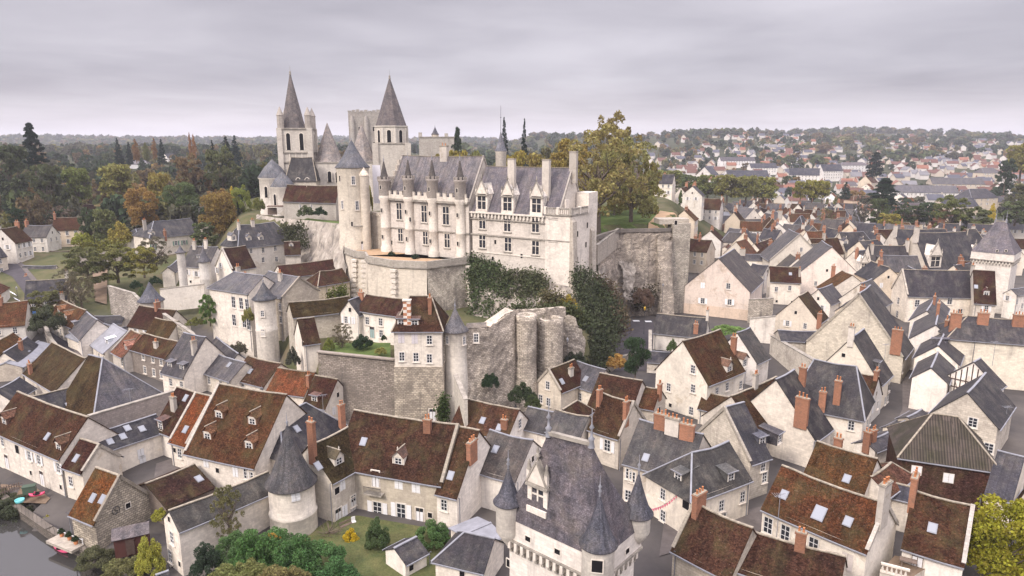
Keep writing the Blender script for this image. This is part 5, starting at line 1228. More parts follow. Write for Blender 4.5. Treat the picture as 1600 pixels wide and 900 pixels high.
part(ch2, 'wall', lambda m: (m.box(c2 + Vector((0, 0, 38)), (12, 12, 24), .15, LIME), m.box(c2 + Vector((0, 0, 50.2)), (12.4, 12.4, .5), .15, DARKST), [m.box(c2 + Matrix.Rotation(.15, 3, 'Z') @ Vector((sx * 5.6, -5.6, 43)), (2, 2, 14.6), .15, LIME) for sx in (-1, 1)]), CH)
def drum(m):
    m.lathe(c2, [(5.7, 50), (5.7, 55.6), (6.0, 55.9), (6.0, 56.3)], 8, LIME, .4, .4 + 2 * math.pi, smooth=False)
    for i in range(8):
        a_ = .4 + i * math.pi / 4; m.lathe(c2 + Vector((math.cos(a_) * 5.6, math.sin(a_) * 5.6, 50)), [(.45, 0), (.45, 5.6)], 8, LIME)
part(ch2, 'belfry', drum, (.54, .495, .425))
for i in range(8):
    a_ = .4 + (i + .5) * math.pi / 4; n_ = Vector((math.cos(a_), math.sin(a_), 0)); window(ch2, c2 + n_ * 5.3 + Vector((0, 0, 52.7)), n_, 'a', 1.35, 4.2)
part(ch2, 'spire', lambda m: (m.lathe(c2, [(5.6, 56.2), (4.9, 58.2), (.15, 72.6)], 8, STSLAB, .4, .4 + 2 * math.pi, smooth=False), m.lathe(c2 + Vector((0, 0, 72.2)), [(.35, 0), (.45, .3), (.2, .6), (.4, 1.0), (.05, 1.3), (.04, 3.2)], 8, DARKST)), (.115, .10, .098))
nave = thing('church_nave', (-60, 240, 27), 'church nave with two hollow stone pyramid roofs between the spires', 'church')
def nv(m):
    for u, yy, hw in ((513, 242, 4.6), (566, 246, 4.8)):
        q = Py(u, 260, yy); m.box((q.x, yy, 35.5), (9.6, 11, 17), .14, LIME); m.box((q.x, yy, 43.8), (10.2, 11.4, .5), .14, DARKST)
    q = Py(540, 270, 246); m.box((q.x, 246, 33), (26, 9, 17), .14, LIME)
part(nave, 'wall', nv, (.55, .50, .43))
for u, yy, v in ((513, 242, 192), (566, 246, 194)):
    q = Py(u, 230, yy); q.z = 0; t = Py(u, v, yy).z; part(nave, 'pyramid_roof', lambda m: m.lathe(q, [(5.0, 43.9), (4.6, 44.6), (.1, t)], 8, STSLAB, .4, .4 + 2 * math.pi, smooth=False), (.25, .22, .20))
for u, v in ((515, 276), (527, 277), (480, 283), (466, 283)): p = Py(u, v, 236.2 if u > 500 else 229); window(nave, p, Vector((.14, -1, 0)).normalized(), 'a', 1.2, 3.6 if u > 500 else 2)
a, b = Py(455, 246, 233), Py(488, 247, 233); b.z = a.z
house3('square church chapel with steep dark slate hip roof under the left tower', a, b, Vector((.12, -1, 0)).normalized(), 4.2, 38.4, name='chapel', cat='chapel', zg=27, roof='slate', rc=(.07, .066, .068), hip='AB', hk=.35, wc=CH, lead=False, gut=False)
aps = thing('church_apse', (-82, 228, 26), 'rounded church apse with lichened conical slate roof and tall arched windows', 'apse')
def ap(m):
    for u, yy, r, zt in ((428, 231, 4.6, 39), (442, 226, 3.6, 36.3)):
        q = Py(u, 290, yy); q.z = 0; m.lathe(q, [(r + .3, 18), (r + .3, 28), (r, 28.3), (r, zt - .5), (r + .4, zt), (r + .3, zt + .2)], 28, LIME)
part(aps, 'wall', ap, (.56, .51, .44))
for u, yy, r, zt, h in ((428, 231, 5.0, 39.2, 5.8), (442, 226, 4.0, 36.5, 4.6)):
    q = Py(u, 290, yy); q.z = 0; part(aps, 'roof', lambda m: m.lathe(q, [(r, zt - .1), (r, zt), (r * .55, zt + h * .55), (.1, zt + h)], 28, SLATE), (.12, .12, .13))
for u, v, yy, r in ((416, 300, 231, 4.62), (430, 312, 226, 3.62)): q = Py(428 if yy == 231 else 442, 290, yy); q.z = 0; tow_win(aps, q, r, u, v, 'a', 1.1, 3.6)
a, b = Py(449, 289, 220), Py(530, 288, 214); b.z = a.z
house3('long low range with maroon roof and three tiny dormers below the church', a, b, Vector((-.1, -1, 0)).normalized(), 4.0, Py(490, 314, 214).z, zg=27, rc=(.10, .048, .042), wc=(.36, .33, .29), dm='480,299w.8 493,299w.8 509,300w.8', ch='495,287s1.6', win='f470,322 f490,322', name='house', sd='the maroon range below the church')
pr = thing('pavilion', Py(430, 330, 219), 'small flat roofed shelter with slatted sides at the foot of the apse', 'shelter')
part(pr, 'roof', lambda m: m.box(Py(432, 322, 219), (5.5, 3.5, .3), .2, OAK)); part(pr, 'wall', lambda m: (m.box(Py(440, 330, 218.5), (2.4, 3, 2.6), .2, PLAST), m.box(Py(426, 330, 219), (3, .3, 2.2), .2, OAK)), (.6, .56, .5))
# keep
k0 = Py(570, 215, 335)
kp = thing('castle_keep', (k0.x, 340, 28), 'massive ruined square keep of grey stone behind the church', 'keep')
def kf(m):
    c = Vector((k0.x, 340, 0)); m.box(c + Vector((0, 0, 44)), (16.5, 13, 42), .2, OLDST)
    for i in range(3): m.lathe(c + Matrix.Rotation(.2, 3, 'Z') @ Vector((-6.6 + i * 6.6, -6.6, 0)), [(1.2, 25), (1.2, 61), (.6, 63)], 10, OLDST)
    for i in range(9): m.box(c + Matrix.Rotation(.2, 3, 'Z') @ Vector((-7.6 + i * 1.9, -6, 65.2)), (1.7, 1.2, .5 + (i * 37 % 5) * .3), .2, OLDST)
part(kp, 'wall', kf, (.36, .33, .29))
for dx, z in ((-3.3, 57), (3.3, 57), (-3.3, 50), (3.3, 50)): window(kp, Vector((k0.x, 340, z)) + Matrix.Rotation(.2, 3, 'Z') @ Vector((dx, -6.55, 0)), Vector((.2, -1, 0)).normalized(), 'o', .9, 2)
fb = thing('gatehouse', (Py(682, 225, 350).x, 352, 28), 'distant flat topped stone gatehouse with one slender cone turret behind the lodge roof', 'gatehouse')
q = Py(682, 225, 350)
part(fb, 'wall', lambda m: (m.box((q.x, 354, 40), (17.5, 12, 27), .05, OLDST), m.box((q.x, 354, 53.4), (18.2, 12.6, .5), .05, DARKST), m.box((q.x - 8, 350, 54.5), (1.6, 1.6, 2.4), 0, OLDST), m.box((q.x + 5, 350, 54.3), (1.6, 1.6, 2), 0, OLDST)), (.42, .385, .335))
part(fb, 'turret', lambda m: m.lathe((q.x - .8, 352, 0), [(1.8, 50), (1.8, 54.8)], 12, OLDST), OC); cone_roof(fb, (q.x - .8, 352), 1.8, 54.8, 58.6, SLATE, DSL, .2, 14)

# --- cliffs and walls
def ruled(name, label, cat, top, bot, nu, nv, amp, mat, col=None, kind=None, sc=.3):
    def lerp(P, t):
        L = [0]
        for i in range(len(P) - 1): L.append(L[-1] + (P[i + 1] - P[i]).length)
        d = t * L[-1]
        for i in range(len(P) - 1):
            if d <= L[i + 1] or i == len(P) - 2: return P[i].lerp(P[i + 1], (d - L[i]) / (L[i + 1] - L[i]))
    v = []; f = []
    for j in range(nv + 1):
        for i in range(nu + 1):
            p = lerp(bot, i / nu).lerp(lerp(top, i / nu), j / nv)
            n = noise.noise_vector(p * sc) + noise.noise_vector(p * sc * 3.1) * .4
            e = 0 if j == nv else 1
            v.append(p + Vector((n.x, n.y, n.z * .4)) * amp * e)
    for j in range(nv):
        for i in range(nu): f.append([j * (nu + 1) + i, j * (nu + 1) + i + 1, (j + 1) * (nu + 1) + i + 1, (j + 1) * (nu + 1) + i])
    m = MB(); m.v = v; m.f = f; m.m = [m.mi(mat)] * len(f); m.s = [amp > .2] * len(f)
    o = m.obj(name, None, col, loc=tuple(bot[0]))
    tag(o, label, cat, kind=kind); return o, v
def V(u, v, y): return Py(u, v, y)
# under the newer lodge and round its corner
top = [V(735, 402, 168), V(800, 425, 159), V(868, 443, 153), V(900, 450, 151.5), V(925, 432, 158), V(945, 415, 168)]
bot = [V(735, 500, 156), V(800, 505, 148), V(868, 503, 141), V(915, 535, 138), V(950, 520, 152), V(968, 480, 172)]
cliff1, cv1 = ruled('cliff', 'pale tufa cliff below the newer royal lodge partly draped in ivy', 'cliff', top, bot, 60, 16, .9, CLIFF)
top = [V(402, 335, 222), V(430, 340, 215), V(470, 343, 206), V(536, 350, 188)]
bot = [V(395, 372, 214), V(430, 392, 206), V(480, 420, 193), V(541, 455, 174)]
cliff2, cv2 = ruled('cliff', 'ochre stained rampart cliff with hanging plants below the church', 'cliff', top, bot, 50, 14, .7, CLIFF)
rw = thing('rampart_wall', (Py(1005, 420, 188).x, 188, 3), 'great dark streaked rampart wall with sloping buttresses under the lawn trees', 'rampart'); LAND.append(('the great rampart wall', Vector((36, 188, 15))))
W = [V(930, 370, 172), V(948, 364, 180), V(967, 358, 187), V(1045, 360, 189), V(1052, 352, 190)]
for p in W: p.z = 0
def gridpart(root, name, top, bot, nu, nv, amp, mat, col, rag=0):
    def at(P, t):
        L = [0]
        for i in range(len(P) - 1): L.append(L[-1] + (P[i + 1] - P[i]).length)
        d = t * L[-1]
        for i in range(len(P) - 1):
            if d <= L[i + 1] + 1e-6 or i == len(P) - 2: return P[i].lerp(P[i + 1], (d - L[i]) / (L[i + 1] - L[i]))
    m = MB(); k = m.mi(mat)
    for j in range(nv + 1):
        for i in range(nu + 1):
            p = at(bot, i / nu).lerp(at(top, i / nu), j / nv); q = p.copy()
            if rag and j >= nv - 1: q.z += rag * noise.noise(Vector((p.x * .9, p.y * .9, 5))) + rag * .5 * noise.noise(Vector((p.x * 2.7, p.y * 2.7, 1)))
            d = noise.noise_vector(p * .28) + noise.noise_vector(p * .9) * .5 + noise.noise_vector(p * 2.3) * .25
            m.v.append(q + Vector((d.x, d.y, 0)) * amp)
    for j in range(nv):
        for i in range(nu): m.f.append([j * (nu + 1) + i, j * (nu + 1) + i + 1, (j + 1) * (nu + 1) + i + 1, (j + 1) * (nu + 1) + i]); m.m.append(k); m.s.append(False)
    return m.obj(name, root, col)
up_ = lambda p, z, o=(0, 0): Vector((p.x + o[0], p.y + o[1], z))
gridpart(rw, 'wall', [up_(W[0], 26.4), up_(W[1], 26.4), up_(W[2], 26.8), up_(W[3], 26.6), up_(W[4], 26.8)], [up_(W[0], 1, (2, -2)), up_(W[1], 1, (2, -2)), up_(W[2], 1, (.5, -3)), up_(W[3], 1, (0, -2.5)), up_(W[4], 1, (0, -2.5))], 60, 44, .55, RUBBLE, (.42, .355, .285), .9)
part(rw, 'coping', lambda m: [m.box((p + q) / 2 + Vector((0, 0, 26.7)), ((q - p).length + .3, 1.1, .9), math.atan2((q - p).y, (q - p).x), OLDST) for p, q in zip(W, W[1:])], (.16, .14, .12))
for u0, u1, y, zt, dep in ((966, 984, 187, 26.2, 1.6), (996, 1012, 188, 25.5, 3.0), (1024, 1047, 188.5, 26, 7.5)):
    p, q = V(u0, 400, y), V(u1, 400, y); p.z = q.z = 0; o = Vector((.1, -1, 0)).normalized() * dep; b_ = Vector((0, .6, 0))
    gridpart(rw, 'buttress', [up_(p + b_, zt), up_(p + o * .18, zt - 2), up_(q + o * .18, zt - 2), up_(q + b_, zt)], [up_(p + b_, 1), up_(p + o, 1), up_(q + o, 1), up_(q + b_, 1)], 26, 40, .35, RUBBLE, (.45, .385, .31))
gridpart(rw, 'rock_recess', [V(970, 408, 185.6), V(992, 405, 186)], [V(972, 470, 181.5), V(992, 468, 182)], 14, 22, .9, CLIFF, None)
rt = thing('rampart_tower', (V(1060, 400, 189).x, 189, 3), 'narrow square rampart tower with slit window at the right end of the great wall', 'tower')
q = V(1060, 400, 190)
part(rt, 'wall', lambda m: (m.box((q.x, 191, 15), (5.0, 5, 27), .1, RUBBLE), m.box((q.x - 2, 192, 28.9), (8.5, 5, 1.4), .1, OLDST)), (.46, .41, .335))
window(rt, V(1056, 348, 188.3), Vector((.1, -1, 0)).normalized(), 'o', .8, 1.2)
# rampart with round towers
rp = thing('rampart_wall', (V(770, 560, 112).x, 112, 5), 'pale rubble rampart wall stepping up from the cone turret to the twin round towers', 'rampart')
R_ = [(692, 518, 110, 19.6), (730, 520, 110.5, 19.5), (764, 516, 112.5, 19.3), (800, 491, 116.5, 21.2), (812, 490, 119.5, 20.6), (846, 493, 122, 20.2), (884, 494, 125.5, 19.8)]
def rpf(m):
    for i in range(len(R_) - 1):
        p, q = V(*R_[i][:3]), V(*R_[i + 1][:3]); z0, z1 = R_[i][3], R_[i + 1][3]; p.z = q.z = 0
        d = (q - p).normalized(); o = Vector((d.y, -d.x, 0)) * .8; b = -o.normalized() * 1.2
        m.prism([p + o + Vector((0, 0, 2)), q + o + Vector((0, 0, 2)), q + b + Vector((0, 0, 2)), p + b + Vector((0, 0, 2))], [p + Vector((0, 0, z0)), q + Vector((0, 0, z1)), q + b + Vector((0, 0, z1)), p + b + Vector((0, 0, z0))], RUBBLE, OLDST)
        if i in (2,): m.slab([p + o * .5 + Vector((0, 0, z0 + .3)), q + o * .5 + Vector((0, 0, z1 + .3)), q + b * 1.4 + Vector((0, 0, z1 + .5)), p + b * 1.4 + Vector((0, 0, z0 + .5))], .3, STSLAB)
part(rp, 'wall_core', rpf, (.45, .39, .31))
TP = [up_(V(*q[:3]), q[3] + .35) for q in R_]; BP = [up_(V(*q[:3]), 2, (-.1, -1.2)) for q in R_]
gridpart(rp, 'wall', [p + Vector((0, -.5, 0)) for p in TP], BP, 90, 44, .3, RUBBLE, (.54, .465, .375), .5)
window(rp, V(744, 528, 110.3), Vector((-.05, -1, 0)).normalized(), 'w', .8, 1.5)
part(rp, 'lean_to_roof', lambda m: m.slab([V(727, 513, 111), V(764, 511, 112.5), V(762, 503, 114), V(729, 505, 113)], .2, STSLAB), (.15, .13, .11))
for u, v0, y, r, lab in ((822, 491, 117.6, 1.85, 'left of the twin round rampart towers, slimmer and taller'), (860, 496, 121, 2.35, 'right of the twin round rampart towers, wider with dark stained top')):
    q = V(u, v0, y); zt = q.z; t = thing('rampart_tower', (q.x, y, 5), lab, 'tower', 'twin round towers of the rampart')
    part(t, 'wall', lambda m: (m.lathe((q.x, y, 0), [(r + .35, 3), (r, 12), (r, zt - 1), (r + .06, zt), (r - .7, zt), (r - .7, zt - 1.2), (.01, zt - 1.2)], 26, RUBBLE)), (.53, .46, .37))
t = thing('ruined_wall', (V(900, 530, 124).x, 124, 5), 'ragged stump of rampart stepping down beside the dark ivy', 'wall')
gridpart(t, 'wall', [V(882, 489, 125), V(892, 492, 124.6), V(900, 500, 124.5), V(908, 514, 125), V(914, 534, 126)], [up_(V(882, 500, 124), 3), up_(V(892, 500, 123), 3), up_(V(900, 500, 123), 3), up_(V(910, 500, 123.6), 3), up_(V(920, 500, 126), 3)], 18, 40, .45, RUBBLE, (.56, .49, .40), .8)
# four bay house base and turret
FOOT_FB = min(FOOT, key=lambda f: math.hypot(f[0] - FB['_o'][0], f[1] - FB['_o'][1]))
ms = thing('rampart_wall', (V(655, 610, 108).x, 108, 3), 'tall mossy rubble foundation wall under the four bay house', 'rampart')
def msf(m):
    d_ = FB['_d']; U_, N_ = Vector((d_[0], d_[1], 0)), Vector((d_[2], d_[3], 0)); o_ = Vector((FB['_o'][0], FB['_o'][1], 0)); f_ = FOOT_FB; hl, hw_ = f_[4] - .35, f_[5] - .3
    P = [o_ + U_ * s * hl + N_ * l * hw_ for s, l in ((-1, 1), (1, 1), (1, -1), (-1, -1))]
    c = sum(P, Vector()) / 4; B = [c + (p - c) * 1.04 for p in P]
    m.prism([p + Vector((0, 0, 2)) for p in B], [p + Vector((0, 0, 14.3)) for p in P], RUBBLE)
part(ms, 'wall', msf, (.50, .43, .33)); window(ms, V(644, 587, 107.5), Vector((-.02, -1, 0)), 'o', .8, 1.6); window(ms, V(676, 648, 106.5), Vector((-.02, -1, 0)), 'd', 1.1, 2)
q = V(712, 540, 110); q.z = 0
tt = thing('stair_turret', (q.x, 110, 3), 'round white corner turret with slate cone beside the four bay house', 'turret')
part(tt, 'wall', lambda m: m.lathe(q, [(2.1, 2), (1.9, 14), (1.85, 14.2), (1.85, 19.4), (2.05, 19.7)], 24, LIME), (.60, .545, .46)); cone_roof(tt, q, 1.95, 19.7, V(711, 479, 110).z, SLATE, (.105, .10, .105), .3, 24)
for u, v in ((699, 531), (725, 532)): tow_win(tt, q, 1.87, u, v, 'w', .6, 1.3)
tw_ = thing('garden_wall', (V(555, 575, 112).x, 112, 6), 'dark weathered stone retaining wall below the terrace garden', 'garden wall')
def gw(m):
    p, q = V(497, 556, 114), V(617, 568, 109.5); zt = 14.6; p.z = q.z = 0; d = q - p; o = Vector((d.y, -d.x, 0)).normalized() * .5
    m.prism([p + o + Vector((0, 0, 3)), q + o + Vector((0, 0, 3)), q - o + Vector((0, 0, 3)), p - o + Vector((0, 0, 3))], [p + Vector((0, 0, zt)), q + Vector((0, 0, zt)), q - o + Vector((0, 0, zt)), p - o + Vector((0, 0, zt))], RUBBLE, OLDST)
    m.box((p + q) / 2 + Vector((0, 0, zt + .1)), (d.length, .9, .22), math.atan2(d.y, d.x), OLDST)
part(tw_, 'wall', gw, (.30, .255, .21))
def wall_thing(label, pts, h, col, mat=RUBBLE, name='garden_wall', th=.55, cop=True):
    """free standing wall along pixels (u, v, y) of its top edge"""
    P = [V(*p) for p in pts]; o = thing(name, (P[0].x, P[0].y, P[0].z - h), label, name.replace('_', ' '))
    def f(m):
        for p, q in zip(P, P[1:]):
            d = q - p; d.z = 0; n = Vector((d.y, -d.x, 0)).normalized() * th / 2
            m.prism([p + n - Vector((0, 0, h + 3)), q + n - Vector((0, 0, h + 3)), q - n - Vector((0, 0, h + 3)), p - n - Vector((0, 0, h + 3))], [p + n, q + n, q - n, p - n], mat)
    part(o, 'wall', f, col)
    if cop: part(o, 'coping', lambda m: [m.bar(p + Vector((0, 0, .06)), q + Vector((0, 0, .06)), th + .2, .16, DARKST) for p, q in zip(P, P[1:])])
    return o
wall_thing('white rendered garden wall with a bricked up arch behind the round garden tower', [(250, 452, 172), (319, 444, 172)], 3, (.58, .53, .46), PLAST)
wall_thing('long stone terrace wall under yellow vines left of the villa', [(121, 389, 222), (198, 381, 222)], 3.5, (.42, .37, .31))
wall_thing('lower terrace wall of grey stone below the villa vines', [(120, 397, 212), (200, 392, 212)], 2, (.34, .30, .26))
wall_thing('sloping stone orchard wall climbing to the round garden tower', [(170, 447, 165), (208, 458, 160), (222, 472, 157)], 4, (.45, .40, .34))
wall_thing('curving boundary wall falling from the garden tower to the street roofs', [(256, 490, 150), (300, 520, 140), (318, 545, 136)], 3, (.46, .41, .34))
wall_thing('weathered rendered party wall edging the big slate hipped roof', [(138, 650, 96), (270, 611, 108)], 5, (.33, .28, .245), OLDST)
wall_thing('white slanted coping wall climbing from the ramparts towards the brown roofs', [(712, 586, 106), (728, 625, 99)], 8, (.56, .51, .43), OLDST)
wall_thing('old cream stone boundary wall between the courtyard and the shopping houses', [(1207, 525, 150), (1290, 573, 122)], 9, (.58, .52, .43), OLDST, th=.8)
wall_thing('low roadside wall running along the bend', [(62, 490, 165), (80, 530, 148), (104, 560, 138)], 1.2, (.35, .31, .27))
wall_thing('ivy topped wall of the car park by the evergreen', [(946, 567, 136), (975, 556, 142), (1000, 550, 146)], 2.5, (.42, .37, .30))
wall_thing('white wall with gate below the low slate house', [(1016, 516, 150), (1016, 560, 138)], 3, (.55, .50, .43), PLAST)
wall_thing('low park wall along the edge of the raised lawn', [(933, 383, 170), (966, 357, 187)], 2, (.40, .35, .29), OLDST)
wall_thing('rubble yard wall right of the pink gabled house', [(1170, 468, 178), (1209, 466, 176)], 6, (.50, .44, .36))
wall_thing('white yard wall stepping down in front of the rubble yard wall', [(1172, 498, 160), (1212, 494, 158)], 4, (.66, .60, .52), PLAST)
# small round towers
def rtower(label, u, v_eave, y, r, zb, apex_v, col, rc=(.085, .082, .09), wins=(), mat=LIME, name='round_tower', band=True, finial=True, flare=.3):
    q = V(u, v_eave, y); z = q.z; q.z = 0; t = thing(name, (q.x, y, zb), label, 'tower' if 'tower' in name else 'turret')
    prof = [(r * 1.06, zb - 3), (r * 1.03, zb + (z - zb) * .45)] + ([(r * 1.07, zb + (z - zb) * .47), (r, zb + (z - zb) * .5)] if band else []) + [(r, z - .3), (r + .12, z)]
    part(t, 'wall', lambda m: m.lathe(q, prof, 32, mat), col); cone_roof(t, q, r + .1, z, Py(u, apex_v, y).z, SLATE, rc, flare, 32, finial)
    for uu, vv, st, w, h in wins: tow_win(t, q, r + .03, uu, vv, st, w, h)
    return t
rtower('fat round white tower with smooth dark slate cone at the corner of the courtyard mansion', 455, 752, 77.5, 2.75, 2, 662, (.70, .63, .53), (.066, .062, .064), ((462, 775, 'c', 1, 1.3),), flare=.3)
LAND.append(('the fat round tower', V(455, 780, 77.5)))
t = rtower('squat round garden tower with slate roof among the terraces', 236, 469, 158, 2.6, 5, 440, (.55, .50, .43), (.085, .085, .10), finial=False); LAND.append(('the round garden tower', V(236, 480, 158)))
rtower('round white stair turret with dark ogee dome beside the tall windowed house', 413, 466, 139, 2.15, 6, 440, (.68, .62, .53), (.065, .065, .072), ((410, 490, 'w', .7, 1.3), (411, 520, 'w', .7, 1.4)), name='stair_turret')
rtower('thin left turret of the white manor with pointed dark cap', 282, 394, 178, 1.0, 11, 383, (.60, .56, .5), name='stair_turret', band=False)
rtower('stouter right turret of the white manor with tall slate cone', 319, 408, 177, 1.4, 11, 385, (.60, .56, .5), name='stair_turret')

# --- town gate tower in the foreground, and its twin at the right edge
def gate_tower(label, cA, cB, cC, ze, zr, rl, zb, nmach, rpx=None, EX=1.13):
    """cA-cB near long side, cB-cC right side (plan corners)"""
    cA, cB, cC = [Vector((p[0], p[1], 0)) for p in (cA, cB, cC)]; cD = cA + cC - cB; q = [cA, cB, cC, cD]; ctr = (cA + cC) / 2
    u = (cB - cA).normalized(); n = Vector((u.y, -u.x, 0)); n = n if n.dot(cA - cC) > 0 else -n; rz = math.atan2(u.y, u.x)
    t = thing('gate_tower', (ctr.x, ctr.y, zb), label, 'gate tower'); up = lambda z: Vector((0, 0, z))
    ex = [ctr + (p - ctr) * EX for p in q]; ix = [ctr + (p - ctr) * (EX - .1) for p in q]
    part(t, 'wall', lambda m: m.prism([p + up(zb - 3) for p in ix], [p + up(ze - 2.1) for p in ix], LIME), (.70, .64, .56))
    part(t, 'parapet', lambda m: m.prism([p + up(ze - 2.1) for p in ex], [p + up(ze) for p in ex], LIME), (.70, .64, .56))
    def mach(m):
        for i in range(4):
            p, r_ = ix[i], ix[(i + 1) % 4]; d = (r_ - p); L = d.length; d.normalize(); o = Vector((d.y, -d.x, 0)); o = o if o.dot(p - ctr) > 0 else -o; k = max(5, int(L / .72))
            for j in range(k):
                c = p + d * (j + .5) * L / k; a_ = math.atan2(d.y, d.x)
                m.box(c + o * .22 + up(ze - 2.5), (.3, .62, .75), a_, STONEW); m.box(c + o * .12 + up(ze - 3.05), (.26, .4, .5), a_, DARKST)
            P0, P1 = ex[i], ex[(i + 1) % 4]; m.box((P0 + P1) / 2 + o * .04 + up(ze - 2.05), ((P1 - P0).length, .3, .2), math.atan2(d.y, d.x), DARKST)
    part(t, 'machicolation', mach)
    rA, rB = ctr - u * rl / 2 + up(zr), ctr + u * rl / 2 + up(zr)
    if rpx: rA, rB = Pz(*rpx[0], zr), Pz(*rpx[1], zr)
    def roof(m):
        prev = None; exx = ex
        for f_, z_ in ((1.02, 0), (.86, .13), (.70, .27), (.5, .45), (.25, .70), (0, 1)):
            ringp = []
            for i, p in enumerate(exx):
                apex = rA if i in (0, 3) else rB; b_ = p + up(ze + .05); w = apex.lerp(Vector((b_.x, b_.y, apex.z)), f_); ringp.append(Vector((w.x, w.y, ze + .05 + (zr - ze) * z_)))
            if prev:
                for i in range(4):
                    j = (i + 1) % 4; pts = [prev[i], prev[j], ringp[j], ringp[i]]
                    if (pts[2] - pts[3]).length < 1e-3: pts = pts[:3]
                    m.face(pts, SLATE, False)
            prev = ringp
        m.bar(rA + up(.05), rB + up(.05), .4, .35, DARKST)
    part(t, 'roof', roof, (.105, .092, .10))
    for p in (rA, rB): part(t, 'finial', lambda m: m.lathe(p, [(.3, -.3), (.2, .3), (.3, .5), (.12, .7), (.08, 1.3), (.22, 1.5), (.05, 1.8), (.03, 3.2)], 8, ZINC))
    return t, u, n, rz, q, ex, ctr
def cz(u, v, z): p = Pz(u, v, z); p.z = 0; return p
cA, cB, cC = cz(787, 787, 17.6), cz(935, 851, 17.2), cz(1002, 806, 17.2)
d = (cB - cA); lA, lC = d.length, (cC - cB).length; dn = (Vector((-d.y, d.x, 0)).normalized() + (cC - cB).normalized()).normalized(); cC = cB + dn * lC; cA = cB + Vector((-dn.y, dn.x, 0)) * lA
gt, gu, gn, grz, gq, gex, gc = gate_tower('tall white town gate tower with steep dark slate roof and gothic dormer in the foreground', cA, cB, cC, 16, 25.3, 4.3, 3, 12, ((857, 677), (924, 694)), 1.08)
LAND.append(('the gate tower', Vector((gc.x, gc.y, 12))))
def corner_turret(root, c, r, zb, ze, zt, wins=()):
    o = part(root, 'turret', lambda m: m.lathe(c, [(.15, zb - 1.6), (r * .6, zb - .8), (r, zb), (r, ze - .2), (r + .1, ze)], 24, LIME), (.62, .57, .49))
    x = cone_roof(root, c, r + .05, ze, zt, SLATE, (.072, .070, .082), .22, 24, False, 'turret_roof')
    part(root, 'finial', lambda m: m.lathe((c.x, c.y, zt - .3), [(.1, 0), (.07, .4), (.18, .6), (.06, .8), (.16, 1.0), (.03, 1.2), (.02, 2.0)], 8, ZINC))
    for uu, vv, st, w, h in wins: tow_win(root, c, r + .02, uu, vv, st, w, h)
corner_turret(gt, cB, 1.38, 13.4, 17.4, 17.4 + 4.4, ((933, 885, 'o', .9, 1.1),))
corner_turret(gt, cC, 1.2, 15.6, 17.4, 17.4 + 3.9)
corner_turret(gt, cA, 1.15, 14.6, 17.6, 17.6 + 3.4, ())
hd = lC * 1.08 / 2; prof_ = [(0, 0), (.14 * hd, .13), (.30 * hd, .27), (.5 * hd, .45)]
for k_ in range(60):
    i_ = k_ * .05; p_ = Pp(843, 799, gex[0] - gn * i_, gn)
    zr_ = 16.05 + 9.25 * float(np.interp(i_, [a_[0] for a_ in prof_], [a_[1] for a_ in prof_]))
    if p_.z <= zr_: break
stone_lucarne(gt, p_ + gn * .3 - Vector((0, 0, .1)), gn, 2.2, 2.9, 2.6)
for u_, v_ in ((825, 842), (871, 862)): window(gt, Pp(u_, v_, gex[0], gn), gn, 'o', .6, .5)
for u_, v_ in ((980, 861), (955, 876)):
    nn = gu; window(gt, Pp(u_, v_, gex[1], nn), nn, 'o', .6, .5)
window(gt, Pp(826, 902, gq[0] - gn * .5, gn), gn, 'w', 1.3, 2.0); window(gt, Pp(795, 880, gq[0] - gn * .5, gn), gn, 'o', .5, .8)
cB2 = Pz(1582, 398, 20); cA2 = Pz(1549, 396, 20); dd = (cB2 - cA2); dd.z = 0; dd.normalize()
cA2, cB2 = Vector((cA2.x, cA2.y, 0)), Vector((cB2.x, cB2.y, 0)); w_ = Vector((-dd.y, dd.x, 0)); w_ = w_ if w_.y > 0 else -w_
cA2 = cB2 - Vector((.80, .60, 0)).normalized() * 8.5 if False else cB2 + Vector((-.72, .70, 0)).normalized() * 9; cC2 = cB2 + Vector((.70, .72, 0)).normalized() * 10
g2 = gate_tower('square cream town gate tower with machicolations and flared slate roof at the right edge', cA2, cB2, cC2, 20, 28.5, 2.5, 3, 12)
LAND.append(('the right edge gate tower', Vector((cB2.x, cB2.y, 12))))
corner_turret(g2[0], V(1562, 380, 212) * Vector((1, 1, 0)) if False else Vector((V(1562, 380, 208).x, 208, 0)), 2.2, 16, 22.5, 27)
window(g2[0], Pp(1557, 427, cA2, g2[2]), g2[2], 'w', 1, 2.4); 
for v_, nn_ in ((1558, g2[2]), (1572, g2[2])): window(g2[0], Pp(v_, 392, g2[5][0], nn_), nn_, 'o', .5, .5)

for R0, px_, w_, h_ in ((GR, (1460, 421), 4.2, 4.6), (GP, (1493, 410), 3.2, 3.4), (GP, (1521, 411), 3.4, 3.6), (GM, (1349, 425), 2.4, 3.2)):
    d_ = R0['_d']; n_ = Vector((d_[2], d_[3], 0)); o_ = Vector(R0['_o']); p_ = Pp(px_[0], px_[1], Vector((o_.x, o_.y, 0)) + n_ * (d_[4] - .3), n_); stone_lucarne(R0, p_, n_, w_, h_, 3.5)

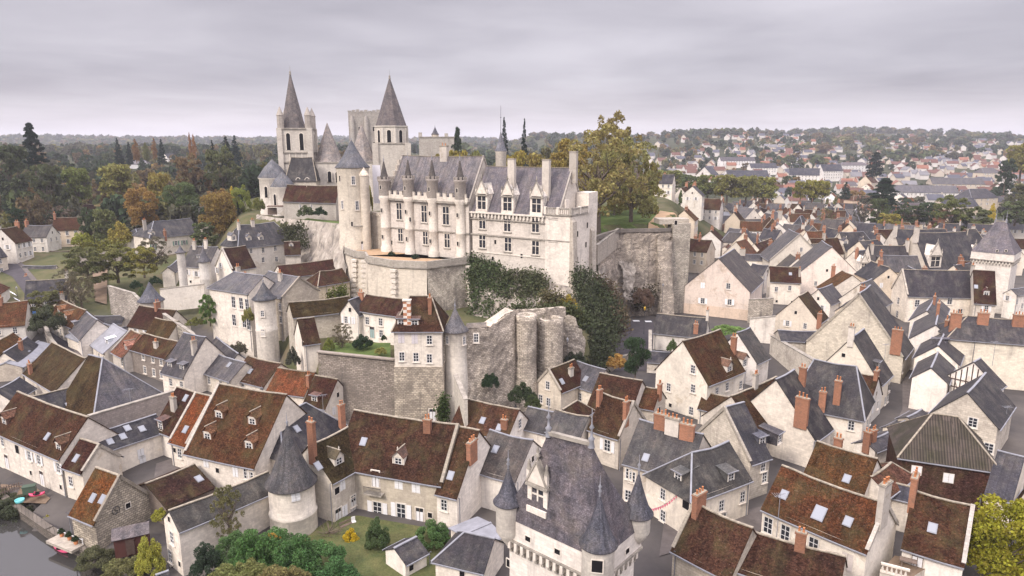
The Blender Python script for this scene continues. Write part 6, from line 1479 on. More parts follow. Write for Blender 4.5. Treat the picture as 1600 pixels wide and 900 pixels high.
d_ = PK['_d']; U_ = Vector((d_[0], d_[1], 0)); N_ = Vector((d_[2], d_[3], 0)); o_ = Vector((PK['_o'][0], PK['_o'][1], 0)); F_ = min(FOOT, key=lambda f: math.hypot(f[0] - o_.x, f[1] - o_.y)); hl, hw_ = F_[4] - .5, F_[5] - .5
zt_ = Pp(1120, 479, o_ - U_ * hl, -U_).z
part(PK, 'plinth', lambda m: m.box(o_ + Vector((0, 0, zt_ / 2)), (hl * 2 + .1, hw_ * 2 + .1, zt_), math.atan2(U_.y, U_.x), PLAST), (.60, .47, .36))
d_ = FB['_d']; N_ = Vector((d_[2], d_[3], 0)); q = Pp(637, 509, Vector((FB['_o'][0], FB['_o'][1], 0)) + N_ * (d_[4] - .9), N_); r_ = math.atan2(d_[1], d_[0])
def chq(m):
    for i in range(9):
        for s_ in (-1, 1): m.box(q + Vector((d_[0] * s_ * .3, d_[1] * s_ * .3, i * .5)), (.6, .75, .5), r_, BRICK if (i + (s_ > 0)) % 2 else STONEW)
    m.box(q + Vector((0, 0, 4.3)), (1.4, .95, .2), r_, STONEW)
part(FB, 'chimney', chq, (.38, .17, .09))
# ---------------------------------------------------------------- labels by what a thing stands beside
USED = set()
def rel(desc, p, extra=()):
    p = Vector(p); s0 = scr(p); best = []
    for d, q in LAND:
        s1 = scr(q); best.append((math.hypot(s0[0] - s1[0], s0[1] - s1[1]), d, s1, q))
    best.sort(key=lambda t: t[0])
    for far, d, s1, q in best[:6]:
        dx, dy = s0[0] - s1[0], s0[1] - s1[1]
        side = 'left' if dx < 0 else 'right'
        if abs(dx) > abs(dy) * 1.2: w = ['just %s of' % side, 'well %s of' % side][far > 70]
        elif p.y > q.y: w = ['right behind', 'up behind', 'behind and %s of' % side][(far > 45) + (abs(dx) > 25 and far > 30)] if True else ''
        else: w = ['just in front of', 'below', 'in front and %s of' % side][(far > 45) + (abs(dx) > 25 and far > 30)]
        t = '%s %s %s' % (desc, w, d)
        if len(t.split()) > 16: t = '%s %s %s' % (desc.replace(' with ', ' '), w.replace('just ', '').replace('well ', ''), d)
        if t not in USED and len(t.split()) <= 16: USED.add(t); return t
    for e in ('slightly taller ', 'slightly smaller ', 'half hidden ', 'leaning ', 'plainer '):
        t = e + t
        if t not in USED and len(t.split()) <= 16: USED.add(t); return t
    USED.add(t); return t
def inpoly(P, u, v):
    ins = False
    for i in range(len(P)):
        x1, y1 = P[i]; x2, y2 = P[i - 1]
        if (y1 > v) != (y2 > v) and u < (x2 - x1) * (v - y1) / (y2 - y1) + x1: ins = not ins
    return ins
OPEN = [[(1000, 600), (1120, 600), (1130, 700), (1000, 700)], [(1060, 430), (1200, 430), (1290, 480), (1290, 570), (1060, 570)], [(90, 555), (330, 555), (330, 740), (0, 740), (0, 620)], [(440, 860), (500, 800), (560, 790), (700, 800), (720, 840), (690, 910), (420, 910)], [(0, 430), (60, 455), (110, 590), (60, 600), (0, 490)], [(940, 500), (1060, 500), (1090, 530), (1010, 600), (950, 590)],
        [(1395, 560), (1440, 540), (1475, 620), (1440, 700), (1350, 780), (1310, 720)], [(1040, 770), (1170, 780), (1170, 850), (1060, 850)], [(0, 740), (130, 740), (330, 830), (330, 910), (0, 910)], [(230, 720), (310, 700), (330, 790), (260, 800)],
        [(90, 390), (330, 390), (340, 480), (250, 520), (90, 470)], [(560, 720), (820, 720), (820, 910), (560, 910)], [(930, 700), (1010, 720), (1090, 790), (1040, 910), (760, 910), (780, 700)], [(760, 560), (860, 560), (850, 640), (760, 650)], [(1490, 520), (1610, 520), (1610, 640), (1490, 640)]]
def free(x, y, r):
    for fx, fy, ux, uy, hl, hw in FOOT:
        dx, dy = x - fx, y - fy; s, l = abs(dx * ux + dy * uy), abs(-dx * uy + dy * ux)
        if s < hl + r and l < hw + r: return False
    return True
def near_dir(x, y):
    f = min(FOOT[:150], key=lambda t: (t[0] - x) ** 2 + (t[1] - y) ** 2); return f[2], f[3]
WALLC = [('white', (.70, .65, .58)), ('cream', (.66, .585, .48)), ('pale grey', (.56, .53, .48)), ('off white', (.68, .63, .56)), ('buff', (.58, .49, .38))]
ROOFS = [('brown tile', 'tile', BROWN), ('dark slate', 'slate', DSL), ('grey slate', 'slate', LSL), ('rust tile', 'tile', (.19, .09, .05)), ('maroon tile', 'tile', DKRED), ('mottled slate', 'slate', (.10, .095, .10)), ('salmon tile', 'tile', (.24, .12, .085)), ('dark slate', 'slate', DSL), ('grey slate', 'slate', (.13, .125, .13)), ('brown tile', 'tile', BROWN), ('weathered slate', 'slate', (.115, .105, .10))]
def filler(x, y, L, w, he, desc='house', roofs=ROOFS, nw=None, ang=None, ch=True, gut=False, dsz=''):
    rr = random; ux, uy = near_dir(x, y) if ang is None else (math.cos(ang), math.sin(ang))
    if ang is None and rr.random() < .45: ux, uy = -uy, ux
    u = Vector((ux, uy, 0)); n = Vector((uy, -ux, 0)); n = n if n.y < 0 else -n
    z0 = gz(x, y); ze = z0 + he; zr = ze + w * math.tan(rad(rr.uniform(40, 50)))
    c = Vector((x, y, zr)); a, b = c - u * L / 2, c + u * L / 2
    wn, wc = rr.choice(WALLC); rn, rm, rcol = rr.choice(roofs); k = rr.uniform(.8, 1.2)
    lab = rel('%s%s %s with %s roof' % (dsz, wn, desc, rn), c)
    r = house3(lab, a, b, n, w, ze, zg=z0, wall='plast', wc=wc, roof=rm, rc=tuple(q * k for q in rcol), nw=nw, gut=gut, group='houses of the town', hip='AB' if rr.random() < .12 else '', lead=rm == 'slate' and rr.random() < .4)
    if ch:
        q = a.lerp(b, rr.choice((.03, .97, .5))); chimney(r, q - Vector((0, 0, .3)), math.atan2(uy, ux) + math.pi / 2, rr.uniform(1.2, 2.2), 1.3, .6, rr.choice('bbs'))
    return r
random.seed(21)
nf = 0
for zone, st, (h0, h1) in (([(36, 126), (60, 150), (105, 160), (130, 190), (200, 260), (250, 420), (150, 450), (70, 420), (58, 260), (50, 200), (34, 180)], 12.5, (6, 8.5)),
                           ([(-140, 110), (-70, 92), (-40, 88), (-40, 108), (-62, 118), (-80, 160), (-150, 190)], 9.5, (4.0, 5.2)), ([(0, 90), (30, 96), (56, 88), (80, 95), (90, 118), (60, 122), (24, 118), (4, 108)], 8.5, (3.6, 5.0)), ([(-200, 190), (-140, 160), (-120, 175), (-150, 235), (-215, 300)], 14, (5, 6.5))):
    xs = [p[0] for p in zone]; ys = [p[1] for p in zone]; y = min(ys)
    while y < max(ys):
        x = min(xs)
        while x < max(xs):
            X, Y = x + random.uniform(-2.5, 2.5), y + random.uniform(-2.5, 2.5); x += st
            if not inpoly(zone, X, Y): continue
            L, w = random.uniform(7.5, 12.5), random.uniform(3.4, 4.7)
            s = scr(Vector((X, Y, gz(X, Y))))
            if not (-40 < s[0] < 1640) or any(inpoly(P, *s) for P in OPEN) or not free(X, Y, w * .75) or sdist(PLATEAU, X, Y) < 9 or sdist(BENCH, X, Y) < 7: continue
            filler(X, Y, L, w, random.uniform(h0, h1), 'town house', nw=[('f', 3, 2)] if Y < 330 else [('f', 2, 1)]); nf += 1
        y += st

# ---------------------------------------------------------------- far side: houses on the right hillside and in the valley
def far_block(label, u, v, L, w, he, ang, roof, rc, wc, nw, pitch=40, hip='', wall='plast', sd=None, **kw):
    p = pg(u, v); U = Vector((math.cos(rad(ang)), math.sin(rad(ang)), 0)); n = Vector((U.y, -U.x, 0)); n = n if n.y < 0 else -n
    ze = p.z + he; zr = ze + w * math.tan(rad(pitch)); c = Vector((p.x, p.y, zr))
    return house3(label, c - U * L / 2, c + U * L / 2, n, w, ze, zg=p.z, wall=wall, wc=wc, roof=roof, rc=rc, hip=hip, nw=nw, gut=False, sd=sd, **kw)
WH, CRM = (.66, .64, .62), (.58, .50, .40)
SLD, SLB = (.10, .10, .12), (.075, .08, .11)
for a_ in (
 ('lone white hip roofed house among the upper left trees', 217, 263, 11, 5, 4, 10, 'slate', (.30, .29, .30), (.7, .68, .66), None, 35, 'AB'),
 ('white gabled house with steep roof on the left wooded skyline', 266, 252, 11, 4, 4, 60, 'slate', SLB, (.7, .68, .66), None, 45),
 ('long white school building with grey mansard roof on the plain', 1440, 318, 45, 7.6, 9, -12, 'slate', (.20, .20, .22), WH, [('f', 14, 2)], 34, '', 'plast', 'the long white school'),
 ('second grey roofed wing behind the long white school', 1490, 303, 43, 7.6, 9, -10, 'slate', (.17, .17, .18), CRM, [('f', 10, 1)], 34, '', 'plast', 'the school rear wing'),
 ('cream hip roofed villa right of the long white school', 1522, 328, 16, 6.8, 9, 20, 'slate', SLD, CRM, [('f', 4, 2)], 42, 'AB', 'plast', 'the cream villa by the school'),
 ('beige flat fronted house under the school with brown roof', 1420, 335, 19, 5.1, 6, 5, 'slate', (.12, .09, .09), CRM, [('f', 4, 1)], 20),
 ('white apartment block with steep slate roof in the valley', 1295, 283, 24, 6.0, 11, 10, 'slate', SLB, WH, [('f', 8, 3)], 48, '', 'plast', 'the white apartment block'),
 ('white apartment wing with dark blue slate roof left of the white apartment block', 1255, 287, 29, 6.0, 9, -20, 'slate', SLB, WH, [('f', 8, 2)], 48, '', 'plast', 'the blue slate apartment wing'),
 ('pale apartment block with hipped roof up the hillside', 1330, 270, 26, 6.0, 9, 8, 'slate', (.22, .20, .21), WH, [('f', 8, 3)], 30, 'AB', 'plast', 'the hillside apartment block'),
 ('long white terrace with dark blue roof in the valley beyond the lawn', 1165, 288, 43, 6.8, 8, 2, 'slate', SLB, WH, [('f', 10, 2)], 42, '', 'plast', 'the valley terrace'),
 ('blue grey slate roofed hall beyond the lawn trees', 1105, 282, 29, 8.5, 6, 60, 'slate', SLB, WH, [('f', 4, 1)], 45, '', 'plast', 'the slate hall'),
 ('long cream apartment range on the valley floor', 1150, 262, 46, 6.0, 9, 4, 'slate', (.15, .14, .16), WH, [('f', 12, 2)], 38),
 ('white two storey range on the valley floor right of centre', 1190, 273, 32, 6.0, 8, 4, 'slate', SLB, WH, [('f', 9, 2)], 40),
 ('white house with orange red roof on the valley floor', 1298, 322, 11, 4.2, 6, 60, 'tile', (.36, .15, .10), WH, [('f', 2, 2)], 42, '', 'plast', 'the orange red valley roof'),
 ('low slate roofed house with maroon right half in the near valley', 1280, 345, 20, 5.1, 5, 4, 'slate', SLB, WH, [('f', 5, 1)], 44),
 ('white gabled house with brown hip roof behind the dark cedar', 1355, 298, 14, 6.0, 8, 40, 'tile', (.20, .11, .09), CRM, [('f', 3, 2)], 45),
 ('square tan house left of the dark cedar', 1342, 330, 10, 5.1, 8, 10, 'tile', (.24, .13, .10), (.5, .38, .29), [('f', 2, 2)], 30, 'AB'),
 ('stone house with grey hip roof high right of the school', 1540, 285, 14, 6.0, 10, 15, 'slate', (.2, .19, .2), CRM, [('f', 5, 3)], 40, 'AB'),
 ('white modern block with ribbon windows on the hillside', 1515, 262, 19, 5.1, 6, 5, 'zinc', None, WH, [('f', 8, 1)], 8),
 ('cream house with dark slate roof at the right of the plain', 1560, 325, 17, 5.1, 5, 5, 'slate', SLD, CRM, [('f', 4, 1)], 35),
 ('beige long house with slate roof below the school trees', 1490, 335, 26, 6.0, 6, 8, 'slate', SLB, CRM, [('f', 5, 1)], 40, '', 'plast', 'the beige long house')):
    far_block(*a_)
random.seed(5)
FR = [('brown roof', 'tile', (.17, .09, .07)), ('dark slate roof', 'slate', SLB), ('grey roof', 'slate', (.20, .19, .2)), ('orange roof', 'tile', (.36, .15, .09)), ('red brown roof', 'tile', (.24, .10, .08))]
MW = [m_simple('far_white_wall', (.52, .485, .45), .9, .1, .3), m_simple('far_cream_wall', (.47, .41, .335), .9, .1, .3)]
MR = [m_simple('far_slate_roof', (.07, .07, .085), .8, .2, .3), m_simple('far_brown_roof', (.11, .055, .042), .9, .2, .3), m_simple('far_orange_roof', (.19, .085, .055), .9, .2, .3), m_simple('far_grey_roof', (.14, .135, .14), .8, .2, .3)]
mass = MB(); nfar = 0; tries = 0; SINGLE = 26
while nfar < 430 and tries < 9000:
    tries += 1
    u, v = random.uniform(1000, 1605), 214 + 112 * random.random() ** 1.15
    if v > 300 and u < 1200: continue
    if u < 1130 and v < 240 and random.random() < .8: continue
    p = pg(u, v)
    if p.y > 2300 or p.y < 380 or not free(p.x, p.y, 6 if p.y < 700 else 5): continue
    L, w = random.uniform(8, 15), random.uniform(3.6, 5); he = random.uniform(3.0, 6); ang = random.choice((random.uniform(-.35, .35), random.uniform(-.35, .35), random.uniform(.8, 1.6)))
    U = Vector((math.cos(ang), math.sin(ang), 0)); n = Vector((U.y, -U.x, 0)); n = n if n.y < 0 else -n
    ze = p.z + he; zr = ze + w * math.tan(rad(random.uniform(34, 46))); c = Vector((p.x, p.y, zr)); nfar += 1
    if p.y < 640 and SINGLE > 0:
        SINGLE -= 1; wn, wc = random.choice(WALLC[:2] + [('white', WH)] * 3); rn, rm, rcol = random.choice(FR)
        house3(rel('far %s %s with %s' % (wn, 'cottage' if L < 11.5 else 'house', rn), c), c - U * L / 2, c + U * L / 2, n, w, ze, zg=p.z, wall='plast', wc=wc, roof=rm, rc=rcol, nw=[('f', 3, 2)], gut=False, ridge=False, lead=False, group='houses across the valley')
        continue
    A, B = c - U * L / 2, c + U * L / 2; e = Vector((0, 0, ze - zr)); g_ = Vector((0, 0, p.z - 3 - zr)); mw, mr = random.choice(MW), random.choice(MR + MR[:2])
    for P_, Q_ in ((A + n * w, B + n * w), (B - n * w, A - n * w)): mass.face([P_ + g_, Q_ + g_, Q_ + e, P_ + e], mw)
    for P_ in (A, B): mass.face([P_ + n * w + g_, P_ + n * w + e, P_, P_ - n * w + e, P_ - n * w + g_], mw)
    k = Vector((0, 0, .12)); o = Vector((0, 0, -.3))
    for s_ in (1, -1): mass.slab([A - U * .3 + n * s_ * (w + .4) + e + o + k, B + U * .3 + n * s_ * (w + .4) + e + o + k, B + U * .3 + k, A - U * .3 + k], .15, mr)
    q = A.lerp(B, random.choice((.05, .95))); mass.box(q + Vector((0, 0, .5)), (.9, .6, 1.8), ang, random.choice((MW[1], MR[2])))
    FOOT.append((c.x, c.y, U.x, U.y, L / 2 + .5, w + .5))
tag(mass.obj('distant_houses', loc=(400, 900, 20)), kind='stuff')

# ---------------------------------------------------------------- woods
def crown_arr(kind, n, size, seed):
    me = crown(kind, n, size, seed); a = np.empty(len(me.vertices) * 3, dtype=np.float64); me.vertices.foreach_get('co', a); bpy.data.meshes.remove(me); return a.reshape(-1, 3)
def woods(name, items, col, arrs):
    """one mass of crowns: items are (x, y, z, h, w)"""
    out = []
    for i, (x, y, z, h, w) in enumerate(items):
        a = arrs[i % len(arrs)]; t = (i * 2.399) % 6.283; c, s = math.cos(t), math.sin(t)
        q = np.empty_like(a); q[:, 0] = (a[:, 0] * c - a[:, 1] * s) * w + x; q[:, 1] = (a[:, 0] * s + a[:, 1] * c) * w + y; q[:, 2] = a[:, 2] * h + z; out.append(q)
    v = np.concatenate(out); n = len(v) // 4
    me = bpy.data.meshes.new(name); me.vertices.add(len(v)); me.vertices.foreach_set('co', v.reshape(-1).astype(np.float32))
    me.loops.add(n * 4); me.loops.foreach_set('vertex_index', np.arange(n * 4)); me.polygons.add(n); me.polygons.foreach_set('loop_start', np.arange(0, n * 4, 4)); me.polygons.foreach_set('loop_total', np.full(n, 4))
    me.materials.append(LEAF); me.update(calc_edges=True)
    o = bpy.data.objects.new(name, me); COL.objects.link(o); o.color = (*col, 1); tag(o, kind='stuff'); return o
A_NEAR = [crown_arr('round', 330, .10, s) for s in (1, 2)] + [crown_arr('broad', 330, .10, 3), crown_arr('conifer', 300, .09, 4)]
A_FAR = [crown_arr('round', 46, .26, s) for s in (5, 6, 7)] + [crown_arr('poplar', 40, .2, 8)]
rr = random.Random(3)
def clear_of_houses(x, y, r):
    return free(x, y, r)
tones = [(.045, .062, .032), (.085, .10, .042), (.15, .135, .05), (.155, .11, .055), (.21, .13, .05), (.10, .095, .06)]
near_items = [[] for _ in tones]; far_items = [[] for _ in tones]
# wooded slope on the left
cnt = 0
while cnt < 640:
    y = rr.uniform(235, 1150) if rr.random() < .75 else rr.uniform(235, 480); x = -y * rr.uniform(.20, .80)
    u, v = scr(Vector((x, y, gz(x, y))))
    if sdist(PLATEAU, x, y) < 6 or not (-60 < u < 560): cnt += .02; continue
    if y < 300 and rr.random() < .5: continue
    if not free(x, y, 4): continue
    h = rr.uniform(9, 17); t = 0 if rr.random() < .18 else rr.randrange(len(tones)); near_items[t].append((x, y, gz(x, y) - h * .08, h, h * rr.uniform(.7, 1.0))); cnt += 1
# tree cover between the houses on the right hillside
cnt = 0
while cnt < 1250:
    y = rr.uniform(440, 1700); x = y * rr.uniform(-.05, .82); z = gz(x, y)
    if noise.noise(Vector((x * .008, y * .006, 2))) < -.2 or not free(x, y, 4.5): cnt += .05; continue
    h = rr.uniform(6, 13); t = 0 if rr.random() < .5 else rr.randrange(len(tones)); (near_items if y < 900 else far_items)[t].append((x, y, z - h * .1, h, h * rr.uniform(.8, 1.2))); cnt += 1
# far ridges
cnt = 0
while cnt < 5200:
    y = rr.uniform(900, 4200) ** 1.0; x = y * rr.uniform(-.84, .84); z = gz(x, y)
    if x > 60 and y < 1900 and noise.noise(Vector((x * .006, y * .004, 5))) < .18: cnt += .2; continue
    if noise.noise(Vector((x * .002, y * .0012, 7))) < -.36: cnt += .1; continue
    h = rr.uniform(8, 15) * (1 + y / 6000); t = rr.choice((0, 0, 1, 1, 2, 3, 5)); far_items[t].append((x, y, z - h * .15, h, h * rr.uniform(1.0, 1.7))); cnt += 1
for t, col in enumerate(tones):
    if near_items[t]: woods('woods', near_items[t], col, A_NEAR)
    if far_items[t]: woods('distant_woods', far_items[t], col, A_FAR)
# ---------------------------------------------------------------- single trees: pixel of the foot, depth, size in pixels
TR = [
 # tall skyline trees on the left
 ('cedar', 57, 275, 330, 62, 36, CONIF, 'lone tall dark conifer standing above the left woods', 'hi'),
 ('conifer', 187, 258, 480, 34, 15, CONIF, 'tall ragged conifer on the left skyline above the lone white house', 'mid'),
 ('conifer', 204, 258, 480, 30, 12, CONIF, 'slim conifer on the left skyline beside the ragged one', 'mid'),
 ('poplar', 214, 256, 480, 32, 13, RUSSET, 'brownish poplar right of the slim skyline conifer', 'mid'),
 ('poplar', 230, 254, 500, 26, 12, OLIVE, 'short olive poplar on the left skyline', 'mid'),
 ('poplar', 243, 252, 500, 30, 10, RUSSET, 'thin russet poplar on the left skyline', 'mid'),
 ('poplar', 299, 250, 450, 36, 7, (.20, .10, .05), 'left one of a pair of thin orange poplars', 'mid'),
 ('poplar', 305, 250, 450, 34, 8, (.19, .10, .05), 'right one of a pair of thin orange poplars', 'mid'),
 ('conifer', 255, 258, 470, 34, 14, CONIF, 'dark conifer behind the white gabled skyline house', 'mid'),
 ('conifer', 356, 262, 430, 42, 26, CONIF, 'broad dark conifer group leader left of the church', 'mid'),
 ('conifer', 370, 262, 430, 44, 22, (.02, .033, .026), 'tall blue green conifer left of the church', 'mid'),
 ('conifer', 334, 258, 430, 34, 14, CONIF, 'small pointed conifer left of the broad dark conifers', 'mid'),
 # round and golden trees round the villa
 ('round', 224, 362, 252, 62, 52, (.175, .105, .035), 'big round copper brown tree left of the villa roof', 'hi'),
 ('round', 288, 345, 262, 56, 54, (.06, .075, .03), 'big round dark green tree behind the villa', 'hi'),
 ('round', 345, 385, 232, 76, 56, (.15, .10, .032), 'tall round ochre tree right of the villa', 'hi'),
 ('round', 253, 330, 285, 52, 34, (.14, .11, .03), 'golden topped tree behind the copper brown one', 'mid'),
 ('poplar', 366, 350, 245, 52, 16, YEL, 'bright yellow slender tree left of the church terrace', 'hi'),
 ('broad', 380, 350, 240, 54, 32, (.13, .14, .035), 'yellow green tree against the church terrace', 'hi'),
 ('round', 185, 318, 300, 52, 48, (.12, .11, .035), 'rounded olive gold tree over the hillside tower house', 'mid'),
 ('broad', 300, 312, 320, 60, 46, (.095, .065, .035), 'broad russet tree high behind the villa', 'mid'),
 ('broad', 350, 310, 320, 70, 50, (.065, .068, .03), 'tall olive tree left of the church apse', 'mid'),
 ('broad', 80, 345, 300, 70, 52, (.055, .06, .028), 'wide dull green tree in the left woods', 'mid'),
 ('round', 125, 330, 310, 56, 40, (.09, .10, .03), 'yellow green tree in front of the left woods', 'mid'),
 ('broad', 25, 330, 310, 80, 60, (.045, .052, .027), 'big dark green tree at the left edge of the woods', 'mid'),
 ('broad', 66, 380, 255, 60, 36, (.095, .07, .04), 'russet bush like tree above the road cottages', 'mid'),
 ('sparse', 100, 375, 255, 42, 42, (.08, .06, .045), 'thin brown half bare tree above the road cottages', 'mid'),
 ('broad', 145, 385, 240, 50, 30, (.04, .05, .025), 'dark green tree left of the villa', 'mid'),
 ('round', 168, 385, 238, 52, 36, (.07, .075, .03), 'dull green round tree just left of the villa', 'mid'),
 ('bush', 190, 385, 232, 38, 34, (.15, .12, .03), 'yellowing bush under the villa wing', 'mid'),
 ('bush', 130, 385, 236, 24, 28, (.15, .15, .03), 'lime yellow bush on the villa terrace', 'mid'),
 ('conifer', 374, 355, 236, 36, 9, (.02, .03, .02), 'dark pencil conifer below the yellow tree', 'mid'),
 ('broad', 28, 352, 250, 22, 24, DKGREEN, 'small dark evergreen by the orchard cottage', 'mid'),
 # orchard and gardens
 ('broad', 140, 447, 185, 52, 62, (.085, .085, .035), 'wide olive garden tree above the orchard lane', 'hi'),
 ('broad', 185, 440, 190, 48, 62, (.11, .105, .035), 'spreading yellow green garden tree in the orchard', 'hi'),
 ('broad', 226, 432, 190, 40, 46, (.13, .115, .03), 'yellow green tree in front of the villa terrace', 'hi'),
 ('sparse', 245, 420, 195, 44, 46, (.08, .07, .045), 'half bare tree left of the white manor', 'hi'),
 ('bush', 213, 452, 172, 14, 18, DKGREEN, 'dark clipped ball shrub on the garden terrace', 'mid'),
 ('bush', 243, 445, 175, 14, 18, DKGREEN, 'dark clipped shrub by the white garden wall', 'mid'),
 ('bush', 226, 468, 163, 20, 20, (.06, .075, .03), 'green shrub left of the round garden tower', 'mid'),
 ('broad', 70, 495, 162, 34, 46, (.095, .09, .035), 'olive tree overhanging the road bend', 'hi'),
 ('sparse', 128, 480, 166, 44, 40, (.09, .075, .045), 'grey brown half bare tree in the orchard lane', 'hi'),
 ('sparse', 108, 470, 172, 40, 40, (.08, .07, .045), 'brown twiggy tree left of the orchard lane', 'hi'),
 ('bush', 75, 520, 150, 40, 46, (.05, .055, .03), 'dark hedge like bush beside the road bend', 'hi'),
 ('broad', 329, 508, 148, 44, 30, (.07, .105, .03), 'fresh green tree left of the tall windowed house', 'hi'),
 ('bush', 305, 508, 147, 12, 26, (.10, .10, .03), 'yellowish low shrub on the terrace beside the fresh green tree', 'mid'),
 ('bush', 372, 556, 137, 26, 30, (.07, .06, .04), 'brown ivy bush under the tall windowed house', 'mid'),
 ('bush', 458, 572, 120, 32, 22, (.05, .048, .035), 'dark dry climber on the range corner', 'mid'),
 ('bush', 388, 505, 141, 30, 18, (.14, .13, .04), 'yellow green climber on the white facade corner', 'mid'),
 # terrace garden under the four bay house
 ('sparse', 535, 545, 118, 38, 34, (.09, .075, .045), 'half bare shrub in the terrace garden', 'hi'),
 ('bush', 567, 546, 117, 26, 34, DKGREEN, 'dark rounded bush in the terrace garden', 'hi'),
 ('bush', 514, 548, 116, 22, 18, (.11, .12, .03), 'lime green bush by the lean to wall of the terrace garden', 'hi'),
 ('bush', 600, 532, 119, 10, 10, DKGREEN, 'small potted shrub by the terrace garden door', 'mid'),
 ('bush', 595, 552, 113, 10, 22, (.13, .12, .035), 'pale low plant at the terrace garden edge', 'mid'),
 ('bush', 528, 545, 150, 16, 40, (.10, .11, .025), 'mossy green bush at the bastion foot', 'mid'),
 # by the ramparts
 ('bush', 767, 606, 110, 30, 30, DKGREEN, 'dark round bush at the rampart foot', 'hi'),
 ('bush', 815, 628, 108, 34, 46, (.035, .045, .022), 'dark undergrowth left of the white gabled house', 'hi'),
 ('bush', 832, 640, 106, 26, 30, (.05, .06, .025), 'green ivy mound under the twin towers', 'hi'),
 ('bush', 898, 575, 124, 36, 36, (.03, .037, .022), 'dark bush at the foot of the ivy cliff', 'hi'),
 ('round', 992, 597, 126, 76, 44, (.028, .045, .020), 'dense egg shaped evergreen tree on the car park', 'hi'),
 ('bush', 888, 492, 140, 36, 38, (.20, .15, .03), 'golden yellow bush on the ivy cliff', 'hi'),
 ('bush', 1005, 480, 172, 40, 36, (.085, .055, .04), 'brown dry creeper bush against the rampart wall', 'hi'),
 ('bush', 965, 575, 133, 26, 36, (.22, .13, .04), 'orange tinged hedge beside the evergreen', 'mid'),
 ('bush', 1050, 550, 137, 22, 18, (.06, .08, .03), 'leafy climber on the low white wall', 'mid'),
 # plateau trees behind the castle
 ('sparse', 934, 358, 190, 150, 156, (.135, .11, .042), 'huge spreading autumn tree with pale trunk on the lawn edge', 'hi'),
 ('sparse', 985, 358, 205, 132, 112, (.12, .11, .042), 'large ochre green tree at the right of the lawn', 'hi'),
 ('broad', 960, 342, 225, 108, 80, (.13, .115, .035), 'olive green tree in the middle of the lawn', 'hi'),
 ('broad', 895, 345, 215, 120, 90, (.15, .11, .032), 'ochre tree hidden behind the cliff edge lodge gable', 'hi'),
 ('round', 850, 330, 240, 90, 70, (.13, .10, .032), 'rounded golden tree behind the lodge chimneys', 'mid'),
 ('round', 800, 330, 250, 94, 56, (.155, .12, .03), 'golden tree right of the stair turret', 'mid'),
 ('round', 716, 320, 260, 86, 40, (.15, .12, .03), 'small golden crown behind the older lodge ridge', 'mid'),
 ('round', 690, 320, 270, 80, 34, (.14, .11, .03), 'ochre crown left of the golden crowns behind the older lodge', 'mid'),
 ('round', 745, 320, 280, 84, 38, (.10, .095, .03), 'olive crown just left of the stair turret', 'mid'),
 ('conifer', 788, 320, 330, 128, 26, CONIF, 'tall dark conifer behind the castle, left of a pair', 'hi'),
 ('conifer', 819, 320, 330, 126, 22, CONIF, 'tall dark conifer behind the castle, right of a pair', 'hi'),
 ('cedar', 716, 300, 350, 92, 30, (.03, .045, .025), 'dark layered cedar behind the gatehouse', 'mid'),
 ('round', 870, 320, 300, 98, 60, (.075, .068, .035), 'dull brown green tree behind the lodge at right', 'mid'),
 ('broad', 1010, 345, 230, 90, 46, (.125, .105, .03), 'low golden tree at the right edge of the lawn', 'mid'),
 ('sparse', 955, 335, 240, 148, 100, (.13, .10, .035), 'thin topped half bare tree rising behind the huge autumn tree', 'hi'),
 ('bush', 578, 335, 200, 62, 12, (.15, .13, .03), 'narrow yellow green tree between round tower and lodge', 'mid'),
 ('bush', 500, 338, 205, 16, 24, DKGREEN, 'dark shrub on the lawn below the maroon range', 'mid'),
 ('bush', 478, 338, 207, 18, 26, (.05, .06, .025), 'green shrub under the maroon range at left', 'mid'),
 ('bush', 405, 330, 222, 26, 20, (.10, .10, .03), 'yellow green shrub left of the apse foot', 'mid'),
 # valley and right side
 ('round', 1045, 302, 420, 36, 52, (.11, .11, .035), 'round olive tree at the left of the valley tree belt', 'mid'),
 ('round', 1080, 308, 400, 34, 40, (.06, .07, .03), 'dark green round tree in the valley tree belt', 'mid'),
 ('round', 1105, 312, 390, 38, 44, (.095, .10, .033), 'olive green tree in the middle of the valley tree belt', 'mid'),
 ('round', 1135, 318, 380, 42, 46, (.12, .11, .034), 'tall golden olive tree in the valley tree belt', 'mid'),
 ('round', 1165, 318, 380, 40, 40, (.105, .10, .034), 'olive tree right of the tall golden olive one', 'mid'),
 ('round', 1192, 316, 385, 38, 44, (.12, .115, .034), 'yellow olive tree at the right end of the valley tree belt', 'mid'),
 ('round', 1250, 315, 385, 30, 26, (.135, .12, .03), 'leftmost of the clipped plane trees in a row', 'mid'),
 ('round', 1268, 316, 385, 31, 28, (.14, .125, .03), 'middle of the clipped plane trees in a row', 'mid'),
 ('round', 1284, 316, 385, 30, 24, (.135, .12, .03), 'rightmost of the clipped plane trees in a row', 'mid'),
 ('cedar', 1378, 332, 350, 44, 54, (.022, .036, .022), 'wide dark cedar with flat layers in front of the school', 'hi'),
 ('cedar', 1365, 282, 600, 36, 30, CONIF, 'dark cedar standing up the hillside above the school', 'mid'),
 ('conifer', 1320, 312, 420, 24, 20, (.03, .045, .03), 'dark pointed evergreen beside the orange red valley roof', 'mid'),
 ('broad', 1370, 352, 330, 36, 32, (.05, .06, .026), 'dark green tree left of the round yellow green shrub', 'mid'),
 ('round', 1388, 362, 315, 26, 34, (.15, .125, .03), 'round yellow green tree below the dark cedar', 'mid'),
 ('broad', 1420, 352, 330, 28, 40, (.045, .055, .026), 'dark bushy tree below the school', 'mid'),
 ('broad', 1448, 352, 330, 30, 28, (.035, .05, .024), 'deep green tree below the school', 'mid'),
